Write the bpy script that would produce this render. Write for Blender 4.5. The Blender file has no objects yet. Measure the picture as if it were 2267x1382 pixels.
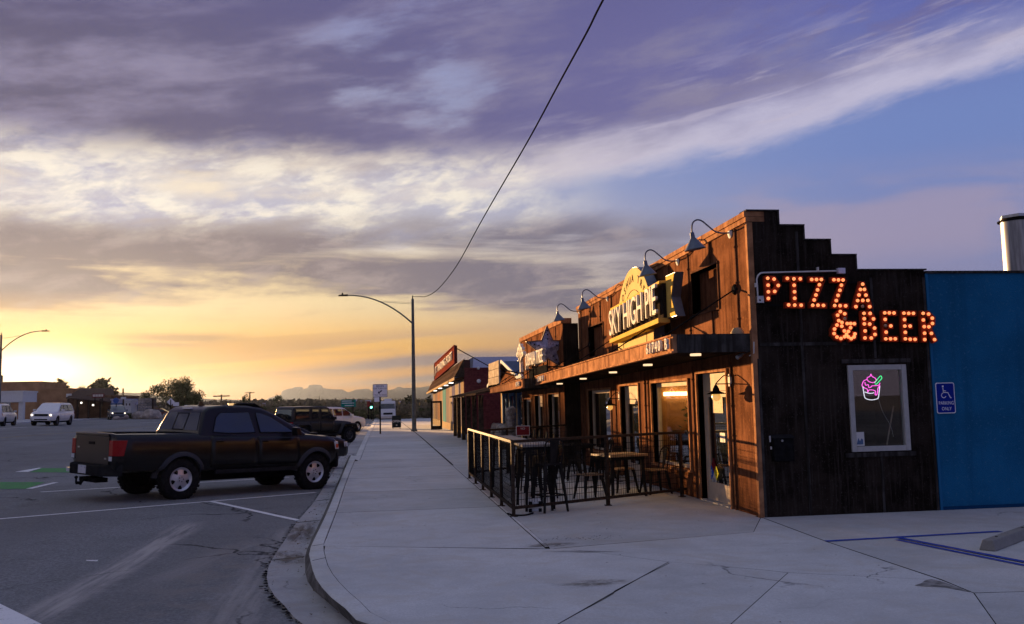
import bpy, bmesh, math, random
from mathutils import Vector, Matrix, noise as mnoise
random.seed(7)
R = math.radians
scene = bpy.context.scene
COL = scene.collection

# ------------------------------------------------------------------ camera
CAM_H, F_PX, W_PX, H_PX = 1.75, 2050.0, 2267.0, 1382.0
def _axes():
    d = Vector((850 - W_PX/2, 896 - H_PX/2, F_PX)).normalized()      # street direction in camera space (x right, y down, z forward)
    r = R(0.5)
    u = Vector((-math.sin(r), -math.cos(r), 0.0)); u = (u - d*u.dot(d)).normalized()
    x = d.cross(u)
    return x, d, u
AX, AD, AU = _axes()
# camera axes expressed in world space (world = x right of street, y along street, z up)
def w_of(c): return Vector((AX.dot(c), AD.dot(c), AU.dot(c)))
cam = bpy.data.cameras.new('camera'); cam_ob = bpy.data.objects.new('camera', cam); COL.objects.link(cam_ob)
cr, cu, cf = w_of(Vector((1,0,0))), w_of(Vector((0,-1,0))), w_of(Vector((0,0,1)))
m = Matrix((cr, cu, -cf)).transposed().to_4x4(); m.translation = (0, 0, CAM_H)
cam_ob.matrix_world = m
cam.sensor_width = 36.0; cam.lens = 36.0*F_PX/W_PX; cam.clip_start = 0.05; cam.clip_end = 40000
scene.camera = cam_ob

scene.unit_settings.system = 'METRIC'
def ray(px, py): return w_of(Vector((px - W_PX/2, py - H_PX/2, F_PX)).normalized())
EYE = Vector((0, 0, CAM_H))
def onX(px, py, X): r = ray(px, py); return EYE + r*(X/r.x)
def onY(px, py, Y): r = ray(px, py); return EYE + r*(Y/r.y)
def onZ(px, py, Z=0.0): r = ray(px, py); return EYE + r*((Z - CAM_H)/r.z)

# ------------------------------------------------------------------ sky
SUN_AZ, SUN_EL = -19.7, 1.95
EXPO = 3.0
world = bpy.data.worlds.new('World'); scene.world = world; world.use_nodes = True
NT = None
class S:                                   # tiny expression wrapper round shader math sockets
    def __init__(s, sock): s.s = sock
    def _op(a, op, b=None, c=None, clamp=False):
        n = NT.nodes.new('ShaderNodeMath'); n.operation = op; n.use_clamp = clamp
        for i, v in enumerate((a, b, c)):
            if v is None: continue
            if isinstance(v, S): NT.links.new(v.s, n.inputs[i])
            else: n.inputs[i].default_value = float(v)
        return S(n.outputs[0])
    def __add__(a, b): return S._op(a, 'ADD', b)
    __radd__ = __add__
    def __sub__(a, b): return S._op(a, 'SUBTRACT', b)
    def __rsub__(a, b): return S._op(b, 'SUBTRACT', a)
    def __mul__(a, b): return S._op(a, 'MULTIPLY', b)
    __rmul__ = __mul__
    def __truediv__(a, b): return S._op(a, 'DIVIDE', b)
    def __neg__(a): return S._op(a, 'MULTIPLY', -1)
    def sat(a): return S._op(a, 'ADD', 0, clamp=True)
    def pw(a, p): return S._op(a, 'POWER', p)
    def mn(a, b): return S._op(a, 'MINIMUM', b)
    def mx(a, b): return S._op(a, 'MAXIMUM', b)
    def ab(a): return S._op(a, 'ABSOLUTE')
def ss(x, lo, hi):                          # smoothstep
    n = NT.nodes.new('ShaderNodeMapRange'); n.interpolation_type = 'SMOOTHSTEP'
    NT.links.new(x.s, n.inputs['Value'])
    flip = lo > hi
    n.inputs['From Min'].default_value, n.inputs['From Max'].default_value = (hi, lo) if flip else (lo, hi)
    n.inputs['To Min'].default_value, n.inputs['To Max'].default_value = (1, 0) if flip else (0, 1)
    return S(n.outputs[0])
def gauss(x, c, w):
    t = (x - c)/w
    return S._op(2.71828, 'POWER', -(t*t))
def vec(x, y, z=0.0):
    n = NT.nodes.new('ShaderNodeCombineXYZ')
    for i, v in enumerate((x, y, z)):
        if isinstance(v, S): NT.links.new(v.s, n.inputs[i])
        else: n.inputs[i].default_value = v
    return n.outputs[0]
def noi(v, scale=1.0, detail=6, rough=0.55, dist=0.0, lac=2.0):
    n = NT.nodes.new('ShaderNodeTexNoise'); n.inputs['Scale'].default_value = scale; n.inputs['Detail'].default_value = detail
    n.inputs['Roughness'].default_value = rough; n.inputs['Distortion'].default_value = dist; n.inputs['Lacunarity'].default_value = lac
    NT.links.new(v, n.inputs['Vector']); return S(n.outputs['Fac'])
def mixc(f, a, b, blend='MIX'):
    n = NT.nodes.new('ShaderNodeMix'); n.data_type = 'RGBA'; n.blend_type = blend; n.clamp_factor = True
    for k, v in ((0, f), (6, a), (7, b)):
        if isinstance(v, S): NT.links.new(v.s, n.inputs[k])
        elif hasattr(v, 'is_linked'): NT.links.new(v, n.inputs[k])
        elif k == 0: n.inputs[0].default_value = v
        else: n.inputs[k].default_value = (*v, 1)
    return n.outputs[2]
def srgb(r, g, b):
    f = lambda c: (c/255)/12.92 if c <= 10 else (((c/255)+0.055)/1.055)**2.4
    return (f(r), f(g), f(b))

def build_sky():
    global NT
    NT = world.node_tree; NT.nodes.clear()
    tc = NT.nodes.new('ShaderNodeTexCoord'); sp = NT.nodes.new('ShaderNodeSeparateXYZ')
    NT.links.new(tc.outputs['Generated'], sp.inputs[0])
    x, y, z = (S(sp.outputs[i]) for i in range(3))
    az = S._op(x, 'ARCTAN2', y)*57.2958                     # degrees right of the street direction
    el = S._op(z.mn(1).mx(-1), 'ARCSINE')*57.2958
    e = el.mx(0.0)
    # ---- clear air: cool side and warm side ramps by elevation
    nis = NT.nodes.new('ShaderNodeTexSky'); nis.sky_type = 'NISHITA'; nis.sun_disc = False
    nis.sun_elevation = R(SUN_EL); nis.sun_rotation = R(SUN_AZ); nis.altitude = 850; nis.dust_density = 2.0
    nisc = mixc(1.0, nis.outputs[0], (0.10, 0.10, 0.10), 'MULTIPLY')
    cool = mixc(ss(e, 0, 9), srgb(162, 144, 162), srgb(138, 146, 196))
    cool = mixc(ss(e, 8, 15), cool, srgb(120, 142, 204))
    cool = mixc(ss(e, 15, 24), cool, srgb(98, 102, 178))
    cool = mixc(ss(e, 26, 70), cool, srgb(126, 142, 190))
    warm = mixc(ss(e, 0, 4), srgb(240, 150, 52), srgb(248, 184, 80))
    warm = mixc(ss(e, 3.2, 6.5), warm, srgb(248, 222, 172))
    warm = mixc(ss(e, 7, 14), warm, srgb(176, 184, 216))
    warm = mixc(ss(e, 18, 40), warm, srgb(122, 128, 182))
    daz = (az - SUN_AZ).ab()
    wf = ss(daz, 52, 14)*ss(e, 40, 10)
    clear = mixc(wf, cool, warm)
    clear = mixc(0.12, clear, nisc)
    # ---- noise fields in direction space; clouds stretch along the azimuth
    tilt = el - az*0.13                                       # cloud streets climb to the right
    n1 = noi(vec(az*0.055, tilt*0.17, 1.3), 1.0, 9, 0.58, 0.12)
    n2 = noi(vec(az*0.10, tilt*0.36, 7.1), 1.0, 9, 0.6, 0.15)
    n3 = noi(vec(az*0.045, el*0.42, 3.7), 1.0, 8, 0.55, 0.3)
    n4 = noi(vec(az*0.035, el*0.85 - az*0.05, 11.0), 1.0, 6, 0.5, 0.2)
    n5 = noi(vec(az*0.24, tilt*0.62, 17.0), 1.0, 9, 0.62, 0.2)
    # ---- upper deck: lower rim height by azimuth (pixels traced as elevation)
    rim = 11.9 + ss(az, 0, 42)*5.2 + (n1 - 0.5)*3.0 + (n5 - 0.5)*1.6
    up = el - rim                                              # degrees above the rim
    thin = ss(az, 16, 33)*ss(el, 17.5, 22)                     # deck frays at upper right
    dens = ss(n2, 0.36, 0.60)
    deck = ss(up, -0.2, 1.1)*(1 - thin*(1 - ss(n5, 0.45, 0.66))*0.95)
    hole = ss(n1*0.6 + n2*0.4, 0.56, 0.68)*ss(up, 2, 5)*ss(az, -18, 0)
    deck = deck*(1 - hole*0.75)
    fade = ss(up + (n2 - 0.5)*5.0, 0.9, 4.2)                   # bright rim to dark body
    body = mixc(ss(az, -22, 26), srgb(96, 92, 122), srgb(112, 110, 162))
    body = mixc(ss(n2, 0.42, 0.70), body, srgb(140, 134, 164))
    body = mixc(ss(el, 19, 26)*0.45, body, srgb(88, 88, 142)); body = mixc(ss(el, 30, 60), body, srgb(172, 178, 198))
    rimc = mixc(ss(az, -12, 26), srgb(246, 230, 208), srgb(192, 188, 214))
    dcol = mixc(fade, rimc, body)
    col = mixc(deck, clear, dcol)
    # ---- bright broken cloud below the rim, left and centre
    bm = ss(el, 8.6, 10.6)*ss(el, rim.s and 16.5 or 16.5, 13.2)*ss(az, 16, 3)
    bcl = mixc(ss(n5, 0.38, 0.62), srgb(184, 184, 206), srgb(252, 242, 226))
    col = mixc(bm*ss(n2*0.6 + n5*0.4, 0.36, 0.56), col, bcl)
    # ---- grey bands
    gb = ss(n3 + (n5 - 0.5)*0.25, 0.34, 0.52)*ss(el + (n1 - 0.5)*3, 4.9 , 6.0)*ss(el + (n2 - 0.5)*3, 11.8, 9.6)*ss(az, 27, 12)
    gb = (gb + ss(n3, 0.44, 0.6)*gauss(el, 6.3, 1.2)*ss(az, 20, 8)*0.6).sat()
    gcol = mixc(ss(daz, 30, 8), srgb(118, 114, 134), srgb(128, 116, 124))
    gcol = mixc(ss(el, 7.0, 4.8)*ss(daz, 34, 6), gcol, srgb(214, 164, 100))
    gcol = mixc(ss(n5, 0.46, 0.70)*0.40, gcol, srgb(200, 182, 178))
    col = mixc(gb*0.95, col, gcol)
    # ---- low thin streaks
    st = ss(n4, 0.50, 0.60)*ss(el, 1.0, 2.0)*ss(el, 5.0, 3.6)*ss(az, 22, 10)
    col = mixc(st*0.7, col, mixc(ss(daz, 26, 8), srgb(172, 150, 146), srgb(206, 146, 74)))
    for (a0, e0, wa, we) in ((-11.6, 4.15, 3.4, 0.26), (-13.2, 3.72, 2.4, 0.14), (3.0, 2.62, 7.0, 0.40), (4.0, 1.62, 6.0, 0.26)):
        k = gauss(az, a0, wa)*gauss(el + (n5 - 0.5)*0.5 - (az - a0)*0.06*(1 if e0 < 3 else 0.02), e0, we)
        col = mixc((k*1.25).sat(), col, srgb(150, 130, 132) if e0 < 3 else srgb(186, 142, 92))
    # ---- torn pale streaks over the right half of the deck
    n6 = noi(vec(az*0.11, tilt*0.95 - az*0.05, 31.0), 1.0, 8, 0.6, 0.25)
    tk_ = ss(n6, 0.50, 0.66)*ss(up, -0.6, 0.8)*ss(up, 7.5, 2.5)*ss(az, 4, 16)
    col = mixc(tk_*0.5, col, srgb(198, 190, 210))
    # ---- pinkish low cloud at right
    pk = ss(noi(vec(az*0.08, el*0.25, 23.0), 1.0, 6, 0.55, 0.4), 0.42, 0.62)*ss(el, 6, 9)*ss(el, 14, 10.5)*ss(az, 14, 24)
    col = mixc(pk*0.55, col, srgb(178, 160, 178))
    # ---- glow round the sun
    g1 = gauss(az, SUN_AZ, 3.3)*gauss(el, 2.3, 1.1)
    g2 = gauss(az, SUN_AZ, 11.0)*gauss(el, 2.0, 2.2)
    g3 = gauss(az, SUN_AZ, 30.0)*gauss(el, 2.0, 8.0)
    col = mixc(1.0, col, mixc((g3*0.02).sat(), (0, 0, 0), (1.0, 0.72, 0.30)), 'ADD')
    col = mixc(1.0, col, mixc((g2*0.26).sat(), (0, 0, 0), (1.0, 0.50, 0.06)), 'ADD')
    col = mixc(1.0, col, mixc((g1*0.9).sat(), (0, 0, 0), (3.4, 2.5, 1.35)), 'ADD')
    # below the horizon: plain earth
    col = mixc(ss(el, -0.5, -3.0), col, (0.10, 0.09, 0.085))
    bg = NT.nodes.new('ShaderNodeBackground'); bg.inputs['Strength'].default_value = 1.0/2**EXPO
    NT.links.new(col, bg.inputs['Color'])
    out = NT.nodes.new('ShaderNodeOutputWorld'); NT.links.new(bg.outputs[0], out.inputs[0])
build_sky()

# ------------------------------------------------------------------ sun, exposure
sun = bpy.data.lights.new('sun', 'SUN'); sun.energy = 5.0; sun.color = (1.0, 0.58, 0.25); sun.angle = R(0.5)
sun_ob = bpy.data.objects.new('sun', sun); COL.objects.link(sun_ob)
to_sun = Vector((math.sin(R(SUN_AZ))*math.cos(R(SUN_EL)), math.cos(R(SUN_AZ))*math.cos(R(SUN_EL)), math.sin(R(SUN_EL))))
sun_ob.rotation_euler = to_sun.to_track_quat('Z', 'Y').to_euler(); sun_ob.location = (0, 0, 30)
vs = scene.view_settings; vs.view_transform = 'Standard'; vs.look = 'None'; vs.exposure = EXPO; vs.gamma = 1.0
vs.use_curve_mapping = False
scene.render.engine = 'CYCLES'
scene.cycles.use_denoising = True
scene.cycles.max_bounces = 6
scene.cycles.volume_bounces = 0

# ------------------------------------------------------------------ terrain heights
def gz(X, Y):
    """height of the natural ground: the road climbs gently to the left, the block dips a little far along"""
    z = -0.15 + 0.03*max(0.0, min(-1.5 - X, 26.5))
    k = max(0.0, min((X + 18)/14, 1.0))
    return z - 0.005*max(0.0, min(Y - 52, 100.0))*k
def pz(X, Y): return -0.005*max(0.0, min(Y - 52, 100.0))            # pavement height
def onR(px, py):
    """pixel to the sloping road surface"""
    r = ray(px, py); t = 5.0
    for _ in range(60):
        p = EYE + r*t; g = gz(p.x, p.y)
        t2 = (g - CAM_H)/r.z
        t = t + (t2 - t)*0.6
    return EYE + r*t

# ------------------------------------------------------------------ mesh helpers
class MB:
    def __init__(s): s.v = []; s.f = []
    def add(s, vs, fs):
        n = len(s.v); s.v += [tuple(v) for v in vs]; s.f += [tuple(i + n for i in f) for f in fs]; return s
    def box(s, x0, x1, y0, y1, z0, z1):
        if x0 > x1: x0, x1 = x1, x0
        if y0 > y1: y0, y1 = y1, y0
        if z0 > z1: z0, z1 = z1, z0
        return s.add([(x0,y0,z0),(x1,y0,z0),(x1,y1,z0),(x0,y1,z0),(x0,y0,z1),(x1,y0,z1),(x1,y1,z1),(x0,y1,z1)],
                     [(3,2,1,0),(4,5,6,7),(0,1,5,4),(1,2,6,5),(2,3,7,6),(3,0,4,7)])
    def hexa(s, bot, top):
        return s.add(list(bot) + list(top), [(3,2,1,0),(4,5,6,7),(0,1,5,4),(1,2,6,5),(2,3,7,6),(3,0,4,7)])
    def beam(s, a, b, w, h, up=(0,0,1)):
        a, b = Vector(a), Vector(b); d = (b - a).normalized(); u = Vector(up)
        if abs(d.dot(u)) > 0.99: u = Vector((0,1,0)) if abs(d.y) < 0.9 else Vector((1,0,0))
        r = d.cross(u).normalized(); u = r.cross(d)
        c = lambda p: [p - r*w/2 - u*h/2, p + r*w/2 - u*h/2, p + r*w/2 + u*h/2, p - r*w/2 + u*h/2]
        return s.add(c(a) + c(b), [(0,1,2,3),(7,6,5,4),(0,4,5,1),(1,5,6,2),(2,6,7,3),(3,7,4,0)])
    def cyl(s, a, b, r0, r1=None, n=10, cap=True):
        r1 = r0 if r1 is None else r1
        a, b = Vector(a), Vector(b); d = (b - a).normalized()
        u = Vector((0,0,1)) if abs(d.z) < 0.9 else Vector((1,0,0))
        r = d.cross(u).normalized(); u = r.cross(d)
        vs = []
        for p, q in ((a, r0), (b, r1)):
            for i in range(n):
                t = 2*math.pi*i/n; vs.append(p + (r*math.cos(t) + u*math.sin(t))*q)
        fs = [(i, (i+1) % n, n + (i+1) % n, n + i) for i in range(n)]
        if cap: fs += [tuple(range(n-1, -1, -1)), tuple(range(n, 2*n))]
        return s.add(vs, fs)
    def tube(s, pts, r, n=6, closed=False):
        pts = [Vector(p) for p in pts]; rs = r if isinstance(r, (list, tuple)) else [r]*len(pts)
        N = len(pts); base = len(s.v); prev = None
        for i, p in enumerate(pts):
            if closed: d = pts[(i+1) % N] - pts[i-1]
            else: d = pts[min(i+1, N-1)] - pts[max(i-1, 0)]
            d = d.normalized() if d.length > 1e-9 else Vector((0,0,1))
            if prev is None:
                u = Vector((0,0,1)) if abs(d.z) < 0.9 else Vector((1,0,0))
                a = d.cross(u).normalized()
            else:
                a = (prev - d*prev.dot(d))
                a = a.normalized() if a.length > 1e-6 else d.orthogonal().normalized()
            prev = a; b = a.cross(d)
            for k in range(n):
                t = 2*math.pi*k/n; s.v.append(tuple(p + (a*math.cos(t) + b*math.sin(t))*rs[i]))
        for i in range(N if closed else N-1):
            j = (i+1) % N
            for k in range(n):
                l = (k+1) % n; s.f.append((base+i*n+k, base+j*n+k, base+j*n+l, base+i*n+l))
        if not closed:
            s.f.append(tuple(base+k for k in range(n))); s.f.append(tuple(base+(N-1)*n+k for k in range(n-1, -1, -1)))
        return s
    def lathe(s, prof, c, axis='z', n=24, cap=True):
        """prof: (radius, height) pairs along the axis"""
        c = Vector(c); base = len(s.v)
        e = {'z': (Vector((1,0,0)), Vector((0,1,0)), Vector((0,0,1))), 'x': (Vector((0,1,0)), Vector((0,0,1)), Vector((1,0,0))),
             'y': (Vector((1,0,0)), Vector((0,0,1)), Vector((0,-1,0)))}[axis]
        for r, h in prof:
            for k in range(n):
                t = 2*math.pi*k/n; s.v.append(tuple(c + (e[0]*math.cos(t) + e[1]*math.sin(t))*r + e[2]*h))
        for i in range(len(prof)-1):
            for k in range(n):
                l = (k+1) % n; s.f.append((base+i*n+k, base+i*n+l, base+(i+1)*n+l, base+(i+1)*n+k))
        if cap:
            s.f.append(tuple(base+k for k in range(n-1, -1, -1))); m = base+(len(prof)-1)*n
            s.f.append(tuple(m+k for k in range(n)))
        return s
    def prism(s, poly, off):
        """poly: list of 3d points in a plane, extruded by vector off"""
        n = len(poly); off = Vector(off); a = [Vector(p) for p in poly]
        return s.add(a + [p + off for p in a], [tuple(range(n-1, -1, -1)), tuple(range(n, 2*n))] + [(i, (i+1) % n, n+(i+1) % n, n+i) for i in range(n)])
    def quad(s, a, b, c, d): return s.add([a,b,c,d], [(0,1,2,3)])
    def build(s, name, m, parent=None, smooth=None, bevel=None, kind=None, fix=True):
        me = bpy.data.meshes.new(name); me.from_pydata(s.v, [], s.f); me.update()
        if fix:
            b = bmesh.new(); b.from_mesh(me); bmesh.ops.recalc_face_normals(b, faces=b.faces); b.to_mesh(me); b.free()
        if m: me.materials.append(m)
        o = bpy.data.objects.new(name, me); COL.objects.link(o)
        if smooth is not None:
            for p in me.polygons: p.use_smooth = True
            me.set_sharp_from_angle(angle=R(smooth))
        if bevel:
            bv = o.modifiers.new('bevel', 'BEVEL'); bv.width = bevel; bv.segments = 2; bv.limit_method = 'ANGLE'; bv.angle_limit = R(35)
        if parent: o.parent = parent
        if kind: o['kind'] = kind
        return o
def tag(o, label=None, cat=None, group=None, kind=None):
    for k, v in (('label', label), ('category', cat), ('group', group), ('kind', kind)):
        if v: o[k] = v
    return o
def thing(name, label, cat, loc=(0,0,0), rz=0.0, group=None):
    o = bpy.data.objects.new(name, None); COL.objects.link(o); o.location = loc; o.rotation_euler = (0,0,rz)
    o.empty_display_size = 0.2
    return tag(o, label, cat, group)
def link(name, me, parent=None, mat4=None):
    o = bpy.data.objects.new(name, me); COL.objects.link(o)
    if parent: o.parent = parent
    if mat4 is not None: o.matrix_local = mat4
    return o
def kids(o): return [c for c in bpy.data.objects if c.parent == o]
def dup(o, loc, rz=0.0, label=None, parent=None, sc=None):
    ch = {}
    for q in bpy.data.objects: ch.setdefault(q.parent, []).append(q)
    def cp(s, par):
        c = s.copy(); COL.objects.link(c); c.parent = par
        for k in ch.get(s, []): cp(k, c)
        return c
    r = cp(o, parent); r.location = loc; r.rotation_euler = (0,0,rz)
    if sc: r.scale = (sc, sc, sc)
    if label: r['label'] = label
    return r
def text_obj(name, txt, size, mat, origin, xdir, updir, parent=None, extrude=0.0, align='CENTER', spacing=1.0, sx=1.0, bevel=0.0):
    cu = bpy.data.curves.new(name, 'FONT'); cu.body = txt; cu.size = size; cu.extrude = extrude; cu.align_x = align; cu.align_y = 'CENTER'
    cu.space_character = spacing; cu.bevel_depth = bevel; cu.resolution_u = 3
    t = bpy.data.objects.new(name, cu); COL.objects.link(t)
    dg = bpy.context.evaluated_depsgraph_get(); me = bpy.data.meshes.new_from_object(t.evaluated_get(dg))
    bpy.data.objects.remove(t); bpy.data.curves.remove(cu)
    xd, ud = Vector(xdir).normalized(), Vector(updir).normalized(); nd = xd.cross(ud)
    M = Matrix((xd*sx, ud, nd)).transposed().to_4x4(); M.translation = Vector(origin)
    me.transform(M); me.materials.clear(); me.materials.append(mat)
    o = bpy.data.objects.new(name, me); COL.objects.link(o)
    if parent: o.parent = parent
    return o

# ------------------------------------------------------------------ materials
MATS = {}
def mat(name, col, rough=0.6, metal=0.0, var=0.0, vs=3.0, bump=0.0, bs=40.0, coat=0.0, emit=None, es=0.0, spec=None, col2=None, streak=None, objvar=0.0, spots=None):
    """principled material with noise driven colour variation, optional vertical streaks and fine bump"""
    global NT
    m = bpy.data.materials.new(name); m.use_nodes = True; NT = m.node_tree
    p = NT.nodes['Principled BSDF']; p.inputs['Roughness'].default_value = rough; p.inputs['Metallic'].default_value = metal
    p.inputs['Coat Weight'].default_value = coat; p.inputs['Coat Roughness'].default_value = 0.06; p.inputs['Specular IOR Level'].default_value = spec if spec is not None else (0.0 if rough >= 0.89 else 0.0 if rough >= 0.44 else 0.3 if rough > 0.36 else 0.5)
    p.inputs['Base Color'].default_value = (*col, 1)
    if var or col2 or streak or bump or objvar or spots:
        tc = NT.nodes.new('ShaderNodeTexCoord').outputs['Object']
        c = col
        if var or col2:
            n = noi(tc, vs, 6, 0.6)
            lo, hi = (tuple(max(0, k*(1-var)) for k in col), tuple(k*(1+var) for k in col)) if not col2 else (col, col2)
            c = mixc(ss(n, 0.33, 0.67), lo, hi)
        if streak:                                           # (scale across, colour, low, high)
            mp = NT.nodes.new('ShaderNodeMapping'); mp.inputs['Scale'].default_value = (streak[0], streak[0], streak[0]*0.06)
            NT.links.new(tc, mp.inputs[0])
            c = mixc(ss(noi(mp.outputs[0], 1.0, 5, 0.6), streak[2], streak[3]), c, streak[1])
        if spots:                                            # (scale, colour, low, high)
            c = mixc(ss(noi(tc, spots[0], 4, 0.6), spots[2], spots[3]), c, spots[1])
        if objvar:
            oi = NT.nodes.new('ShaderNodeObjectInfo'); k = S(oi.outputs['Random'])*objvar*2 + (1 - objvar)
            c = mixc(1.0, c, vec(k, k, k), 'MULTIPLY')
        if c is not col: NT.links.new(c, p.inputs['Base Color'])
        if bump:
            b = NT.nodes.new('ShaderNodeBump'); b.inputs['Strength'].default_value = bump; b.inputs['Distance'].default_value = 0.02
            NT.links.new(noi(tc, bs, 4, 0.65).s, b.inputs['Height']); NT.links.new(b.outputs[0], p.inputs['Normal'])
    if emit: p.inputs['Emission Color'].default_value = (*emit, 1); p.inputs['Emission Strength'].default_value = es
    MATS[name] = m
    return m
def glassy(name, base=(0.012,0.015,0.018), rough=0.02, spec=0.8, tint=None):
    m = bpy.data.materials.new(name); m.use_nodes = True; p = m.node_tree.nodes['Principled BSDF']
    p.inputs['Base Color'].default_value = (*base, 1); p.inputs['Roughness'].default_value = rough
    p.inputs['Specular IOR Level'].default_value = spec; p.inputs['IOR'].default_value = 1.52
    if name == 'window_glass': p.inputs['Coat Weight'].default_value = 1.0; p.inputs['Coat Roughness'].default_value = 0.01
    if tint: p.inputs['Specular Tint'].default_value = (*tint, 1)
    return m
def thin_glass(name):
    m = bpy.data.materials.new(name); m.use_nodes = True; nt = m.node_tree; nt.nodes.clear()
    o = nt.nodes.new('ShaderNodeOutputMaterial'); mx = nt.nodes.new('ShaderNodeMixShader'); t = nt.nodes.new('ShaderNodeBsdfTransparent')
    g = nt.nodes.new('ShaderNodeBsdfGlossy'); g.inputs['Roughness'].default_value = 0.01; lw = nt.nodes.new('ShaderNodeLayerWeight'); pw = nt.nodes.new('ShaderNodeMath'); pw.operation = 'POWER'; pw.inputs[1].default_value = 4.0; nt.links.new(lw.outputs['Facing'], pw.inputs[0]); f = nt.nodes.new('ShaderNodeMath'); f.operation = 'MULTIPLY_ADD'; f.inputs[1].default_value = 0.9; f.inputs[2].default_value = 0.11; f.use_clamp = True; nt.links.new(pw.outputs[0], f.inputs[0])
    t.inputs[0].default_value = (0.92, 0.95, 0.95, 1)
    nt.links.new(f.outputs[0], mx.inputs[0]); nt.links.new(t.outputs[0], mx.inputs[1]); nt.links.new(g.outputs[0], mx.inputs[2]); nt.links.new(mx.outputs[0], o.inputs[0])
    return m
def concrete(name, col, dark=0.72, scale=1.0, objvar=0.11):
    global NT
    m = bpy.data.materials.new(name); m.use_nodes = True; NT = m.node_tree; p = NT.nodes['Principled BSDF']
    p.inputs['Roughness'].default_value = 0.95; p.inputs['Specular IOR Level'].default_value = 0.08
    tc = NT.nodes.new('ShaderNodeTexCoord').outputs['Object']
    big = noi(tc, 0.55*scale, 5, 0.6, 0.3); mid = noi(tc, 3.0*scale, 6, 0.65); fine = noi(tc, 70*scale, 3, 0.6)
    c = mixc(ss(big, 0.3, 0.7), tuple(k*dark for k in col), col)
    c = mixc(ss(mid, 0.35, 0.75)*0.45, c, tuple(k*1.14 for k in col))
    c = mixc(ss(noi(tc, 1.6*scale, 5, 0.7, 0.8), 0.60, 0.74)*0.5, c, tuple(k*0.55 for k in col))      # stains
    c = mixc(ss(noi(tc, 26*scale, 2, 0.5), 0.70, 0.75)*0.55, c, tuple(k*0.45 for k in col))           # gum and oil spots
    c = mixc(ss(fine, 0.3, 0.7)*0.45, c, tuple(k*0.62 for k in col)); c = mixc(ss(noi(tc, 32*scale, 3, 0.7), 0.40, 0.66)*0.34, c, tuple(k*0.56 for k in col)); c = mixc(ss(noi(tc, 11*scale, 5, 0.75), 0.50, 0.70)*0.30, c, tuple(k*0.70 for k in col)); c = mixc(ss(noi(tc, 1.1*scale, 6, 0.75, 1.2), 0.46, 0.64)*0.50, c, tuple(k*j for k, j in zip(col, (0.74, 0.68, 0.60))))
    vo = NT.nodes.new('ShaderNodeTexVoronoi'); vo.feature = 'DISTANCE_TO_EDGE'; vo.inputs['Scale'].default_value = 0.32*scale
    wv = NT.nodes.new('ShaderNodeVectorMath'); wv.operation = 'MULTIPLY_ADD'
    nn = NT.nodes.new('ShaderNodeTexNoise'); nn.inputs['Scale'].default_value = 1.4; nn.inputs['Detail'].default_value = 5; NT.links.new(tc, nn.inputs['Vector'])
    NT.links.new(nn.outputs['Color'], wv.inputs[0]); wv.inputs[1].default_value = (1.1, 1.1, 0); NT.links.new(tc, wv.inputs[2]); NT.links.new(wv.outputs[0], vo.inputs['Vector'])
    crack = ss(S(vo.outputs['Distance']), 0.006, 0.0)*ss(noi(tc, 0.35, 3, 0.5), 0.54, 0.62)
    c = mixc(crack*0.8, c, tuple(k*0.25 for k in col))
    oi = NT.nodes.new('ShaderNodeObjectInfo'); k = S(oi.outputs['Random'])*objvar*2 + (1 - objvar)
    c = mixc(1.0, c, vec(k, k, k), 'MULTIPLY'); NT.links.new(c, p.inputs['Base Color'])
    b = NT.nodes.new('ShaderNodeBump'); b.inputs['Strength'].default_value = 0.35; b.inputs['Distance'].default_value = 0.006
    NT.links.new((fine*0.6 + mid*0.6 - crack*0.8).s, b.inputs['Height']); NT.links.new(b.outputs[0], p.inputs['Normal'])
    return m
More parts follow.
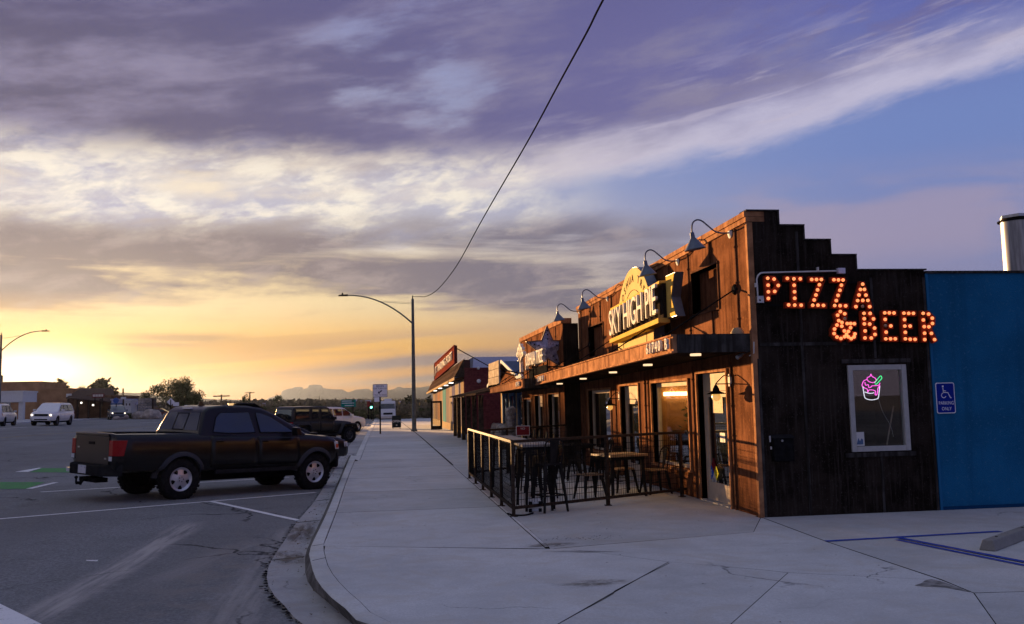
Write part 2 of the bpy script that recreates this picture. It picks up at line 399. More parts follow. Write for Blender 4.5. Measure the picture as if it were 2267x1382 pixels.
def asphalt(name):
    global NT
    m = bpy.data.materials.new(name); m.use_nodes = True; NT = m.node_tree; p = NT.nodes['Principled BSDF']; p.inputs['Roughness'].default_value = 0.95; p.inputs['Specular IOR Level'].default_value = 0.10
    t = NT.nodes.new('ShaderNodeTexCoord').outputs['Object']; sp = NT.nodes.new('ShaderNodeSeparateXYZ'); NT.links.new(t, sp.inputs[0])
    x, y = S(sp.outputs[0]), S(sp.outputs[1])
    big = noi(t, 0.25, 5, 0.6, 0.4); mid = noi(t, 2.2, 6, 0.7, 0.4); fine = noi(t, 60, 3, 0.7); agg = noi(t, 190, 2, 0.6)
    base = (0.205, 0.210, 0.213)
    c = mixc(ss(big, 0.3, 0.7), tuple(k*0.72 for k in base), tuple(k*1.18 for k in base))
    c = mixc(ss(mid, 0.4, 0.7)*0.4, c, tuple(k*1.45 for k in base))
    c = mixc(ss(fine, 0.35, 0.7)*0.55, c, tuple(k*0.45 for k in base))
    c = mixc(ss(agg, 0.60, 0.72)*0.45, c, (0.24, 0.23, 0.22))
    c = mixc(ss(noi(t, 24, 4, 0.75), 0.42, 0.66)*0.55, c, tuple(k*1.7 for k in base)); c = mixc(ss(noi(t, 31, 3, 0.7), 0.52, 0.68)*0.6, c, tuple(k*0.42 for k in base))
    # long lane wear bands along the street
    lane = noi(vec(x*0.42, y*0.012), 1.0, 4, 0.5)
    c = mixc(ss(lane, 0.42, 0.62)*0.4, c, (0.155, 0.150, 0.148))
    # pale dirt dragged by tyres: bands round the corner, traced on the ground
    def band(a, b, w, k):
        (ax, ay), (bx, by) = a, b; L = math.hypot(bx-ax, by-ay); ux, uy = (bx-ax)/L, (by-ay)/L
        s_ = (x - ax)*ux + (y - ay)*uy; d_ = (x - ax)*uy - (y - ay)*ux
        rib = noi(vec(d_*9.0, s_*0.6, k), 1.0, 4, 0.6)
        return ss((d_ + (mid - 0.5)*w*0.8).ab(), w, w*0.25)*ss(s_, -0.5, 0.5)*ss(s_, L + 0.7, L - 0.7)*ss(rib, 0.28, 0.66)
    for a, b, w, k, f in DIRT: c = mixc(band(a, b, w, k)*f, c, (0.42, 0.395, 0.37))
    # crumbled sand close to the gutter
    c = mixc(ss((x + 1.9).ab(), 0.9, 0.1)*ss(mid, 0.42, 0.66)*ss(y, 17, 12)*0.6, c, (0.24, 0.215, 0.19))
    vo = NT.nodes.new('ShaderNodeTexVoronoi'); vo.feature = 'DISTANCE_TO_EDGE'; vo.inputs['Scale'].default_value = 0.22
    wv = NT.nodes.new('ShaderNodeVectorMath'); wv.operation = 'MULTIPLY_ADD'
    nn = NT.nodes.new('ShaderNodeTexNoise'); nn.inputs['Scale'].default_value = 0.8; nn.inputs['Detail'].default_value = 6; NT.links.new(t, nn.inputs['Vector'])
    NT.links.new(nn.outputs['Color'], wv.inputs[0]); wv.inputs[1].default_value = (2.2, 2.2, 0); NT.links.new(t, wv.inputs[2]); NT.links.new(wv.outputs[0], vo.inputs['Vector'])
    crack = ss(S(vo.outputs['Distance']), 0.007, 0.001)*ss(noi(t, 0.3, 3, 0.5), 0.44, 0.56)
    c = mixc(crack*0.85, c, (0.02, 0.02, 0.022))
    NT.links.new(c, p.inputs['Base Color'])
    b = NT.nodes.new('ShaderNodeBump'); b.inputs['Strength'].default_value = 0.6; b.inputs['Distance'].default_value = 0.01
    NT.links.new((fine*0.8 + agg*0.5 + mid*0.5 - crack).s, b.inputs['Height']); NT.links.new(b.outputs[0], p.inputs['Normal'])
    return m
def paint_mat(name, col, wear=(0.42, 0.60), worn=(0.12,0.118,0.122)):
    """road paint rubbed down to the asphalt"""
    global NT
    m = bpy.data.materials.new(name); m.use_nodes = True; NT = m.node_tree; p = NT.nodes['Principled BSDF']; p.inputs['Roughness'].default_value = 0.9; p.inputs['Specular IOR Level'].default_value = 0.1
    t = NT.nodes.new('ShaderNodeTexCoord').outputs['Object']
    k = ss(noi(t, 7, 6, 0.72)*0.6 + noi(t, 55, 3, 0.6)*0.4, wear[0], wear[1])
    NT.links.new(mixc(k, col, worn), p.inputs['Base Color'])
    return m

M_conc = concrete('concrete_walk', (0.60, 0.61, 0.605))
M_conc2 = concrete('concrete_forecourt', (0.55, 0.56, 0.555))
M_kerb = concrete('concrete_kerb', (0.64, 0.65, 0.645))
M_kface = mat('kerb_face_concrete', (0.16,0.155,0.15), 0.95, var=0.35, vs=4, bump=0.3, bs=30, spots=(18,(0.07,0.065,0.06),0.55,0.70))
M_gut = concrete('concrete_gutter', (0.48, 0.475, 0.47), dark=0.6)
M_joint = mat('joint_soil', (0.05,0.046,0.042), 0.95)
_a, _b = onR(425,1160), onR(70,1375); _c, _d = onR(560,1200), onR(330,1290); _e, _f = onR(640,1170), onR(520,1330); _g, _h = onR(560,1300), onR(480,1420)
DIRT = [((_a.x,_a.y), (_b.x,_b.y), 0.30, 1.0, 0.95), ((_c.x,_c.y), (_d.x,_d.y), 0.30, 5.0, 0.3), ((_e.x,_e.y), (_f.x,_f.y), 0.30, 9.0, 0.40), ((_g.x,_g.y), (_h.x,_h.y), 0.45, 3.0, 0.6)]
M_asph = asphalt('asphalt')
M_white_line = paint_mat('road_paint_white', (0.78,0.77,0.76), (0.52,0.70)); M_green = paint_mat('road_paint_green', (0.09,0.30,0.10), (0.46,0.66))
M_yellow = paint_mat('road_paint_yellow', (0.42,0.30,0.10)); M_blue_line = paint_mat('road_paint_blue', (0.03,0.06,0.32), (0.50,0.72), (0.22,0.22,0.24))
M_desert = mat('desert_soil', (0.22,0.185,0.15), 0.95, var=0.25, vs=0.2, bump=0.4, bs=3)
M_corten = mat('rusted_steel', (0.155,0.066,0.034), 0.9, 0.0, var=0.32, vs=2.2, bump=0.25, bs=60, streak=(9.0,(0.075,0.032,0.018),0.45,0.68), objvar=0.10, spots=(26,(0.21,0.085,0.035),0.56,0.72))
M_cort_l = mat('rusted_steel_light', (0.33,0.165,0.085), 0.9, 0.0, var=0.3, vs=4, bump=0.25, bs=60, streak=(7.0,(0.16,0.075,0.045),0.48,0.68))
M_bat = mat('batten_steel', (0.10,0.05,0.032), 0.55, var=0.3, vs=6)
M_dark = mat('blackened_steel', (0.019,0.0145,0.012), 0.9, 0.0, var=0.5, vs=2.5, bump=0.3, bs=50, streak=(26.0,(0.040,0.033,0.029),0.46,0.72), objvar=0.12, spots=(45,(0.058,0.050,0.046),0.58,0.72))
M_dbat = mat('blackened_batten', (0.050,0.047,0.046), 0.6, var=0.4, vs=5, streak=(14.0,(0.025,0.022,0.02),0.45,0.62))
M_black = mat('black_iron', (0.012,0.012,0.013), 0.6, 0.0, var=0.3, vs=12)
M_rail = mat('brown_rail_steel', (0.045,0.033,0.026), 0.55, 0.15, var=0.3, vs=20)
M_blue = mat('blue_stucco', (0.015,0.128,0.275), 0.9, var=0.14, vs=1.0, bump=0.7, bs=70, streak=(3.0,(0.012,0.100,0.215),0.46,0.70), spots=(24,(0.040,0.165,0.30),0.54,0.74))
M_alu = mat('aluminium', (0.42,0.42,0.41), 0.6, 0.1, var=0.08, vs=8)
M_cream = mat('cream_door_frame', (0.58,0.48,0.36), 0.9, 0.0, var=0.08, vs=6)
M_galv = mat('galvanised_steel', (0.42,0.43,0.45), 0.34, 0.9, var=0.15, vs=10)
M_white = mat('white_paint', (0.60,0.60,0.59), 0.5, var=0.05, vs=5)
M_offw = mat('letter_ivory', (0.68,0.64,0.57), 0.9, var=0.06, vs=6)
M_yel = mat('sign_yellow', (0.60,0.40,0.10), 0.9, var=0.08, vs=3)
M_pizza = mat('sign_pale_yellow', (0.56,0.44,0.20), 0.9, var=0.06, vs=3)
M_slate = mat('lamp_blue_grey', (0.10,0.125,0.17), 0.4, 0.3, var=0.1, vs=10)
M_starm = mat('star_weathered_metal', (0.14,0.155,0.27), 0.9, 0.0, col2=(0.36,0.37,0.57), vs=7, spots=(22,(0.05,0.05,0.075),0.55,0.68))
M_wood = mat('weathered_wood', (0.40,0.33,0.25), 0.8, var=0.25, vs=5, bump=0.3, bs=30, streak=(14,(0.18,0.14,0.10),0.5,0.72))
M_dwood = mat('dark_wood', (0.055,0.040,0.030), 0.7, var=0.4, vs=6)
M_glass = glassy('window_glass'); M_tglass = thin_glass('clear_glass')
M_int = mat('dark_interior', (0.035,0.032,0.03), 0.8, var=0.4, vs=1.5)
M_bulb = mat('marquee_bulb', (0.9,0.5,0.25), 0.4, emit=(1.0,0.24,0.07), es=0.20)
M_bulb_off = mat('unlit_bulb', (0.30,0.26,0.20), 0.2)
M_letter = mat('marquee_letter_red', (0.30,0.045,0.018), 0.5, var=0.2, vs=8)
M_dl = mat('downlight_glow', (0.9,0.8,0.6), 0.4, emit=(1.0,0.68,0.38), es=0.160)
M_lantern = mat('lantern_glow', (0.9,0.7,0.4), 0.3, emit=(1.0,0.50,0.10), es=0.090)
M_pink = mat('neon_pink', (0.8,0.1,0.6), 0.4, emit=(1.0,0.10,0.70), es=0.210); M_nwhite = mat('neon_white', (0.9,0.9,0.95), 0.4, emit=(0.9,0.88,1.0), es=0.150)
M_ngreen = mat('neon_green', (0.1,0.8,0.3), 0.4, emit=(0.05,1.0,0.30), es=0.160)
M_signblue = mat('sign_blue', (0.010,0.024,0.26), 0.5); M_signwhite = mat('sign_white', (0.80,0.80,0.84), 0.5)
M_signgreen = mat('sign_green', (0.010,0.21,0.16), 0.45); M_ink = mat('sign_ink', (0.02,0.02,0.05), 0.6); M_maroon = mat('sign_maroon', (0.16,0.02,0.025), 0.5)
M_post = mat('street_post_steel', (0.10,0.12,0.13), 0.9, 0.0, var=0.2, vs=3)
M_brickred = mat('maroon_brick', (0.12,0.030,0.032), 0.8, var=0.25, vs=6, objvar=0.2)
M_tan = mat('tan_plaster', (0.36,0.27,0.17), 0.9, var=0.15, vs=2)
M_roofbrown = mat('brown_shingle', (0.085,0.058,0.048), 0.85, var=0.35, vs=12, objvar=0.25)
M_roofblue = mat('blue_metal_roof', (0.075,0.095,0.15), 0.5, 0.3, var=0.2, vs=6)
M_stone = mat('field_stone', (0.28,0.25,0.22), 0.85, var=0.35, vs=6, bump=0.5, bs=14, objvar=0.35)
M_lav = mat('pale_lavender_metal', (0.36,0.36,0.46), 0.5, var=0.06, vs=2)
M_bluefr = mat('blue_window_trim', (0.10,0.16,0.28), 0.6, var=0.15, vs=4)
M_rubber = mat('tyre_rubber', (0.018,0.018,0.019), 0.8, var=0.3, vs=20, bump=0.3, bs=60)
M_rim = mat('alloy_rim', (0.55,0.56,0.60), 0.35, 0.5); M_rimd = mat('dark_rim', (0.06,0.06,0.065), 0.4, 0.7)
M_carblack = mat('car_paint_black', (0.004,0.004,0.005), 0.30, 0.0, coat=0.22, spec=0.26, var=0.3, vs=1.5); M_cargrey = mat('car_paint_charcoal', (0.008,0.009,0.011), 0.3, 0.0, coat=0.1, spec=0.28)
M_carwhite = mat('car_paint_white', (0.66,0.66,0.68), 0.35, 0.0, coat=0.8); M_carblue = mat('car_paint_blue_grey', (0.05,0.065,0.09), 0.35, 0.3, coat=0.8)
M_carred = mat('car_paint_red', (0.17,0.03,0.025), 0.4, 0.0, coat=0.6)
M_plastic = mat('black_plastic', (0.022,0.022,0.024), 0.55, var=0.2, vs=8); M_flare = mat('grey_fender_plastic', (0.05,0.052,0.062), 0.5)
M_carglass = glassy('car_glass', (0.012,0.016,0.020), 0.02, 1.0, (0.85,1.0,1.0))
M_tail = mat('tail_light_red', (0.30,0.004,0.007), 0.25, coat=0.1, spec=0.25); M_head = mat('headlight_lens', (0.62,0.64,0.68), 0.1, coat=1.0)
M_headlit = mat('lit_headlight', (1,0.9,0.7), 0.3, emit=(1.0,0.80,0.52), es=0.450); M_amber = mat('amber_lens', (0.6,0.08,0.02), 0.2, coat=1.0)
M_plate = mat('number_plate', (0.55,0.55,0.60), 0.5, spots=(18,(0.12,0.14,0.30),0.58,0.64))
M_leaf = mat('desert_leaf', (0.075,0.088,0.040), 0.8, var=0.4, vs=1.5); M_leafd = mat('dark_leaf', (0.040,0.045,0.022), 0.8, var=0.4, vs=1.0)
M_scrub = mat('dry_scrub', (0.15,0.13,0.085), 0.9, var=0.45, vs=0.6); M_twig = mat('twig_bark', (0.075,0.052,0.038), 0.9)
M_rock = mat('boulder', (0.34,0.29,0.25), 0.9, var=0.25, vs=2, bump=0.6, bs=5)

# ------------------------------------------------------------------ GROUND
def sheet(name, xs, ys, zf, m, kind='structure'):
    b = MB(); nx = len(xs)
    b.v = [(x, y, zf(x, y)) for y in ys for x in xs]
    b.f = [(j*nx+i, j*nx+i+1, (j+1)*nx+i+1, (j+1)*nx+i) for j in range(len(ys)-1) for i in range(nx-1)]
    return b.build(name, m, kind=kind, smooth=40)
XS = [-6300,-3500,-1500,-600,-250,-120,-70,-50,-45,-37.5,-30,-22,-18,-14,-10,-6,-4,-1.5,0,3,8,20,60,200,800,3000,6300]
YS = [-800,-100,-40,-10,0,10,20,30,40,52,70,90,110,130,152,200,300,500,900,1600,3200,6700]
sheet('ground', XS, YS, lambda x, y: gz(x, y) - 0.16, M_desert)
sheet('road', [-37.5,-30,-22,-18,-14,-10,-6,-4,-3,-1.75,0.5,4,9], [-30,-10,0,4,8,12,16,20,26,32,40,52,60,70,80,90,100,110,120,135,152,180,220,300],
      lambda x, y: gz(x, y) - (0.0 if y < 12 or x < -1.4 else 0.08), M_asph)

def smooth_path(P, n=6):
    """Catmull-Rom through 2-d points"""
    out = []
    for i in range(len(P)-1):
        p0 = P[max(i-1,0)]; p1 = P[i]; p2 = P[i+1]; p3 = P[min(i+2, len(P)-1)]
        for k in range(n):
            t = k/n
            out.append(tuple(0.5*((2*p1[j]) + (-p0[j]+p2[j])*t + (2*p0[j]-5*p1[j]+4*p2[j]-p3[j])*t*t + (-p0[j]+3*p1[j]-3*p2[j]+p3[j])*t**3) for j in (0,1)))
    out.append(tuple(P[-1])); return out
def P2(px, py, z=0.0): p = onZ(px, py, z); return (p.x, p.y)
# kerb: four traced lines (inner joint, top outer, foot, gutter edge) from beyond the frame round the corner and up the street
def line_for(pix, z, tail, far):
    return [*tail, *[P2(a, b, z) for a, b in pix], *far]
KY = [30, 42, 56, 80, 110, 140]
inner = line_for([(874,1382),(800,1335.6),(752,1292),(726,1255),(717.3,1222),(715.6,1206),(745,1129),(768,1062),(790,1010)], 0, [(4.6,5.2),(2.6,5.75),(1.2,6.6)], [(-0.79-0.002*(y-30), y) for y in KY])
outer = line_for([(822,1382),(780.7,1355),(741.3,1327),(713,1298.5),(695.5,1270),(685.6,1229),(687,1211),(724,1133),(752,1066),(778,1006)], 0, [(4.6,5.0),(2.6,5.5),(1.0,6.4)], [(-0.99-0.004*(y-30), y) for y in KY])
foot = line_for([(756.6,1362),(724,1333.5),(691,1305),(677,1276.6),(676,1245),(681,1215),(716,1140),(747,1070),(774,1008)], -0.15, [(4.6,4.9),(2.6,5.4),(0.9,6.3),(0.15,7.0)], [(-1.03-0.004*(y-30), y) for y in KY])
gut = line_for([(667,1382),(643,1355),(614.6,1331),(595,1300.7),(590.6,1277),(599.3,1246),(623.4,1209),(660.5,1154),(700,1106),(741,1040)], -0.15, [(4.6,4.1),(2.3,4.5),(0.5,5.4)], [(-1.58-0.004*(y-30), y) for y in KY])
def resample(P, n):
    P = smooth_path(P, 8); d = [0]
    for a, b in zip(P, P[1:]): d.append(d[-1] + math.hypot(b[0]-a[0], b[1]-a[1]))
    out = []; j = 0
    for i in range(n):
        t = (i/(n-1))**1.6*d[-1]
        while j < len(d)-2 and d[j+1] < t: j += 1
        k = (t - d[j])/max(1e-9, d[j+1]-d[j]); out.append((P[j][0]+(P[j+1][0]-P[j][0])*k, P[j][1]+(P[j+1][1]-P[j][1])*k))
    return out
NK = 150
IN, OU, FO, GU = (resample(q, NK) for q in (inner, outer, foot, gut))
def strip(lines, zs):
    b = MB(); k = len(lines)
    for i in range(NK):
        for L, z in zip(lines, zs): b.v.append((L[i][0], L[i][1], pz(0, L[i][1]) + z))
    for i in range(NK-1):
        for j in range(k-1): b.f.append((i*k+j, i*k+j+1, (i+1)*k+j+1, (i+1)*k+j))
    return b
lerp2 = lambda A, B, t: [((a[0]*(1-t)+b[0]*t), (a[1]*(1-t)+b[1]*t)) for a, b in zip(A, B)]
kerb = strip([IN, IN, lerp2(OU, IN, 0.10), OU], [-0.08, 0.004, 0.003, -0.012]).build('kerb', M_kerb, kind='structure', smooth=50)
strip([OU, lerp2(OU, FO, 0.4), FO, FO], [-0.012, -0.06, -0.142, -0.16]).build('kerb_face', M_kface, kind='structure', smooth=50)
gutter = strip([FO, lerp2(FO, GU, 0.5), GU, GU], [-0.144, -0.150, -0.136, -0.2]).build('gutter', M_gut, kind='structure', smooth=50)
# crumbling asphalt seam beside the gutter
b = MB()
for i in range(NK-1):
    for k in range(9):
        t = (k + random.random())/9; x = GU[i][0]*(1-t) + GU[i+1][0]*t; y = GU[i][1]*(1-t)+GU[i+1][1]*t
        if y > 32: continue
        s_ = random.uniform(0.005, 0.024)*(1.5 if y < 12 else 1.0); x += random.gauss(-0.02, 0.018); y += random.gauss(0, 0.02); z = gz(x, y) + 0.012
        a = random.random()*3; pts = [(x+s_*math.cos(a+q*1.26)*random.uniform(.6,1.3), y+s_*1.6*math.sin(a+q*1.26)*random.uniform(.6,1.3), z) for q in range(5)]
        b.add(pts, [(0,1,2,3,4)])
b.build('asphalt_crack', mat('seam_tar', (0.018,0.017,0.018), 0.9), kind='stuff')
# debris in the gutter
b = MB()
for i in range(700):
    k = min(NK-1, int(random.gauss(46, 16))); k = max(20, k); t = random.betavariate(1.1, 2.4); x = FO[k][0]*(1-t)+GU[k][0]*t; y = FO[k][1]*(1-t)+GU[k][1]*t
    s_ = random.uniform(0.006, 0.028); z = pz(0, y) - 0.14
    pts = [(x+random.uniform(-s_,s_), y+random.uniform(-s_,s_)*1.5, z+random.uniform(0,s_)) for _ in range(3)]; b.add(pts, [(0,1,2)])
b.build('gutter_litter', mat('dry_litter', (0.12,0.085,0.055), 0.9, var=0.5, vs=30), kind='stuff')

# pavement: slabs of concrete over a dark bed, joints left open between them
pave = MB()
bed = [(p[0], p[1]) for p in IN] ; ends = [(14.0, 140), (14.0, 5.2)]
def poly_mesh(pts, z0, z1, inset=0.006):
    """flat slab with the outline pts (x, y), chamfered rim"""
    bm = bmesh.new(); vs_ = [bm.verts.new((x, y, pz(x, y) + z1)) for x, y in pts]; f = bm.faces.new(vs_)
    if f.normal.z < 0: bmesh.ops.reverse_faces(bm, faces=[f])
    bmesh.ops.inset_region(bm, faces=[f], thickness=inset, depth=0)
    inner = f
    for v in bm.verts:
        if v not in inner.verts: v.co.z += -0.02
    bmesh.ops.triangulate(bm, faces=[inner])
    me = bpy.data.meshes.new('slab'); bm.to_mesh(me); bm.free(); return me
bb = MB()
for i in range(NK-1):
    y0, y1 = IN[i][1], IN[i+1][1]
    bb.quad((IN[i][0], y0, pz(0,y0)-0.016), (16, max(y0, 5.0), pz(0,y0)-0.016), (16, max(y1, 5.0), pz(0,y1)-0.016), (IN[i+1][0], y1, pz(0,y1)-0.016))
bb.quad((3.5,-12,-0.017),(16,-12,-0.017),(16,5.3,-0.017),(3.5,5.3,-0.017))
sidewalk = bb.build('sidewalk', M_joint, kind='structure')
def in_x(y):
    best = min(IN[30:], key=lambda q: abs(q[1]-y)); return best[0]
def slab(pts, m=M_conc, z=0.0, gap=0.008):
    me = poly_mesh(pts, z-0.03, z); me.materials.append(m)
    o = bpy.data.objects.new('slab', me); COL.objects.link(o); o.parent = sidewalk; return o
def kerb_slice(y0, y1):
    return [p for p in IN[20:] if y0 < p[1] < y1]
JX = 1.90
jy = [12.24, 15.72, 19.25, 22.8, 26.4, 30.0, 33.6, 37.2, 40.8, 44.4, 48, 52, 56, 60, 66, 72, 80, 90, 102, 120, 140]
for y0, y1 in zip(jy, jy[1:]):
    g = 0.014
    yr = P2(1188,1216)[1]+.012 if y0 < 13 else y0+g
    slab([(in_x(y0+g)+0.014, P2(718,1209)[1]+.008 if y0 < 13 else y0+g)] + [(p[0]+0.014, p[1]) for p in kerb_slice(y0+g+.05, y1-g-.05)] + [(in_x(y1-g)+0.014, y1-g), (JX-0.008, y1-g), (JX-0.008, yr)])
# forecourt strip between walk and buildings
for y0, y1 in ((26.5, 38), (38, 52), (52, 66), (66, 86), (86, 110), (110, 140)):
    slab([(JX+0.05, y0+.01), (JX+0.05, y1-.01), (7.0, y1-.01), (7.0, y0+.01)], M_conc2)
J1, J2, J3, J4 = P2(1192,1213), P2(1222,1215), P2(1668,1178), (5.40, 12.96)
slab([(JX+0.004, J1[1]+.03), (JX+0.004, 26.48), (JX+0.048, 26.48), (JX+0.048, J1[1]+.03)], M_kerb, 0.004)   # edging strip
slab([(JX+0.056, 26.48), (JX+0.056, J1[1]+0.03), (J2[0]-.02, J2[1]+0.004), (J3[0], J3[1]+0.006), (5.37, 12.995), (5.37, 13.2), (7.0, 13.2), (7.0, 26.48)], M_conc2)
D1, D2, D3, D4 = P2(1832,1200), P2(2085,1284), P2(2155,1313), P2(2267,1310)
K1, K2, K3 = P2(1480,1244), P2(1690,1262), P2(1744,1268)
slab([(J2[0]+.02, J2[1]-.01), (J3[0]+.004, J3[1]-.004), (5.378, 12.985), (5.40, 12.96), (D1[0]-.01, D1[1]), (D2[0]-.012, D2[1]), (K3[0], K3[1]+.01), (K2[0], K2[1]+.01), (K1[0]-.001, K1[1]+.006), (J2[0]+0.15, J2[1]-.008)], M_conc)
slab([(5.42, 12.94), (5.42, 13.02), (14, 13.02), (14, 7.4), (D4[0], D4[1]+.01), (D3[0]+.012, D3[1]+.01), (D2[0]+.012, D2[1]+.01), (D1[0]+.01, D1[1])], M_conc2)
# corner: landing and flat ramp wedge, the fold's lighter shading put in paler concrete
C0, C1 = P2(718,1209), P2(1188,1216)
E2 = P2(1235,1382); W1 = P2(1003,1248); W2 = P2(1262,1300); 
cut = (K1[0]-.008, K1[1]-.006); ke = (E2[0]-.005, E2[1]); kf = (0.72, 5.95)
Wm = P2(1345,1318)
slab([(C0[0]+.012, C0[1]-.004), C1, (J2[0]+.15, J2[1]-.016), (K1[0]-.006, K1[1]-.001), Wm, W2, W1], M_kerb, 0.0)
arc = [p for p in IN[:60] if 6.0 < p[1] < C0[1]-.03 and p[0] < 1.6]
arc = [(p[0]+0.007, p[1]+0.003) for p in reversed(arc)]
slab([(C0[0]+.012, C0[1]-.014), (W1[0], W1[1]-.008), (W2[0], W2[1]-.008), (Wm[0]+.0, Wm[1]-.005), ke, (1.16, 6.65)] + [p for p in reversed(arc)], M_conc, 0.001)
# driveway slabs on the camera's right
L1 = P2(1618,1382)
slab([(K1[0]+.005, K1[1]-.005), (K2[0], K2[1]-.005), (K3[0]-.005, K3[1]-.005), (L1[0]-.005, L1[1]), (L1[0]-.35, 5.9), (1.2, 6.6), (E2[0]+.005, E2[1])], M_conc)
B5 = P2(2205,1382)
slab([(K3[0]+.005, K3[1]-.005), (D2[0]-.012, D2[1]-.005), (D3[0]-.004, D3[1]-.004), (B5[0]-.005, B5[1]), (4.2, 5.4), (L1[0]-.33, 5.9), (L1[0]+.005, L1[1])], M_conc)
slab([(D3[0]+.004, D3[1]-.010), (D4[0], D4[1]-.005), (14, 7.38), (14, 5.3), (4.21, 5.4), (B5[0]+.005, B5[1])], M_conc2)
# chipped joint near the parking bay
b = MB(); pts = [P2(*q) for q in ((2025,1297),(2040,1292),(2048,1286),(2062,1283),(2090,1290),(2150,1312),(2090,1301),(2050,1299))]
b.add([(x, y, 0.004) for x, y in pts], [tuple(range(len(pts)))]); b.build('pavement_crack', mat('crack_dirt', (0.22,0.215,0.205), 0.95, var=0.4, vs=10), kind='structure')
# long sealed crack in the landing
b = MB(); cp = [P2(*q) for q in ((1482,1247),(1440,1268),(1385,1296),(1372,1303),(1360,1309),(1358,1315),(1330,1331),(1290,1352),(1236,1382))]
for (x0,y0),(x1,y1) in zip(cp, cp[1:]): b.beam((x0,y0,0.0015),(x1,y1,0.0015),0.005,0.003)
b.build('pavement_crack', M_joint, kind='structure')

# contraction joints across the kerb and gutter
b = MB(); ys_ = jy[:9] + [13.6, 10.6]
for yj in [11.2, 12.24, 15.72, 19.25, 22.8, 26.4, 30.0, 33.6, 37.2]:
    k = min(range(20, NK), key=lambda i: abs(OU[i][1]-yj)); nr = lambda L: min(L[20:], key=lambda q_: abs(q_[1]-yj)); A, Bq, Cq, Dq = nr(IN), nr(OU), nr(FO), nr(GU); z = pz(0, yj)
    b.beam((A[0],A[1],z+.0045),(Bq[0]+.02,Bq[1],z+.0035),.010,.004); 
    if yj > 12: b.beam((Cq[0]-.01,Cq[1],z-.142),(Dq[0],Dq[1],z-.133),.010,.005)
b.build('kerb_joint', M_joint, kind='structure')
# dry leaves, gum and grit lying about on the pavement
b = MB(); rl = random.Random(9)
for i in range(420):
    x = rl.uniform(-.6, 5.0); y = rl.uniform(7.0, 24.0)
    if i > 260: x, y = (1.95 + rl.gauss(0,.10), rl.uniform(12, 26)) if i % 2 else (rl.uniform(1.9,3.0), 11.75+rl.gauss(0,.08))
    if x < in_x(y)+.05 if y > 12 else x < .4 + (12-y)*.35: continue
    s_ = rl.uniform(.004,.016); z = .006; a = rl.random()*6
    b.add([(x+s_*math.cos(a),y+s_*math.sin(a),z),(x+s_*.5*math.cos(a+1.6),y+s_*.5*math.sin(a+1.6),z+s_*.3),(x-s_*math.cos(a),y-s_*math.sin(a),z),(x-s_*.5*math.cos(a+1.6),y-s_*.5*math.sin(a+1.6),z)], [(0,1,2,3)])
b.build('pavement_litter', mat('grit', (0.09,0.075,0.06), .95, var=.5, vs=20), kind='stuff')

# dirt stains soaked into the concrete and gutter
def stain_mat(name, col, seed):
    global NT
    m = bpy.data.materials.new(name); m.use_nodes = True; NT = m.node_tree; NT.nodes.clear()
    o = NT.nodes.new('ShaderNodeOutputMaterial'); mx = NT.nodes.new('ShaderNodeMixShader'); t = NT.nodes.new('ShaderNodeBsdfTransparent'); d = NT.nodes.new('ShaderNodeBsdfDiffuse'); d.inputs[0].default_value = (*col, 1)
    tc = NT.nodes.new('ShaderNodeTexCoord').outputs['Object']; sp = NT.nodes.new('ShaderNodeSeparateXYZ'); NT.links.new(tc, sp.inputs[0]); x, y = S(sp.outputs[0]), S(sp.outputs[1])
    r2 = x*x + y*y; a = ss(r2, 1.0, 0.05)*ss(noi(vec(x*2.2 + seed, y*2.2), 1.0, 6, 0.7, 0.6) + (1.0 - r2)*0.12, 0.44, 0.72)
    NT.links.new((a*0.55).s, mx.inputs[0]); NT.links.new(t.outputs[0], mx.inputs[1]); NT.links.new(d.outputs[0], mx.inputs[2]); NT.links.new(mx.outputs[0], o.inputs[0]); return m
for i, (px, py, z, sx_, sy_, rz_, c) in enumerate(((1315,1292,0,.42,.22,.2,(.20,.17,.12)),(1215,1207,0,.42,.22,.1,(.16,.13,.10)),(668,1180,-.143,.28,1.6,.05,(.15,.11,.075)),(640,1235,-.142,.30,.7,.2,(.17,.13,.09)),(1290,1222,0,.55,.10,-.3,(.14,.12,.10)))):
    p = onZ(px, py, z); q = MB(); n = 24; q.add([(math.cos(6.2832*k/n), math.sin(6.2832*k/n), 0) for k in range(n)], [tuple(range(n))]); o = q.build('stain', stain_mat('stain_%d' % i, c, i*3.7), kind='structure'); o.location = (p.x, p.y, z + .0045 + (.004 if z < 0 else 0)); o.scale = (sx_, sy_, 1); o.rotation_euler = (0, 0, rz_)

# painted markings (each its own object)
def mark(name, pts, m, road=True, dz=0.006):
    q = [onR(*p) for p in pts] if road else [onZ(p[0], p[1], 0.0) for p in pts]
    b = MB(); b.add([(p.x, p.y, (gz(p.x, p.y) if road else 0.0) + dz) for p in q], [tuple(range(len(q)))]); o = b.build(name, m); o['kind'] = 'structure'; return o
def stripe(name, a, c, w, m, road=True, n=8, dz=0.006):
    A, B = (onR(*a), onR(*c)) if road else (onZ(*a), onZ(*c)); d = (B - A); d.z = 0; d.normalize(); r = Vector((d.y, -d.x, 0))*w/2
    b = MB()
    for i in range(n+1):
        p = A.lerp(B, i/n)
        for s_ in (-1, 1):
            q = p + r*s_; b.v.append((q.x, q.y, (gz(q.x, q.y) if road else 0.0) + dz))
    b.f = [(2*i, 2*i+1, 2*i+3, 2*i+2) for i in range(n)]
    o = b.build(name, m); o['kind'] = 'structure'; return o
stripe('parking_line', (-160,1163), (698,1091), 0.10, M_white_line)
stripe('parking_line', (90,1090), (640,1057), 0.10, M_white_line)
stripe('parking_line', (470,1111), (662,1153), 0.12, M_white_line)
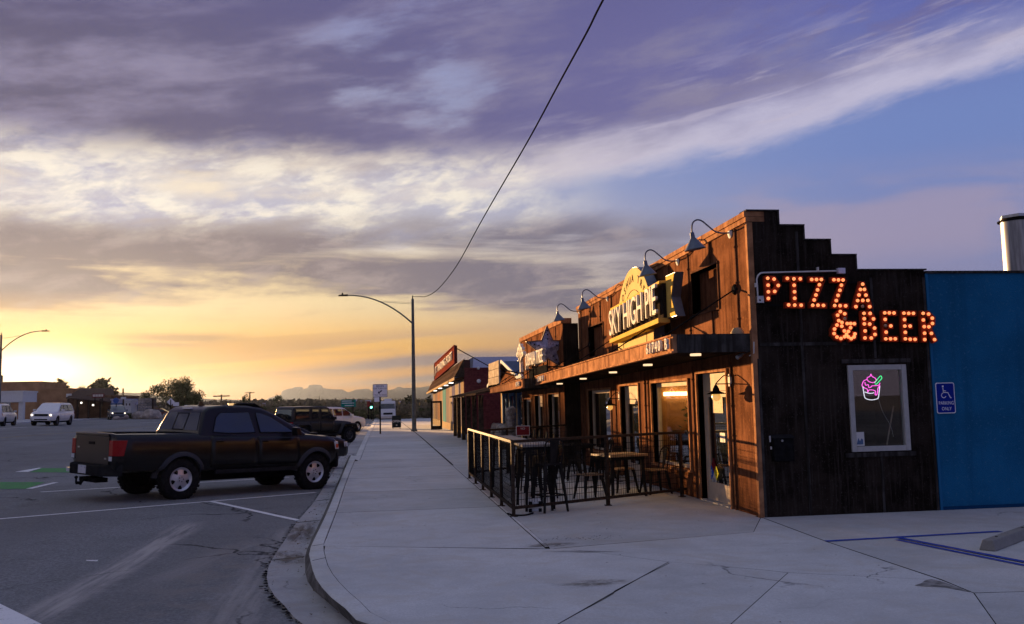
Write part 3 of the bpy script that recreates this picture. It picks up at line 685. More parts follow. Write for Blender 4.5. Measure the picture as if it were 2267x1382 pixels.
stripe('parking_line', (735,997), (770,991), 0.10, M_white_line); stripe('parking_line', (640,1010), (700,1002), 0.10, M_white_line)
stripe('parking_line', (738,1009), (775,1006), 0.10, M_white_line)
mark('stop_bar', [(-60,1310),(0,1338),(92,1383),(60,1420),(-60,1390)], M_white_line)
mark('bike_lane_green', [(66,1046),(92,1037),(250,1037),(250,1047)], M_green); mark('bike_lane_edge', [(33,1045.5),(62,1045.5),(92,1037),(86,1036.5)], M_white_line, dz=0.010)
mark('bike_lane_green', [(-80,1068),(100,1068),(58,1083),(-80,1084)], M_green); mark('bike_lane_edge', [(57,1083),(72,1083),(130,1069),(118,1069)], M_white_line, dz=0.010)
mark('crossing_dash', [(190,1241),(218,1241),(215,1244),(192,1243)], M_white_line)
stripe('centre_line', (-40,973), (600,925), 0.16, M_yellow, n=20)
stripe('lane_dash', (310,936), (348,936), 0.3, M_white_line); stripe('lane_line', (-10,950), (60,946), 0.12, M_white_line)
# blue lines of the accessible bay
stripe('bay_line', (1828,1199), (2215,1177), 0.10, M_blue_line, False, dz=0.005)
stripe('bay_line', (1990,1192), (2330,1257.6), 0.085, M_blue_line, False, dz=0.010)
stripe('bay_line', (1985,1195.5), (2325,1264), 0.075, M_blue_line, False, dz=0.005)
# forecourt lines far along the street
stripe('forecourt_line', (952,994), (1021,991), 0.12, M_white_line, False, dz=0.012)
# concrete wheel stop
w0 = onZ(2186,1220); w1 = onZ(2330,1165)
b = MB(); d = (w1 - w0); L = d.length
b.add([(0,-.09,0),(L,-.09,0),(L,.09,0),(0,.09,0),(0.03,-.055,.115),(L-.03,-.055,.115),(L-.03,.055,.115),(0.03,.055,.115)], [(3,2,1,0),(4,5,6,7),(0,1,5,4),(1,2,6,5),(2,3,7,6),(3,0,4,7)])
ws = thing('wheel_stop', 'grey concrete wheel stop lying in the blue lined bay', 'wheel stop', (w0.x, w0.y, 0.001), math.atan2(d.y, d.x))
b.build('block', concrete('concrete_stop', (0.30,0.295,0.28), 0.6), ws, bevel=0.012)
for u in (0.32, 1.25):
    q = MB(); q.cyl((u, 0.0, 0.10), (u, 0.0, 0.121), 0.016, n=8); q.build('anchor_hole', M_joint, ws)

# ------------------------------------------------------------------ PIZZA BUILDING
FXP, Y0, Y1 = 5.41, 13.03, 25.34
ptop = lambda y: 4.51 - 0.013*(y - Y0)
def cells(b, us, vs_, holes, put, top=None):
    """fill the grid us x vs_ with blocks, leaving the holes (u0,u1,v0,v1) open; put(u0,u1,v0,v1) adds one block"""
    us = sorted(set(us + [h[i] for h in holes for i in (0, 1)])); vv = sorted(set(vs_ + [h[i] for h in holes for i in (2, 3)]))
    lo, hi = min(us), max(us)
    for u0, u1 in zip(us, us[1:]):
        run = None
        for v0, v1 in zip(vv, vv[1:]):
            if any(h[0] <= (u0+u1)/2 <= h[1] and h[2] <= (v0+v1)/2 <= h[3] for h in holes):
                if run: put(u0, u1, run[0], run[1]); run = None
                continue
            run = (run[0], v1) if run else (v0, v1)
        if run: put(u0, u1, run[0], run[1])
def clip_holes(holes, u0, u1):
    return [(max(h[0],u0), min(h[1],u1), h[2], h[3]) for h in holes if h[0] < u1-1e-4 and h[1] > u0+1e-4]
def facade(parent, X, edges, z0, ztop, holes, m, name='panel', gap=0.006, T=0.20):
    """steel wall panels between the edges along the street, facing -X"""
    for i, (a, c) in enumerate(zip(edges, edges[1:])):
        hs = [h for h in clip_holes(holes, a+gap, c-gap) if h[1]-h[0] > 0.02]
        b = MB(); dx = random.uniform(-0.004, 0.004)
        zt = lambda y: ztop(y) if callable(ztop) else ztop
        zmax = 50.0
        def put(u0, u1, v0, v1):
            A, C = (zt(u0), zt(u1)) if v1 == zmax else (v1, v1)
            b.hexa([(X+dx,u0,v0),(X+T,u0,v0),(X+T,u1,v0),(X+dx,u1,v0)], [(X+dx,u0,A),(X+T,u0,A),(X+T,u1,C),(X+dx,u1,C)])
        cells(b, [a+gap, c-gap], [z0, zmax], hs, put)
        if b.v: b.build(name, m, parent, bevel=0.004)
def battens(parent, X, ys, z0, z1, m, holes=(), w=0.035, p=0.020, bolts=True):
    for y in ys:
        segs = [(z0, z1(y) if callable(z1) else z1)]
        for h in holes:
            if h[0]-0.02 < y < h[1]+0.02:
                segs = [s for a, c in segs for s in ((a, min(c, h[2]-0.04)), (max(a, h[3]+0.04), c)) if s[1]-s[0] > 0.05]
        for a, c in segs:
            b = MB(); b.box(X-p, X-0.004, y-w/2, y+w/2, a, c)
            if bolts:
                n = max(2, int((c-a)/0.42))
                for k in range(n):
                    zc = a + (c-a)*(k+0.5)/n; b.cyl((X-p-0.012, y, zc), (X-p, y, zc), 0.016, n=6)
            b.build('batten', m, parent)
pz_b = thing('pizza_building', 'rusted steel pizza restaurant with stepped parapet and street canopy', 'building', (FXP, Y0, 0))
PB = pz_b; PBM = Matrix.Translation((-FXP, -Y0, 0))
def own(o, t):                                           # keep world placement while parenting to an unrotated thing
    o.parent = t; o.matrix_parent_inverse = Matrix.Translation(-Vector(t.location)); return o
class Own:
    """collect children made with world coordinates"""
    def __init__(s, t): s.t = t; s.before = set(bpy.data.objects)
    def __enter__(s): return s
    def __exit__(s, *a):
        for o in list(bpy.data.objects):
            if o not in s.before and o.parent is None and o is not s.t and not o.get('category'): own(o, s.t)
low_holes = [(14.18,15.58,-0.1,2.16), (16.08,18.38,0.47,2.06), (19.35,20.90,-0.1,2.05), (21.84,24.30,0.47,2.0)]
up_holes = [(14.36,15.66,3.20,3.93), (22.41,24.07,2.88,3.66), (17.7,19.1,3.05,3.8)]
with Own(pz_b):
    upY = [13.03,13.55,14.68,15.80,16.95,18.10,19.22,20.35,21.50,22.65,23.80,24.95,25.34]
    loY = [13.03,13.98,15.80,18.86,21.35,24.70,25.34]
    facade(None, FXP, loY, 0.0, 2.52, low_holes, M_corten)
    facade(None, FXP, upY, 2.526, lambda y: ptop(y)-0.16, up_holes, M_corten)
    battens(None, FXP, upY[1:-1], 2.66, lambda y: ptop(y)-0.17, M_bat, up_holes)
    battens(None, FXP, loY[1:-1] + [24.98, 18.62], 0.0, 2.30, M_bat, low_holes)
    b = MB(); y_ = (Y0, Y1)                                              # parapet cap: two stepped bands
    for (p, za, zb) in ((0.035, -0.16, -0.085), (0.055, -0.083, 0.0)):
        b.hexa([(FXP-p,Y0-0.002,ptop(Y0)+za),(FXP+.26,Y0-0.002,ptop(Y0)+za),(FXP+.26,Y1,ptop(Y1)+za),(FXP-p,Y1,ptop(Y1)+za)],
               [(FXP-p,Y0-0.002,ptop(Y0)+zb),(FXP+.26,Y0-0.002,ptop(Y0)+zb),(FXP+.26,Y1,ptop(Y1)+zb),(FXP-p,Y1,ptop(Y1)+zb)])
    b.build('parapet_cap', M_cort_l, bevel=0.006)
    for (a, c, z0, z1) in up_holes:                                      # blind sunk panels with a steel rim
        b = MB(); b.box(FXP+0.15, FXP+0.19, a, c, z0, z1); o = b.build('sunk_panel', M_corten)
        r = MB(); e = 0.03
        for q in ((a-e,a,z0-e,z1+e), (c,c+e,z0-e,z1+e), (a,c,z0-e,z0), (a,c,z1,z1+e)): r.box(FXP-0.018, FXP+0.15, *q)
        r.build('rim', M_bat, o)
    # side wall: panels between battens, stepped top
    steps = [(5.41,5.88,4.51),(5.88,6.27,4.29),(6.27,6.68,4.07),(6.68,7.08,3.84),(7.08,8.20,3.61)]
    wh = (6.87,7.76,0.92,2.16)
    for a, c in ((5.41+0.004,6.16),(6.16,7.31),(7.31,8.195)):
        for z0, z1 in ((0.0, 2.50), (2.508, 99)):
            b = MB(); cuts = sorted({a, c, *[s[0] for s in steps if a < s[0] < c], *[v for v in wh[:2] if a < v < c]})
            for u0, u1 in zip(cuts, cuts[1:]):
                top = next(s[2] for s in steps if s[0] <= (u0+u1)/2 <= s[1]) if z1 == 99 else z1
                if z0 == 0 and wh[0] <= (u0+u1)/2 <= wh[1]: rs = [(0, wh[2]), (wh[3], z1)]
                else: rs = [(z0, top)]
                for r0, r1 in rs: b.box(u0 + (0.004 if u0 == a else 0), u1 - (0.004 if u1 == c else 0), Y0, Y0+0.2, r0, r1)
            b.build('panel', M_dark, None)
    for x, segs in ((6.16, ((0.0,3.05),(3.6,4.2))), (7.31, ((0.0,0.82),(2.28,3.5))), (5.47, ((0.0,2.3),)), (8.165, ((0.0,3.5),))):
        for a, c in segs: b = MB(); b.box(x-0.02, x+0.02, Y0-0.016, Y0-0.001, a, c); b.build('batten', M_dbat)
    b = MB(); b.box(5.50, 6.90, Y0-0.020, Y0-0.001, 2.485, 2.535); b.build('batten', M_dbat)
    b = MB()                                                             # pale coping on the steps
    for i, (x0, x1, z) in enumerate(steps):
        b.box(x0-(0.0 if i else 0.03), x1+0.02, Y0-0.03, Y0+0.24, z+0.001, z+0.022)
    for (x0, x1, z), (_, _, z2) in zip(steps, steps[1:]): b.box(x1-0.002, x1+0.018, Y0-0.028, Y0+0.235, z2+0.023, z)
    b.build('coping', M_dbat)
    b = MB(); b.box(5.62, 13.5, Y0+0.22, Y1-0.02, 3.2, 3.3); b.build('roof', M_lav)
    b = MB(); b.box(5.62, 8.3, Y1-0.2, Y1-0.001, 0, 4.2); b.box(13.3, 13.5, 13.3, 25.3, 0, 3.2); b.build('rear_wall', M_dark)
    b = MB(); b.box(5.38, 5.47, Y0-0.012, Y0+0.06, 0, 4.34); b.build('corner_trim', M_cort_l)
    # side window with aluminium frame
    f = MB(); fr = 0.055
    for q in ((wh[0]-.02,wh[0]+fr,wh[2]-.02,wh[3]+.02),(wh[1]-fr,wh[1]+.02,wh[2]-.02,wh[3]+.02)): f.box(q[0],q[1],Y0-0.035,Y0+0.05,q[2],q[3])
    for q in ((wh[2]-.02,wh[2]+fr),(wh[3]-fr,wh[3]+.02)): f.box(wh[0]+fr+.001,wh[1]-fr-.001,Y0-0.032,Y0+0.05,q[0],q[1])
    win = f.build('window', M_alu, bevel=0.004)
    g = MB(); g.box(wh[0]+fr, wh[1]-fr, Y0+0.012, Y0+0.018, wh[2]+fr, wh[3]-fr); g.build('pane', M_tglass, win)
    sl = MB(); sl.box(wh[0]-.12, wh[1]+.10, Y0-0.03, Y0-0.002, wh[2]-.10, wh[2]-.035); sl.box(wh[0]-.12, wh[1]+.10, Y0-0.03, Y0-0.002, wh[3]+.05, wh[3]+.11); sl.build('sill', M_dbat, win)
    r = MB(); x0, x1, ya, yb, z0, z1 = 6.5, 8.15, Y0+0.21, Y0+1.6, 0.6, 2.45
    r.quad((x0,yb,z0),(x1,yb,z0),(x1,yb,z1),(x0,yb,z1)); r.quad((x0,ya,z0),(x0,yb,z0),(x0,yb,z1),(x0,ya,z1)); r.quad((x1,ya,z0),(x1,yb,z0),(x1,yb,z1),(x1,ya,z1))
    r.quad((x0,ya,z0),(x1,ya,z0),(x1,yb,z0),(x0,yb,z0)); r.quad((x0,ya,z1),(x1,ya,z1),(x1,yb,z1),(x0,yb,z1)); r.build('interior', M_int)
    r = MB(); r.box(6.9, 7.5, Y0+0.9, Y0+1.3, 0.65, 1.25); r.box(6.95, 7.6, Y0+1.2, Y0+1.5, 1.55, 1.6); r.build('shelving', M_dwood)
    q = MB(); c0 = onY(1892,957,Y0+.01); c1 = onY(1914,987,Y0+.01); q.box(c0.x, c1.x, Y0+0.006, Y0+0.010, c1.z, c0.z); st = q.build('window_sticker', M_white, win)
    q = MB(); q.add([(c0.x+.02,Y0+.0045,c1.z+.02),(c1.x-.02,Y0+.0045,c1.z+.02),(c1.x-.02,Y0+.0045,c1.z+.09),(c1.x-.045,Y0+.0045,c1.z+.11),(c1.x-.07,Y0+.0045,c1.z+.07),(c0.x+.05,Y0+.0045,c1.z+.12)],[(0,1,2,3,4,5)]); q.build('sticker_print', M_bluefr, win)

def opening(kind, X, y0, y1, z0, z1, fm, depth=0.13, transom=0.0, handle_far=False, mullion=None, pane=None):
    """window or door set back in a facade that faces -X; y0 is the end nearer the camera"""
    s = MB(); e = 0.045                                                   # steel surround, proud of the panels
    for q in ((y0-e,y0,z0,z1+e),(y1,y1+e,z0,z1+e),(y0,y1,z1,z1+e)): s.box(X-0.028, X+0.19, *q)
    if kind == 'window': s.box(X-0.05, X+0.19, y0-e, y1+e, z0-e, z0-0.001)
    sur = s.build('door_surround' if kind == 'door' else 'window_surround', M_cort_l, bevel=0.003)
    f = MB(); w = 0.05; xa, xb = X+depth-0.03, X+depth+0.05; t = z1 - 0.002
    f.box(xa, xb, y0+.002, y0+w, z0, t); f.box(xa, xb, y1-w, y1-.002, z0, t); f.box(xa+.002, xb, y0+w, y1-w, t-w*1.6, t)
    if kind == 'window': f.box(xa+.002, xb, y0+w, y1-w, z0, z0+w)
    if mullion: f.box(xa+.003, xb, y0+w, y1-w, mullion-.02, mullion+.02)
    if transom: f.box(xa+.004, xb-.02, y0+w, y1-w, t-transom, t-w*1.6)
    d = f.build(kind, fm, bevel=0.003)
    if kind == 'window':
        g = MB(); g.box(X+depth+.005, X+depth+.015, y0+w, y1-w, z0+w, t-w*1.6); g.build('pane', pane or M_glass, d)
        return d
    a, c, top = y0+w+.006, y1-w-.006, t-max(transom, w*1.6)-.006
    l = MB(); st = 0.11                                                   # leaf: stiles, rails
    for q in ((a,a+st,z0+.01,top),(c-st,c,z0+.01,top),(a+st,c-st,z0+.01,z0+.32),(a+st,c-st,top-.10,top)): l.box(X+depth-.02, X+depth+.025, *q)
    l.build('leaf', fm, d, bevel=0.003)
    g = MB(); g.box(X+depth+.002, X+depth+.010, a+st, c-st, z0+.32, top-.10); g.build('pane', M_glass, d)
    hy = (c-st/2) if handle_far else (a+st/2); h = MB()
    h.tube([(X+depth-.02,hy,1.14),(X+depth-.075,hy,1.14),(X+depth-.085,hy,1.12),(X+depth-.085,hy,0.87),(X+depth-.075,hy,0.85),(X+depth-.02,hy,0.85)], 0.011, 8); h.build('handle', M_galv, d, smooth=40)
    th = MB(); th.box(X-0.02, X+depth+.05, y0, y1, z0+.002, z0+.022); th.build('threshold', M_alu, d)
    return d
with Own(pz_b):
    d1 = opening('door', FXP, 14.18, 15.58, 0.0, 2.16, M_cream, transom=0.30)
    w1 = opening('window', FXP, 16.08, 18.38, 0.47, 2.06, M_cream, pane=M_tglass)
    r = MB(); xa_, xb_, ya_, yb_ = FXP+.21, FXP+2.4, 15.95, 18.75; zb_, zt2_ = .3, 2.45
    r.quad((xb_,ya_,zb_),(xb_,yb_,zb_),(xb_,yb_,zt2_),(xb_,ya_,zt2_)); r.quad((xa_,yb_,zb_),(xb_,yb_,zb_),(xb_,yb_,zt2_),(xa_,yb_,zt2_)); r.quad((xa_,ya_,zb_),(xb_,ya_,zb_),(xb_,ya_,zt2_),(xa_,ya_,zt2_)); r.quad((xa_,ya_,zt2_),(xb_,ya_,zt2_),(xb_,yb_,zt2_),(xa_,yb_,zt2_)); r.quad((xa_,ya_,zb_),(xb_,ya_,zb_),(xb_,yb_,zb_),(xa_,yb_,zb_)); r.build('interior', mat('amber_interior', (0.34,0.17,0.07), .9, var=.3, vs=2))
    r = MB(); r.box(FXP+.9, FXP+1.1, 16.6, 18.4, 2.30, 2.40); r.box(FXP+.34, FXP+1.1, 18.62, 18.70, 1.80, 1.88); r.build('interior_lamp', mat('strip_lamp', (1,.8,.5), .4, emit=(1,.62,.22), es=1.6))
    r = MB()
    for yy, zz in ((16.7,1.7),(17.2,1.55),(17.8,1.72),(18.2,1.5)): r.cyl((FXP+.75,yy,zz),(FXP+.75,yy,2.4),.006,n=4); r.lathe([(0,-.12),(.035,-.08),(.035,.08),(0,.12)], (FXP+.75,yy,zz), 'z', 8)
    r.build('pendant_lamp', mat('pendant_glow', (1,.8,.5), .4, emit=(1,.55,.18), es=.16))
    r = MB(); r.box(FXP+.5, FXP+1.0, 16.2, 18.5, .3, 1.05); r.box(FXP+.45, FXP+1.05, 16.1, 18.6, 1.05, 1.09); r.build('counter', M_dwood)
    r = MB(); leaf_ = random.Random(4)
    for k in range(60): p = Vector((FXP+.6+leaf_.gauss(0,.12), 17.5+leaf_.gauss(0,.18), 1.38+leaf_.gauss(0,.14))); u = Vector((leaf_.gauss(0,1),leaf_.gauss(0,1),leaf_.gauss(0,1))).normalized(); v = u.orthogonal().normalized(); r.add([p-u*.06, p+v*.025, p+u*.06, p-v*.025], [(0,1,2,3)])
    r.cyl((FXP+.6,17.5,1.09),(FXP+.6,17.5,1.25),.07,.09,8); r.build('potted_plant', mat('house_plant', (0.05,0.07,0.02), .9))
    d2 = opening('door', FXP, 19.35, 20.90, 0.0, 2.05, M_cream, transom=0.30)
    w2 = opening('window', FXP, 21.84, 24.30, 0.47, 2.0, M_cream)
    X = FXP + 0.124
    # notices on the near door: paper menu, hours card, four-colour hazard diamond
    def card(py0, px0, px1, py1, m, name, dx=0.0, par=d1):
        A, C = onX(px0, py0, X-dx), onX(px1, py1, X-dx); q = MB(); q.box(X-dx-.003, X-dx, A.y, C.y, C.z, A.z); return q.build(name, m, par)
    card(880, 1577, 1601, 915, mat('paper_notice', (0.60,0.50,0.34), 0.8, spots=(30,(0.30,0.20,0.12),0.58,0.66)), 'paper_notice')
    card(958, 1594, 1606, 980, M_offw, 'hours_card')
    ctr = onX(1581, 1047, X); s_ = 0.115
    for (dy, dz, m, nm) in ((0, s_, M_maroon, 'hazard_diamond_red'), (s_, 0, mat('sticker_blue', (0.03,0.12,0.55), 0.5), 'hazard_diamond_blue'), (-s_, 0, mat('sticker_yellow', (0.65,0.60,0.06), 0.5), 'hazard_diamond_yellow'), (0, -s_, M_white, 'hazard_diamond_white')):
        q = MB(); y, z = ctr.y+dy, ctr.z+dz*1.12; k = s_*0.97
        q.prism([(X-.004,y-k,z),(X-.004,y,z+k*1.12),(X-.004,y+k,z),(X-.004,y,z-k*1.12)], (0.003,0,0)); q.build(nm, m, d1)
    text_obj('hazard_print', '0', 0.14, M_ink, (X-.006, ctr.y-s_, ctr.z), (0,-1,0), (0,0,1), d1); text_obj('hazard_print', 'SA', 0.10, M_ink, (X-.006, ctr.y, ctr.z-s_*1.12), (0,-1,0), (0,0,1), d1); text_obj('hazard_print', '2', 0.12, M_signwhite, (X-.006, ctr.y+s_, ctr.z), (0,-1,0), (0,0,1), d1)

# canopy along the front, with soffit lights, tie rods and address
CX = 4.20; cb = lambda y: 2.41 - 0.0176*(y-13.08); ct = lambda y: 2.68 - 0.0184*(y-13.08)
def canopy(X0, X1, ya, yb, zb, zt, lights, rods, addr, mfas=M_cort_l):
    d = MB(); d.hexa([(X0+.06,ya+.05,zb(ya)+.03),(X1-.002,ya+.05,zb(ya)+.03),(X1-.002,yb-.05,zb(yb)+.03),(X0+.06,yb-.05,zb(yb)+.03)],
                     [(X0+.06,ya+.05,zt(ya)-.06),(X1-.002,ya+.05,zt(ya)-.06),(X1-.002,yb-.05,zt(yb)-.06),(X0+.06,yb-.05,zt(yb)-.06)])
    c = d.build('canopy', M_dark)
    n = 3
    for i in range(n):                                                     # channel fascia in three lengths
        a, e = ya + (yb-ya)*i/n + .003, ya + (yb-ya)*(i+1)/n - .003; f = MB()
        for (p0, p1, k0, k1) in ((0.0,0.055,0.10,0.90),(-0.03,0.06,0.0,0.10),(-0.03,0.06,0.90,1.0)):
            z = lambda y, k: zb(y)*(1-k)+zt(y)*k
            f.hexa([(X0+p0,a,z(a,k0)),(X0+p1,a,z(a,k0)),(X0+p1,e,z(e,k0)),(X0+p0,e,z(e,k0))],[(X0+p0,a,z(a,k1)),(X0+p1,a,z(a,k1)),(X0+p1,e,z(e,k1)),(X0+p0,e,z(e,k1))])
        f.build('fascia', mfas, c, bevel=0.003)
    for y, s_ in ((ya, 1), (yb, -1)):
        f = MB(); f.box(X0+.058, X1-.003, y, y+s_*.045, zb(y)+.02, zt(y)-.02); f.box(X0+.058, X1-.004, y-.0*s_, y+s_*.06, zb(y), zb(y)+.019); f.box(X0+.058, X1-.004, y, y+s_*.06, zt(y)-.019, zt(y)); f.build('end_channel', M_dbat if s_ > 0 else M_dark, c)
    for (px, py) in lights:
        p = onX(px, py, (X0+X1)/2 - 0.02); f = MB(); f.lathe([(0.085,-0.030),(0.085,0.03)], (p.x, p.y, zb(p.y)+.028), 'z', 16); f.build('downlight', M_dl, c)
    for (y, z) in rods:
        f = MB(); A = (X1-.03, y, z); B = (X0+.05, y+0.12, zt(y)+.02); f.tube([A, B], 0.013, 6); mA = Vector(A).lerp(Vector(B), .62); f.tube([Vector(A).lerp(Vector(B), .56), mA], 0.024, 6)
        f.lathe([(0.06,-.02),(0.085,0),(0.085,.03)], (X1-.034, y, z), 'x', 8); f.box(X0+.02, X0+.10, y+.08, y+.16, zt(y)-.005, zt(y)+.05); f.build('tie_rod', M_black, c)
    return c
with Own(pz_b):
    can1 = canopy(CX, FXP, 13.08, 25.56, cb, ct, [(1540,786),(1434,806),(1357,824),(1291,838),(1239,849)], [(13.61,3.40),(16.97,3.33),(20.4,3.26),(23.9,3.2)], None)
    def number(txt, y, X, zf, size, par, sp):
        for i, chx in enumerate(txt):
            if chx != ' ': yy = y + sp*(len(txt)/2 - i - .5); text_obj('address_digit', chx, size, M_offw, (X, yy, zf(yy)), (0,-1,0), (0,0,1), par, extrude=0.022)
    mz = lambda y: (cb(y)+ct(y))/2
    ap = onX(1457, 771, CX-.03); number('61740 B', ap.y, CX-.045, mz, .235, can1, .165)
    ap = onX(1194, 842, CX-.03); number('61740 A', ap.y-.3, CX-.045, mz, .20, can1, .14)
    q = MB(); p = onX(1641, 738, 5.30); q.lathe([(0.10,0),(0.10,.04),(0.06,.10),(0.0,.11)], (5.24, p.y, ct(p.y)-.005), 'z', 12); q.build('roof_vent', M_tan, smooth=40)

# gooseneck lamps
def goose(px, py, label, src=None):
    p = onX(px, py, FXP)
    if src: return dup(src, (FXP, p.y, p.z), 0, label)
    t = thing('gooseneck_lamp', label, 'wall lamp', (FXP, p.y, p.z), 0, 'gooseneck lamps on the parapet')
    q = MB(); q.lathe([(0.085,0.0),(0.085,-.012),(0.05,-.03),(0.018,-.035)], (0,0,0), 'x', 16); q.build('mounting_plate', M_white, t, smooth=40)
    arm = smooth_path3([(-.02,0,0),(-.16,0,.0),(-.26,0,.03),(-.36,0,.11),(-.46,0,.19),(-.54,0,.205),(-.605,0,.16),(-.625,0,.08),(-.625,0,-.01)], 5)
    q = MB(); q.tube(arm, 0.013, 8); q.build('arm', M_slate, t, smooth=60)
    q = MB(); q.lathe([(0.026,.02),(0.034,0.0),(0.036,-.07),(0.058,-.10),(0.165,-.25),(0.170,-.255),(0.160,-.25),(0.05,-.10),(0.02,-.09)], (0,0,0), 'z', 24, cap=False)
    s_ = q.build('shade', M_slate, t, smooth=50); s_.location = (-.625,0,-.01); s_.rotation_euler = (0, R(-9), 0)
    q = MB(); q.lathe([(0.0,-.235),(0.03,-.22),(0.04,-.19),(0.03,-.13),(0.015,-.11)], (0,0,0), 'z', 12); u = q.build('bulb', M_white, s_, smooth=60)
    return t
def smooth_path3(P, n=5):
    P = [Vector(p) for p in P]; out = []
    for i in range(len(P)-1):
        p0, p1, p2, p3 = P[max(i-1,0)], P[i], P[i+1], P[min(i+2,len(P)-1)]
        for k in range(n):
            t = k/n; out.append(0.5*(2*p1 + (p2-p0)*t + (2*p0-5*p1+4*p2-p3)*t*t + (3*p1-p0-3*p2+p3)*t**3))
    out.append(P[-1]); return out
G1 = goose(1617, 516, 'blue grey gooseneck lamp on the rusted wall nearest the stepped corner')
goose(1501, 578, 'blue grey gooseneck lamp reaching over the right edge of the round pie sign', G1)
goose(1345, 660, 'blue grey gooseneck lamp on the rusted wall just left of the pie sign', G1)
goose(1283, 689, 'blue grey gooseneck lamp at the far end of the wall above the metal star', G1)

# wall lanterns
def lantern(px, py, label, src=None, X=FXP):
    p = onX(px, py, X)
    if src: return dup(src, (X, p.y, p.z), 0, label)
    t = thing('wall_lantern', label, 'wall lantern', (X, p.y, p.z), 0, 'wall lanterns under the canopy')
    q = MB(); pts = [(-.004, 0.045*math.cos(a), 0.10*math.sin(a)) for a in [2*math.pi*k/20 for k in range(20)]]; q.prism(pts, (-.03,0,0)); q.build('back_plate', M_offw, t)
    q = MB(); q.tube([(-.03,0,-.055),(-.26,0,-.055)], 0.010, 6); q.tube(smooth_path3([(-.03,0,.06),(-.10,0,.08),(-.20,0,.0),(-.245,0,-.05),(-.25,0,-.09)], 4), 0.009, 6); q.build('arm', M_black, t)
    q = MB(); q.lathe([(0.018,-.07),(0.03,-.09),(0.05,-.13),(0.055,-.165),(0.15,-.205),(0.152,-.213),(0.05,-.20)], (-.25,0,0), 'z', 20, cap=False); q.build('shade', M_black, t, smooth=40)
    q = MB(); q.lathe([(0.045,-.20),(0.068,-.235),(0.070,-.265),(0.055,-.30),(0.02,-.322),(0.0,-.324)], (-.25,0,0), 'z', 16); q.build('globe', M_lantern, t, smooth=60)
    return t
LA = lantern(1618, 842, 'black wall lantern with amber globe right of the nearest glass door')
lantern(1373, 877, 'black wall lantern between the far window and the second door', LA)

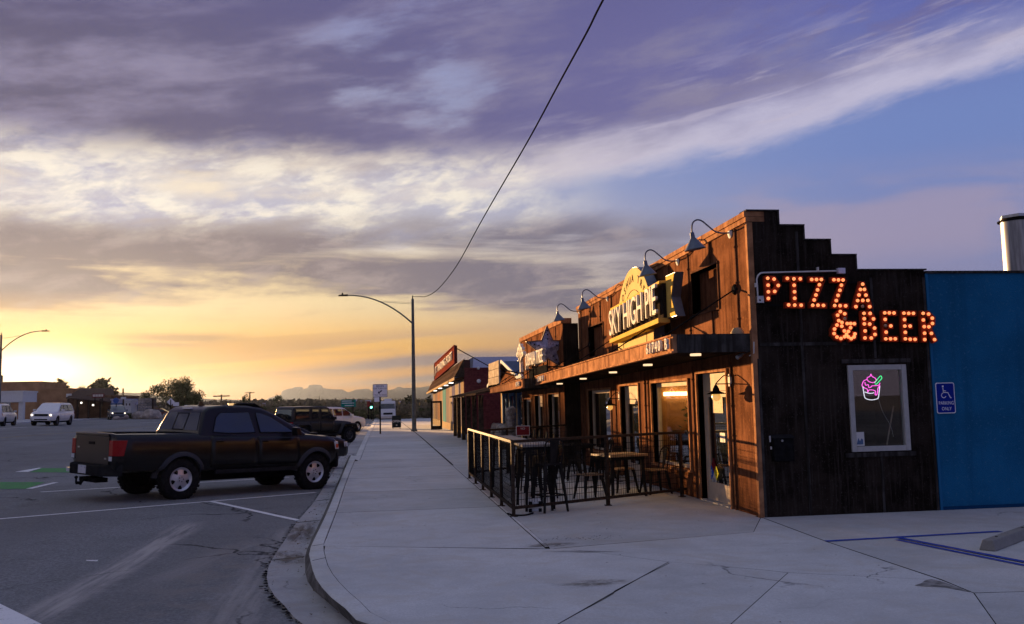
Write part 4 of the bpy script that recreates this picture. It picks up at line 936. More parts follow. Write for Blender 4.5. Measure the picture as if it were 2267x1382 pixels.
# round pie sign with ribbon
px_ = 5.10
yl, yr = onX(1367, 690, px_).y, onX(1446, 655, px_).y; zt_ = onX(1406, 590, px_).z; RD = (yl-yr)/2; cy, cz = (yl+yr)/2, zt_-RD*1.0
sg = thing('pie_sign', 'round yellow pie sign with white lettered ribbon on the rusted wall', 'sign', (px_, cy, cz))
with Own(sg):
    q = MB(); N_ = 56; ZF = 2.63; pts = [(px_, cy+RD*math.cos(2*math.pi*k/N_), max(ZF, cz+RD*math.sin(2*math.pi*k/N_))) for k in range(N_)]; q.prism(pts, (0.20,0,0)); disc = q.build('disc_box', M_slate)
    q = MB(); pts = [(px_-.003, cy+RD*.992*math.cos(2*math.pi*k/N_), max(ZF+.005, cz+RD*.992*math.sin(2*math.pi*k/N_))) for k in range(N_)]; q.prism(pts, (-.012,0,0)); q.build('disc_face', M_pizza, disc)
    q = MB(); q.tube([(px_-.017, cy+RD*.66*math.cos(a), cz+RD*.66*math.sin(a)) for a in [2*math.pi*k/48 for k in range(-5,30)]], 0.006, 5); q.build('inner_ring', M_dwood, disc)
    q = MB(); q.box(px_+.2, FXP, cy-.5, cy-.44, cz-.1, cz+.5); q.box(px_+.2, FXP, cy+.44, cy+.5, cz-.1, cz+.5); q.build('bracket', M_black)
    for i, ch in enumerate('JOSHUA TREE'):
        if ch == ' ': continue
        a = R(35 + i*11.0); rr = RD*0.83; text_obj('disc_letter', ch, RD*0.165, M_dwood, (px_-.017, cy + rr*math.cos(a), cz + rr*math.sin(a)), (0, -math.sin(a), math.cos(a)), (0, math.cos(a), math.sin(a)), disc, extrude=0.003)
    for (a, r_) in ((118, 0.40), (88, 0.46), (60, 0.40)):
        y, z = cy+RD*r_*math.cos(R(a)), cz+RD*r_*math.sin(R(a)); q = MB(); q.prism([(px_-.016, y+RD*(0.075 if k % 2 == 0 else .032)*math.cos(R(90+36*k)), z+RD*(0.075 if k % 2 == 0 else .032)*math.sin(R(90+36*k))) for k in range(10)], (-.005,0,0)); q.build('disc_star', M_dwood, disc)
    for k in range(6):
        a = R(215+k*22); q = MB(); q.tube([(px_-.016, cy+RD*.35*math.cos(a), cz+RD*.35*math.sin(a)), (px_-.016, cy+RD*.60*math.cos(a+.06), cz+RD*.60*math.sin(a+.06))], 0.006, 5); q.build('disc_line', M_dwood, disc)
    rx = 4.86
    A, C = onX(1348, 722, rx), onX(1456, 668, rx); ya, yb = A.y, C.y; hz = 0.38
    zc = lambda y: A.z + (C.z-A.z)*(y-ya)/(yb-ya)
    q = MB(); q.hexa([(rx,yb,zc(yb)-hz),(rx+.22,yb,zc(yb)-hz),(rx+.22,ya,zc(ya)-hz),(rx,ya,zc(ya)-hz)],[(rx,yb,zc(yb)-hz+.09),(rx+.22,yb,zc(yb)-hz+.09),(rx+.22,ya,zc(ya)-hz+.09),(rx,ya,zc(ya)-hz+.09)])
    q.hexa([(rx+.04,yb,zc(yb)+hz-.05),(rx+.22,yb,zc(yb)+hz-.05),(rx+.22,ya,zc(ya)+hz-.05),(rx+.04,ya,zc(ya)+hz-.05)],[(rx+.04,yb,zc(yb)+hz),(rx+.22,yb,zc(yb)+hz),(rx+.22,ya,zc(ya)+hz),(rx+.04,ya,zc(ya)+hz)])
    rib = q.build('ribbon', M_yel, bevel=0.01)
    q = MB(); q.hexa([(rx+.10,yb,zc(yb)-hz+.091),(rx+.21,yb,zc(yb)-hz+.091),(rx+.21,ya,zc(ya)-hz+.091),(rx+.10,ya,zc(ya)-hz+.091)],[(rx+.10,yb,zc(yb)+hz-.051),(rx+.21,yb,zc(yb)+hz-.051),(rx+.21,ya,zc(ya)+hz-.051),(rx+.10,ya,zc(ya)+hz-.051)]); q.build('ribbon_back', M_dark, rib)
    q = MB(); yt = yb-.50; z0 = zc(yb)-.07                                     # swallow tail at the near end, set back
    q.prism([(rx+.18,yb+.05,z0-hz+.14),(rx+.18,yt,z0-hz+.14),(rx+.18,yt+.22,z0+.12),(rx+.18,yt,z0+hz+.16),(rx+.18,yb+.05,z0+hz+.16)], (0.16,0,0)); tl = q.build('ribbon_tail', M_slate, bevel=0.008)
    q = MB(); q.prism([(rx+.176,yb+.0,z0-hz+.16),(rx+.176,yt+.02,z0-hz+.16),(rx+.176,yt+.24,z0+.12),(rx+.176,yt+.02,z0+hz+.14),(rx+.176,yb+.0,z0+hz+.14)], (-.012,0,0)); q.build('tail_face', M_yel, tl)
    L = ya - yb - 0.16; up = Vector((0, -(C.z-A.z)/(yb-ya)*0, 1)); xd = Vector((0, yb-ya, C.z-A.z)).normalized(); ym = (ya+yb)/2 - .02
    t = text_obj('ribbon_lettering', 'SKY HIGH PIE', 0.78, M_offw, (rx+.0, ym, zc(ym)+.02), xd, (0,0,1), rib, extrude=0.022, spacing=0.98)
    w = t.dimensions.y or 1; me = t.data; ys = [v.co.y for v in me.vertices]; k = L/(max(ys)-min(ys)); c_ = (max(ys)+min(ys))/2
    for v in me.vertices: v.co.y = ym + (v.co.y-c_)*k; 
    zz = [v.co.z - zc(v.co.y) for v in me.vertices]

# marquee letters of bulbs: strokes and bulbs read off the wall plane
def MQ(zx, zy): p = onY(1660 + zx/5.152, 570 + zy/5.152, Y0-0.075); return p
LET = {
 'P': (['188,228 200,492','190,243 263,250 314,322 270,395 198,400'], '190,243 263,253 195,322 310,325 270,393 198,397 197,473', ''),
 'I': (['392,247 582,250','488,250 498,548','405,548 603,551'], '414,245 488,250 561,250 491,323 495,397 497,471 428,546 497,548 571,550', ''),
 'Z': (['672,255 818,257','818,257 700,548','682,548 858,552'], '690,257 745,257 800,257 778,317 757,375 738,433 719,490 702,550 762,550 824,552', ''),
 'Z2': (['925,260 1066,263','1064,263 950,552','934,553 1106,558'], '943,260 995,262 1047,263 1028,322 1011,380 990,438 970,497 952,553 1014,555 1077,557', ''),
 'A': (['1270,298 1190,578','1270,298 1360,580','1213,497 1329,495'], '1270,310 1245,370 1290,370 1228,433 1307,435 1213,497 1271,495 1329,495 1193,566 1350,566', '1268,562'),
 '&': (['1066,702 1072,647 1016,622 980,663 997,725 1034,770 1086,865 1140,932 1180,912 1184,870','1034,762 972,778 945,830 945,880 978,914 1023,930 1070,905 1108,847 1134,800','1080,758 1192,760'],
       '1016,622 1066,647 985,663 997,725 1034,745 977,775 1032,788 950,820 945,872 978,912 1023,928 1064,908 1086,880 1062,842 1108,847 1132,805 1094,758 1134,758 1176,760 1107,910 1140,930 1172,910 1182,876', '1066,702'),
 'B': (['1283,626 1298,938','1285,642 1355,643 1396,702 1350,764 1289,764','1350,764 1408,812 1412,880 1368,925 1296,924'], '1285,642 1355,643 1288,703 1393,705 1289,762 1350,764 1405,810 1298,842 1410,882 1296,922 1368,923', ''),
 'E': (['1521,622 1534,946','1521,637 1655,638','1529,784 1610,786','1533,932 1668,933'], '1521,637 1573,637 1626,638 1526,711 1590,785 1537,856 1533,932 1587,932 1641,932', '1529,782'),
 'E2': (['1739,625 1757,950','1739,640 1875,642','1749,787 1830,788','1756,935 1892,939'], '1739,640 1793,642 1847,642 1746,713 1749,787 1810,787 1755,858 1756,932 1811,937 1866,938', ''),
 'R': (['1956,626 1977,958','1958,642 2020,648 2072,697 2070,757 2023,797 1970,795','2023,797 2100,956'], '1958,642 2020,650 2062,697 1960,718 2064,757 1970,793 2023,795 1974,868 2052,870 1976,940 2088,940', '')}
mqt = MQ(900, 600)
mq = thing('marquee_sign', 'red bulb lettering PIZZA & BEER on the dark side wall', 'sign', (mqt.x, Y0, mqt.z))
pr = lambda s: [tuple(map(float, q.split(','))) for q in s.split()]
bm_ = MB(); bm_.lathe([(0.0,-.028),(0.016,-.024),(0.025,-.010),(0.025,.004),(0.012,.022)], (0,0,0), 'y', 10); b0 = bm_.build('bulb', M_bulb, None, smooth=60); BULB = b0.data; bpy.data.objects.remove(b0)
BOFF = BULB.copy(); BOFF.materials.clear(); BOFF.materials.append(M_bulb_off)
with Own(mq):
    for k, (strokes, bulbs, off) in LET.items():
        q = MB()
        for s_ in strokes:
            P = [MQ(*c) for c in pr(s_)]
            for i, (a, c) in enumerate(zip(P, P[1:])):
                e = (c-a).normalized()*0.028*(1 if len(P) > 2 else 0.6); d = 0.0006*i
                q.beam(a-e+Vector((0,d,0)), c+e+Vector((0,d,0)), 0.085, 0.07, (0,1,0))
        L = q.build('letter', M_letter)
        for zx, zy in pr(bulbs): o = link('bulb', BULB, L); o.location = MQ(zx, zy) + Vector((0,-.048,0))
        for zx, zy in (pr(off) if off else []): o = link('bulb', BOFF, L); o.location = MQ(zx, zy) + Vector((0,-.048,0))
    q = MB()
    for zz_ in (265, 540): q.beam(MQ(180, zz_)+Vector((0,.055,0)), MQ(1340, zz_+20)+Vector((0,.055,0)), .02, .03)
    for zz_ in (655, 920): q.beam(MQ(960, zz_)+Vector((0,.055,0)), MQ(2080, zz_+10)+Vector((0,.055,0)), .02, .03)
    q.build('mounting_rail', M_black)
# conduit feeding the sign
ca, cb_, cc = onY(1678,655,Y0-.04), onY(1674,604,Y0-.04), onY(1852,600,Y0-.04)
cd = thing('conduit', 'white conduit pipe with junction box above the bulb lettering', 'conduit', (ca.x, Y0, ca.z))
with Own(cd):
    q = MB(); y = Y0-.035; r_ = .10
    path = [(ca.x,y,ca.z),(ca.x-.005,y,cb_.z-r_)] + [(ca.x+r_-r_*math.cos(R(a)), y, cb_.z-r_+r_*math.sin(R(a))) for a in (15,30,45,60,75,90)] + [(cc.x,y,cc.z)]
    q.tube(path, 0.013, 8); q.build('pipe', M_white, smooth=60)
    q = MB(); p = onY(1859,601,Y0); q.box(p.x-.055, p.x+.055, Y0-.075, Y0-.002, p.z-.042, p.z+.042); q.build('junction_box', mat('pvc_box_pale', (0.62,0.60,0.74), 0.5), bevel=.005)
    q = MB(); p = onY(1678,665,Y0); q.box(p.x-.05, p.x+.055, Y0-.10, Y0-.002, p.z-.05, p.z+.055); q.build('socket_box', M_galv, bevel=.006)
    q = MB(); q.lathe([(0.016,0),(0.014,-.03)], (p.x-.01, Y0-.10, p.z-.01), 'y', 8); q.build('plug', M_black)
    q = MB()
    for a in (onY(1808,597,Y0), onY(1671,632,Y0)): q.box(a.x-.012, a.x+.012, Y0-.05, Y0-.002, a.z-.03, a.z+.03)
    q.build('pipe_clip', M_white)
# neon cup behind the side window
def NQ(zx, zy, dy=0.075): return onY(1860 + zx/6.282, 790 + zy/6.282, Y0+dy)
n0 = NQ(430, 430); ne = thing('neon_cup', 'pink and white neon ice cream cup hanging inside the side window', 'neon sign', (n0.x, Y0+.075, n0.z))
with Own(ne):
    def neon(s_, m, nm, closed=False, r=0.0062):
        q = MB(); q.tube(smooth_path3([NQ(*c) for c in pr(s_)], 4), r, 6); return q.build(nm, m, smooth=60)
    neon('315,410 327,490 340,560 365,585 430,600 500,590 530,570 542,490 552,410', M_nwhite, 'cup_tube'); neon('340,490 400,508 440,508 470,500', M_nwhite, 'cup_tube')
    for s_ in ('310,415 305,390 330,335 372,315 378,290 415,272 428,242 445,275 490,300 500,330','372,315 400,345 455,360 490,345','345,355 355,395 390,390 400,428 430,420 445,405 520,400 548,385 550,362','310,410 340,435 375,450 385,492 400,465 450,462 490,480 485,520 505,532 520,490 525,440 552,400'):
        neon(s_, M_pink, 'cream_tube')
    neon('480,365 550,275 572,272 578,290 572,310 505,380 488,378', M_ngreen, 'spoon_tube')
    neon('530,575 590,760 700,960 740,1110', M_white, 'cord', r=0.0022)
tag_ = thing('wooden_pole', 'thin wooden pole leaning inside the side window', 'pole', tuple(NQ(650,1220,.12)))
with Own(tag_):
    q = MB(); q.tube([NQ(650,1220,.12), NQ(742,690,.4)], 0.012, 6); q.build('shaft', M_wood)
# mailbox
m0, m1 = onY(1703,966,Y0), onY(1752,1020,Y0)
mb = thing('mailbox', 'black letter box with round lock on the dark side wall', 'mailbox', ((m0.x+m1.x)/2, Y0, m1.z))
with Own(mb):
    q = MB(); q.box(m0.x+.02, m1.x, Y0-.12, Y0-.002, m1.z, m0.z-.03); q.build('body', M_black, bevel=.008)
    q = MB(); q.hexa([(m0.x+.01,Y0-.135,m0.z-.03),(m1.x+.01,Y0-.135,m0.z-.03),(m1.x+.01,Y0-.002,m0.z-.03),(m0.x+.01,Y0-.002,m0.z-.03)],[(m0.x+.01,Y0-.135,m0.z-.018),(m1.x+.01,Y0-.135,m0.z-.018),(m1.x+.01,Y0-.002,m0.z+.02),(m0.x+.01,Y0-.002,m0.z+.02)]); q.build('lid', M_plastic)
    q = MB(); p = onY(1732,976,Y0-.12); q.lathe([(0.018,0),(0.014,.006)], (p.x, Y0-.12, p.z), 'y', 12); q.build('lock', M_galv)
    q = MB(); p = onY(1705,972,Y0-.02); q.box(p.x-.006, p.x+.006, Y0-.03, Y0-.002, p.z-.045, p.z+.045); p = onY(1708,992,Y0-.02); q.box(p.x-.012, p.x+.012, Y0-.03, Y0-.002, p.z-.02, p.z+.02); q.build('label_strip', M_signwhite)
# security camera under the canopy corner
p = onX(1643, 786, 5.25)
sc_ = thing('security_camera', 'small grey bullet camera under the canopy at the corner', 'camera', (p.x, p.y, p.z))
with Own(sc_):
    q = MB(); A = onX(1632,792,5.2); q.cyl(A, onX(1641,786,5.28), 0.032, 0.03, 12); q.cyl(onX(1641,786,5.28), onX(1645,784,5.31), 0.02, n=10); q.build('body', M_galv, smooth=40)
    q = MB(); q.tube([onX(1644,784,5.31), onX(1656,779,5.40)], 0.009, 6); q.build('bracket', M_galv)
    q = MB(); e = onY(1669,757,Y0-.02); f_ = onY(1669,782,Y0-.02); q.tube([e, f_, onX(1659,788,5.38)], 0.008, 6); q.build('cable_tube', M_white)

# ------------------------------------------------------------------ BLUE BUILDING with flue
bl = thing('blue_building', 'blue stucco wall adjoining the dark steel side wall', 'building', (8.2, Y0, 0))
with Own(bl):
    q = MB(); q.box(8.202, 14, Y0+.004, Y0+.22, -0.05, 3.56); q.build('wall', M_blue)
    q = MB(); q.box(8.202, 14.02, Y0-.02, Y0+.26, 3.562, 3.60); q.build('coping', M_dbat)
    q = MB(); q.box(8.202, 8.245, Y0-.012, Y0+.003, 0, 3.56); q.build('corner_bead', mat('blue_bead', (0.02,0.13,0.28), 0.7))
    q = MB(); q.box(8.24, 14, Y0-.008, Y0+.003, 0, 0.05); q.build('base_strip', mat('blue_base', (0.008,0.05,0.13), 0.8))
Yc = 15.2; pa, pb = onY(2229, 600, Yc), onY(2226, 490, Yc); rr = 0.28
fl = thing('flue_pipe', 'shiny steel flue pipe with hexagonal cap above the blue wall', 'flue', (pa.x+rr, Yc, 3.3))
with Own(fl):
    c = (pa.x+rr, Yc, 0); zt = pb.z
    q = MB(); q.lathe([(rr,3.3),(rr,zt)], c, 'z', 40); q.build('pipe', mat('flue_steel', (0.26,0.27,0.31), 0.30, 1.0, streak=(20,(0.17,0.18,0.21),0.4,0.6)), smooth=40)
    q = MB(); q.lathe([(rr+.05,zt-.01),(rr+.05,zt+.012)], c, 'z', 24); q.build('collar', M_black)
    q = MB(); q.lathe([(rr-.02,zt+.012),(rr-.02,zt+.05)], c, 'z', 24); q.build('neck', M_dark)
    q = MB(); q.lathe([(rr+.02,zt+.05),(rr+.02,zt+.10),(0.02,zt+.125)], c, 'z', 6); q.build('cap', M_galv)
# accessible parking sign
def SQ(zx, zy, dy): return onY(1860 + zx/6.282, 790 + zy/6.282, Y0 - dy)
s0 = SQ(1465, 575, .02); ps = thing('parking_sign', 'blue accessible parking only sign on the blue wall', 'sign', (s0.x, Y0, s0.z))
with Own(ps):
    def rounded(x0, x1, z0, z1, r, y, n=5):
        out = []
        for cx_, cz_, a0 in ((x1-r,z1-r,0),(x0+r,z1-r,90),(x0+r,z0+r,180),(x1-r,z0+r,270)):
            out += [(cx_+r*math.cos(R(a0+90*k/n)), y, cz_+r*math.sin(R(a0+90*k/n))) for k in range(n+1)]
        return out
    A, C = SQ(1338, 362, .02), SQ(1596, 785, .02); x0, x1, z0, z1 = (A.x+SQ(1355,785,.02).x)/2-.01, (C.x+SQ(1585,362,.02).x)/2+.01, C.z, A.z
    q = MB(); q.prism(rounded(x0,x1,z0,z1,.03,Y0-.016), (0,.006,0)); q.build('border', M_signwhite)
    q = MB(); q.prism(rounded(x0+.012,x1-.012,z0+.012,z1-.012,.022,Y0-.018), (0,.0015,0)); q.build('plate', M_signblue)
    q = MB(); y = Y0-.0195; P = lambda a, c: (lambda v: Vector((v.x, y, v.z)))(SQ(a, c, .0195))
    h = P(1427,412); q.prism([(h.x+.0145*math.cos(k*.5236), y, h.z+.0145*math.sin(k*.5236)) for k in range(12)], (0,-.001,0))
    for s_ in ((1427,430,1437,497),(1432,497,1500,497),(1497,497,1535,572),(1535,572,1548,566),(1432,473,1470,476)): q.beam(P(s_[0],s_[1]), P(s_[2],s_[3]), .0015, .011, (0,0,1) if abs(s_[1]-s_[3]) < 30 else (1,0,0))
    c_ = P(1440,537); rw = .0365
    ang = [R(100+a*12) for a in range(0, 21)]
    for a0, a1 in zip(ang, ang[1:]):
        q.add([(c_.x+r_*math.cos(a), y-.0005, c_.z+r_*math.sin(a)) for a in (a0, a1) for r_ in (rw-.005, rw+.005)], [(0,1,3,2)])
    q.build('wheelchair_symbol', M_signwhite)
    text_obj('lettering', 'PARKING', .072, M_signwhite, ((x0+x1)/2+.004, Y0-.0192, SQ(1470,645,.02).z), (1,0,0), (0,0,1), None, sx=.82)
    text_obj('lettering', 'ONLY', .072, M_signwhite, ((x0+x1)/2+.004, Y0-.0192, SQ(1470,725,.02).z), (1,0,0), (0,0,1), None, sx=.82)

# ------------------------------------------------------------------ PATIO FENCE
C, F_, Rr, Bk, Bk2 = (1.955,14.28), (1.955,21.72), (5.36,16.22), (1.955,21.80), (4.90,24.9)
FH = 1.14
fe = thing('patio_fence', 'brown steel fence with square wire mesh round the restaurant patio', 'fence', (C[0], C[1], 0))
def run(a, c, n, posts, h=FH, cell=(0.052, 0.096), wr=.0042):
    A, B = Vector((a[0],a[1],0)), Vector((c[0],c[1],0)); d = (B-A).normalized(); L = (B-A).length
    for t in posts:
        p = A + d*L*t; q = MB(); q.beam(p, p+Vector((0,0,h)), .05, .05, d); q.box(p.x-.055,p.x+.055,p.y-.055,p.y+.055,0.001,.012); q.build('post', M_rail)
    for z in (h-.002, .13):
        q = MB(); q.beam(A+d*.026+Vector((0,0,z)), B-d*.026+Vector((0,0,z)), .045, .045); q.build('rail', M_rail, bevel=.003)
    q = MB(); x = cell[0]
    while x < L-.03:
        p = A + d*x; q.cyl(p+Vector((0,0,.15)), p+Vector((0,0,h-.03)), wr*.8, n=4, cap=False); x += cell[0]
    z = .15 + cell[1]
    while z < h-.05:
        q.cyl(A+d*.03+Vector((0,0,z)), B-d*.03+Vector((0,0,z)), wr, n=4, cap=False); z += cell[1]
    q.build('mesh_panel', M_black)['kind'] = 'stuff'
with Own(fe):
    run(C, F_, 5, [0, .2, .4, .6, .8, 1.0], wr=.0032, cell=(0.055, 0.096)); run(C, Rr, 3, [.505, .965], FH)
    run((F_[0]+.03, F_[1]+.03), Bk2, 3, [.35, .7, 1.0], FH-.05)
p = onY(1158, 975, 22.6)
pl = thing('patio_notice', 'small maroon notice with white border above the far patio rail', 'sign', (p.x, 22.6, 0))
with Own(pl):
    w, z0, z1 = .17, .92, 1.16
    q = MB(); q.box(p.x-w, p.x+w, 22.59, 22.60, z0, z1); q.build('border', M_white, bevel=.004)
    q = MB(); q.box(p.x-w+.015, p.x+w-.015, 22.584, 22.589, z0+.015, z1-.015); q.build('plate', M_maroon)
    text_obj('lettering', 'NO', .07, M_white, (p.x, 22.582, z1-.07), (1,0,0), (0,0,1))
    q = MB(); q.box(p.x-.02, p.x+.02, 22.605, 22.64, 0, z1); q.build('stake', M_rail)

# ------------------------------------------------------------------ CHAIRS AND TABLES
M_chair = mat('chair_gunmetal', (0.022,0.021,0.021), 0.55, 0.0, var=0.2, vs=10); M_seatw = mat('chair_wood_seat', (0.26,0.17,0.10), 0.6, var=0.2, vs=14)
M_ttop = mat('table_wood', (0.42,0.26,0.12), 0.32, var=0.2, vs=8, streak=(10,(0.25,0.15,0.07),0.5,0.7))
def make_chair(name, label, sh, sw, back=True, seatm=None, group=None):
    t = thing(name, label, 'chair' if back else 'stool', (0,0,0), 0, group); seatm = seatm or M_chair
    q = MB(); q.add([(-sw,-sw,sh-.03),(sw,-sw,sh-.03),(sw,sw,sh-.03),(-sw,sw,sh-.03),(-sw*.96,-sw*.96,sh),(sw*.96,-sw*.96,sh),(sw*.96,sw*.96,sh),(-sw*.96,sw*.96,sh)], [(3,2,1,0),(4,5,6,7),(0,1,5,4),(1,2,6,5),(2,3,7,6),(3,0,4,7)]); q.build('seat', seatm, t, bevel=.012)
    k = 1.22 if sh < .6 else 1.30
    for sx in (-1, 1):
        for sy in (-1, 1):
            q = MB(); a = Vector((sx*sw*.84, sy*sw*.84, sh-.03)); c = Vector((sx*sw*k, sy*sw*k, 0.0)); d = (c-a)
            m_ = [a + Vector((-.024,-.024,0)), a + Vector((.024,-.024,0)), a + Vector((.024,.024,0)), a + Vector((-.024,.024,0))]
            e = [c + Vector((-.014,-.014,0)), c + Vector((.014,-.014,0)), c + Vector((.014,.014,0)), c + Vector((-.014,.014,0))]
            q.hexa(e, m_); q.build('leg', M_chair, t)
    if sh > .6:
        q = MB(); z = .26; w = sw*(.84 + (k-.84)*(1-z/sh))
        for a, c in (((-w,-w),(w,-w)),((w,-w),(w,w)),((w,w),(-w,w)),((-w,w),(-w,-w))): q.beam((*a,z),(*c,z),.02,.02)
        q.build('foot_rail', M_chair, t)
    else:
        q = MB(); q.beam((-sw*1.0,-sw*1.0,.2),(sw*1.0,sw*1.0,.2),.02,.012); q.beam((sw*1.0,-sw*1.0,.206),(-sw*1.0,sw*1.0,.206),.02,.012); q.build('cross_brace', M_chair, t)
    if back:
        h = sh+.39
        q = MB(); q.tube(smooth_path3([(-sw*.92,sw*.9,sh-.01),(-sw*1.0,sw*1.05,sh+.16),(-sw*.98,sw*1.2,h-.09),(-sw*.6,sw*1.28,h-.015),(0,sw*1.30,h),(sw*.6,sw*1.28,h-.015),(sw*.98,sw*1.2,h-.09),(sw*1.0,sw*1.05,sh+.16),(sw*.92,sw*.9,sh-.01)], 4), .0125, 6); q.build('back_hoop', M_chair, t, smooth=60)
        q = MB(); q.hexa([(-.045,sw*.93,sh),(.045,sw*.93,sh),(.045,sw*.95,sh),(-.045,sw*.95,sh)],[(-.085,sw*1.27,h-.02),(.085,sw*1.27,h-.02),(.085,sw*1.29,h-.02),(-.085,sw*1.29,h-.02)]); q.build('back_splat', M_chair, t)
    return t
def make_table(name, label, x, y, L, W, h, rz, top=None, group=None):
    t = thing(name, label, 'table', (x, y, 0), rz, group)
    q = MB(); q.box(-L/2,L/2,-W/2,W/2,h-.04,h); q.build('tabletop', top or M_ttop, t, bevel=.006)
    q = MB(); q.box(-L/2+.05,L/2-.05,-W/2+.05,W/2-.05,h-.09,h-.041); q.build('apron', M_chair, t)
    for sx in (-1,1):
        for sy in (-1,1):
            q = MB(); q.hexa([(sx*(L/2-.05)-.018,sy*(W/2-.05)-.018,0),(sx*(L/2-.05)+.018,sy*(W/2-.05)-.018,0),(sx*(L/2-.05)+.018,sy*(W/2-.05)+.018,0),(sx*(L/2-.05)-.018,sy*(W/2-.05)+.018,0)],
              [(sx*(L/2-.09)-.028,sy*(W/2-.09)-.028,h-.09),(sx*(L/2-.09)+.028,sy*(W/2-.09)-.028,h-.09),(sx*(L/2-.09)+.028,sy*(W/2-.09)+.028,h-.09),(sx*(L/2-.09)-.028,sy*(W/2-.09)+.028,h-.09)]); q.build('leg', M_chair, t)
    return t
T1 = (4.27, 16.75)
make_table('bistro_table', 'square bistro table with sunlit wooden top behind the front mesh', *T1, .78, .78, .76, R(14))
cg = 'black metal chairs on the patio'
ch = make_chair('bistro_chair', 'black metal chair with wooden seat tucked at the left of the sunlit table', .45, .18, True, M_seatw, cg)
ch.location = (3.62, 16.35, 0); ch.rotation_euler = (0,0,R(105))
dup(ch, (4.50, 17.42, 0), R(8), 'black metal chair behind the sunlit wooden table with its hoop back rising above')
dup(ch, (4.98, 16.90, 0), R(-80), 'black metal chair between the sunlit table and the large window')
for q_, l in ((ch, 0),): pass
T2 = (4.30, 21.0)
make_table('bistro_table', 'dark bistro table in the middle of the patio ringed by chairs', *T2, .8, .8, .76, R(5), M_chair)
for dx, dy, rz, l in ((-.72,-.12,98,'black metal chair on the street side of the dark middle table'),(-.1,-.75,172,'black metal chair with its back to the camera at the dark middle table'),(.5,-.55,205,'black metal chair at the near right corner of the dark middle table'),(.70,.15,-85,'black metal chair on the wall side of the dark middle table'),(.0,.78,4,'black metal chair at the far side of the dark middle table')):
    c_ = dup(ch, (T2[0]+dx, T2[1]+dy, 0), R(rz), l)
    for k in kids(c_):
        if k.name.startswith('seat') : k.data = k.data.copy(); k.data.materials[0] = M_chair
M_bar = mat('bar_top_pale', (0.24,0.23,0.22), 0.6, var=0.1, vs=6)
make_table('bar_table', 'tall narrow bar table along the street fence with pale top', 2.42, 17.9, .48, 3.0, 1.05, 0, M_bar)
make_table('bar_table', 'short tall bar table with pale top behind the fence corner post', 2.45, 15.35, .52, 1.1, 1.06, 0, M_bar)
st_ = make_chair('bar_stool', 'tall black metal bar chair behind the fence corner post', .76, .165, True, None, 'tall bar seats along the street fence')
st_.location = (2.60, 14.78, 0); st_.rotation_euler = (0,0,R(200))
for y, l in ((16.9,'tall black bar chair nearest the camera at the long bar table'),(17.7,'tall black bar chair second along the long bar table'),(18.5,'tall black bar chair third along the long bar table'),(19.2,'tall black bar chair at the far end of the long bar table')):
    dup(st_, (2.88, y, 0), R(-92), l)
# skateboard leaning on the stool, curved rubber strip at the post
sk = thing('skateboard', 'white skateboard with dark wheels standing behind the fence corner', 'skateboard', (2.33, 14.55, 0.0))
with Own(sk):
    q = MB(); x, y = 2.32, 14.52
    prof = [(-.10,.02),(-.075,-.0),(.075,.0),(.10,.02),(.10,.20),(.08,.24),(-.08,.24),(-.10,.20)]
    q.prism([(x+a, y, z) for a, z in prof], (0,.012,0)); q.build('deck', M_white)
    for z in (.06,.17):
        for sx in (-1,1):
            q = MB(); q.cyl((x+sx*.055,y-.05,z),(x+sx*.10,y-.05,z),.028,n=12); q.build('wheel', M_black, smooth=40)
        q = MB(); q.cyl((x-.056,y-.05,z),(x+.056,y-.05,z),.008,n=6); q.box(x-.02,x+.02,y-.04,y-.001,z-.015,z+.015); q.build('truck', M_galv)
ru = thing('rubber_strip', 'curved black rubber strip lying at the foot of the fence corner', 'rubber strip', (2.0, 14.2, 0))
with Own(ru):
    P = [onZ(*q) for q in ((1124,1139),(1134,1142),(1150,1143),(1165,1142),(1180,1138),(1190,1134))]; q = MB(); q.tube([p + Vector((0,0,.014)) for p in smooth_path3(P, 4)], .013, 6); q.build('strip', M_rubber)

# ------------------------------------------------------------------ SHOP WITH THE STAR (second building)
X2, YB, YE = 4.96, 25.345, 33.45
b2 = thing('star_shop', 'rusted steel shop front set forward beyond the pizza restaurant', 'building', (X2, YB, 0))
with Own(b2):
    hl = [(26.10,27.85,.42,1.95),(28.85,30.40,-.1,1.93),(31.15,32.90,.42,1.82)]
    eds = [YB, 26.0, 28.3, 30.8, 33.0, YE]
    facade(None, X2, eds, 0, 2.15, hl, M_corten); eu = [YB, 26.4, 27.5, 28.6, 29.7, 30.8, 31.9, YE]
    facade(None, X2, eu, 2.156, 3.90, [], M_corten); battens(None, X2, eu[1:-1], 2.2, 3.88, M_bat); battens(None, X2, eds[1:-1], 0, 2.1, M_bat, hl)
    for a, c, *r_ in hl:
        opening('door' if r_[0] < 0 else 'window', X2, a, c, max(r_[0],0), r_[1], M_cream, transom=.25 if r_[0] < 0 else 0)
    q = MB(); q.box(X2-.04, X2+.26, YB-.004, YE, 3.905, 4.05); q.build('parapet_cap', M_cort_l, bevel=.006)
    q = MB(); q.box(X2, 5.40, YB, YB+.2, 0, 3.9); q.build('return_wall', M_dark)
    q = MB(); q.box(X2+.2, 12, YE-.2, YE, 0, 3.2); q.box(X2+.2, 12, YB+.21, YE-.21, 3.1, 3.2); q.build('roof', M_dark)
    can2 = canopy(3.83, X2, 25.62, 33.6, lambda y: 2.12-.006*(y-25.6), lambda y: 2.39-.0165*(y-25.6), [], [(26.6,3.1),(30.2,3.0),(32.8,2.95)], None)
    ap = onX(1147, 853, 3.80); number('61740', ap.y, 3.79, lambda y: 2.25-.012*(y-25.6), .19, can2, .135)
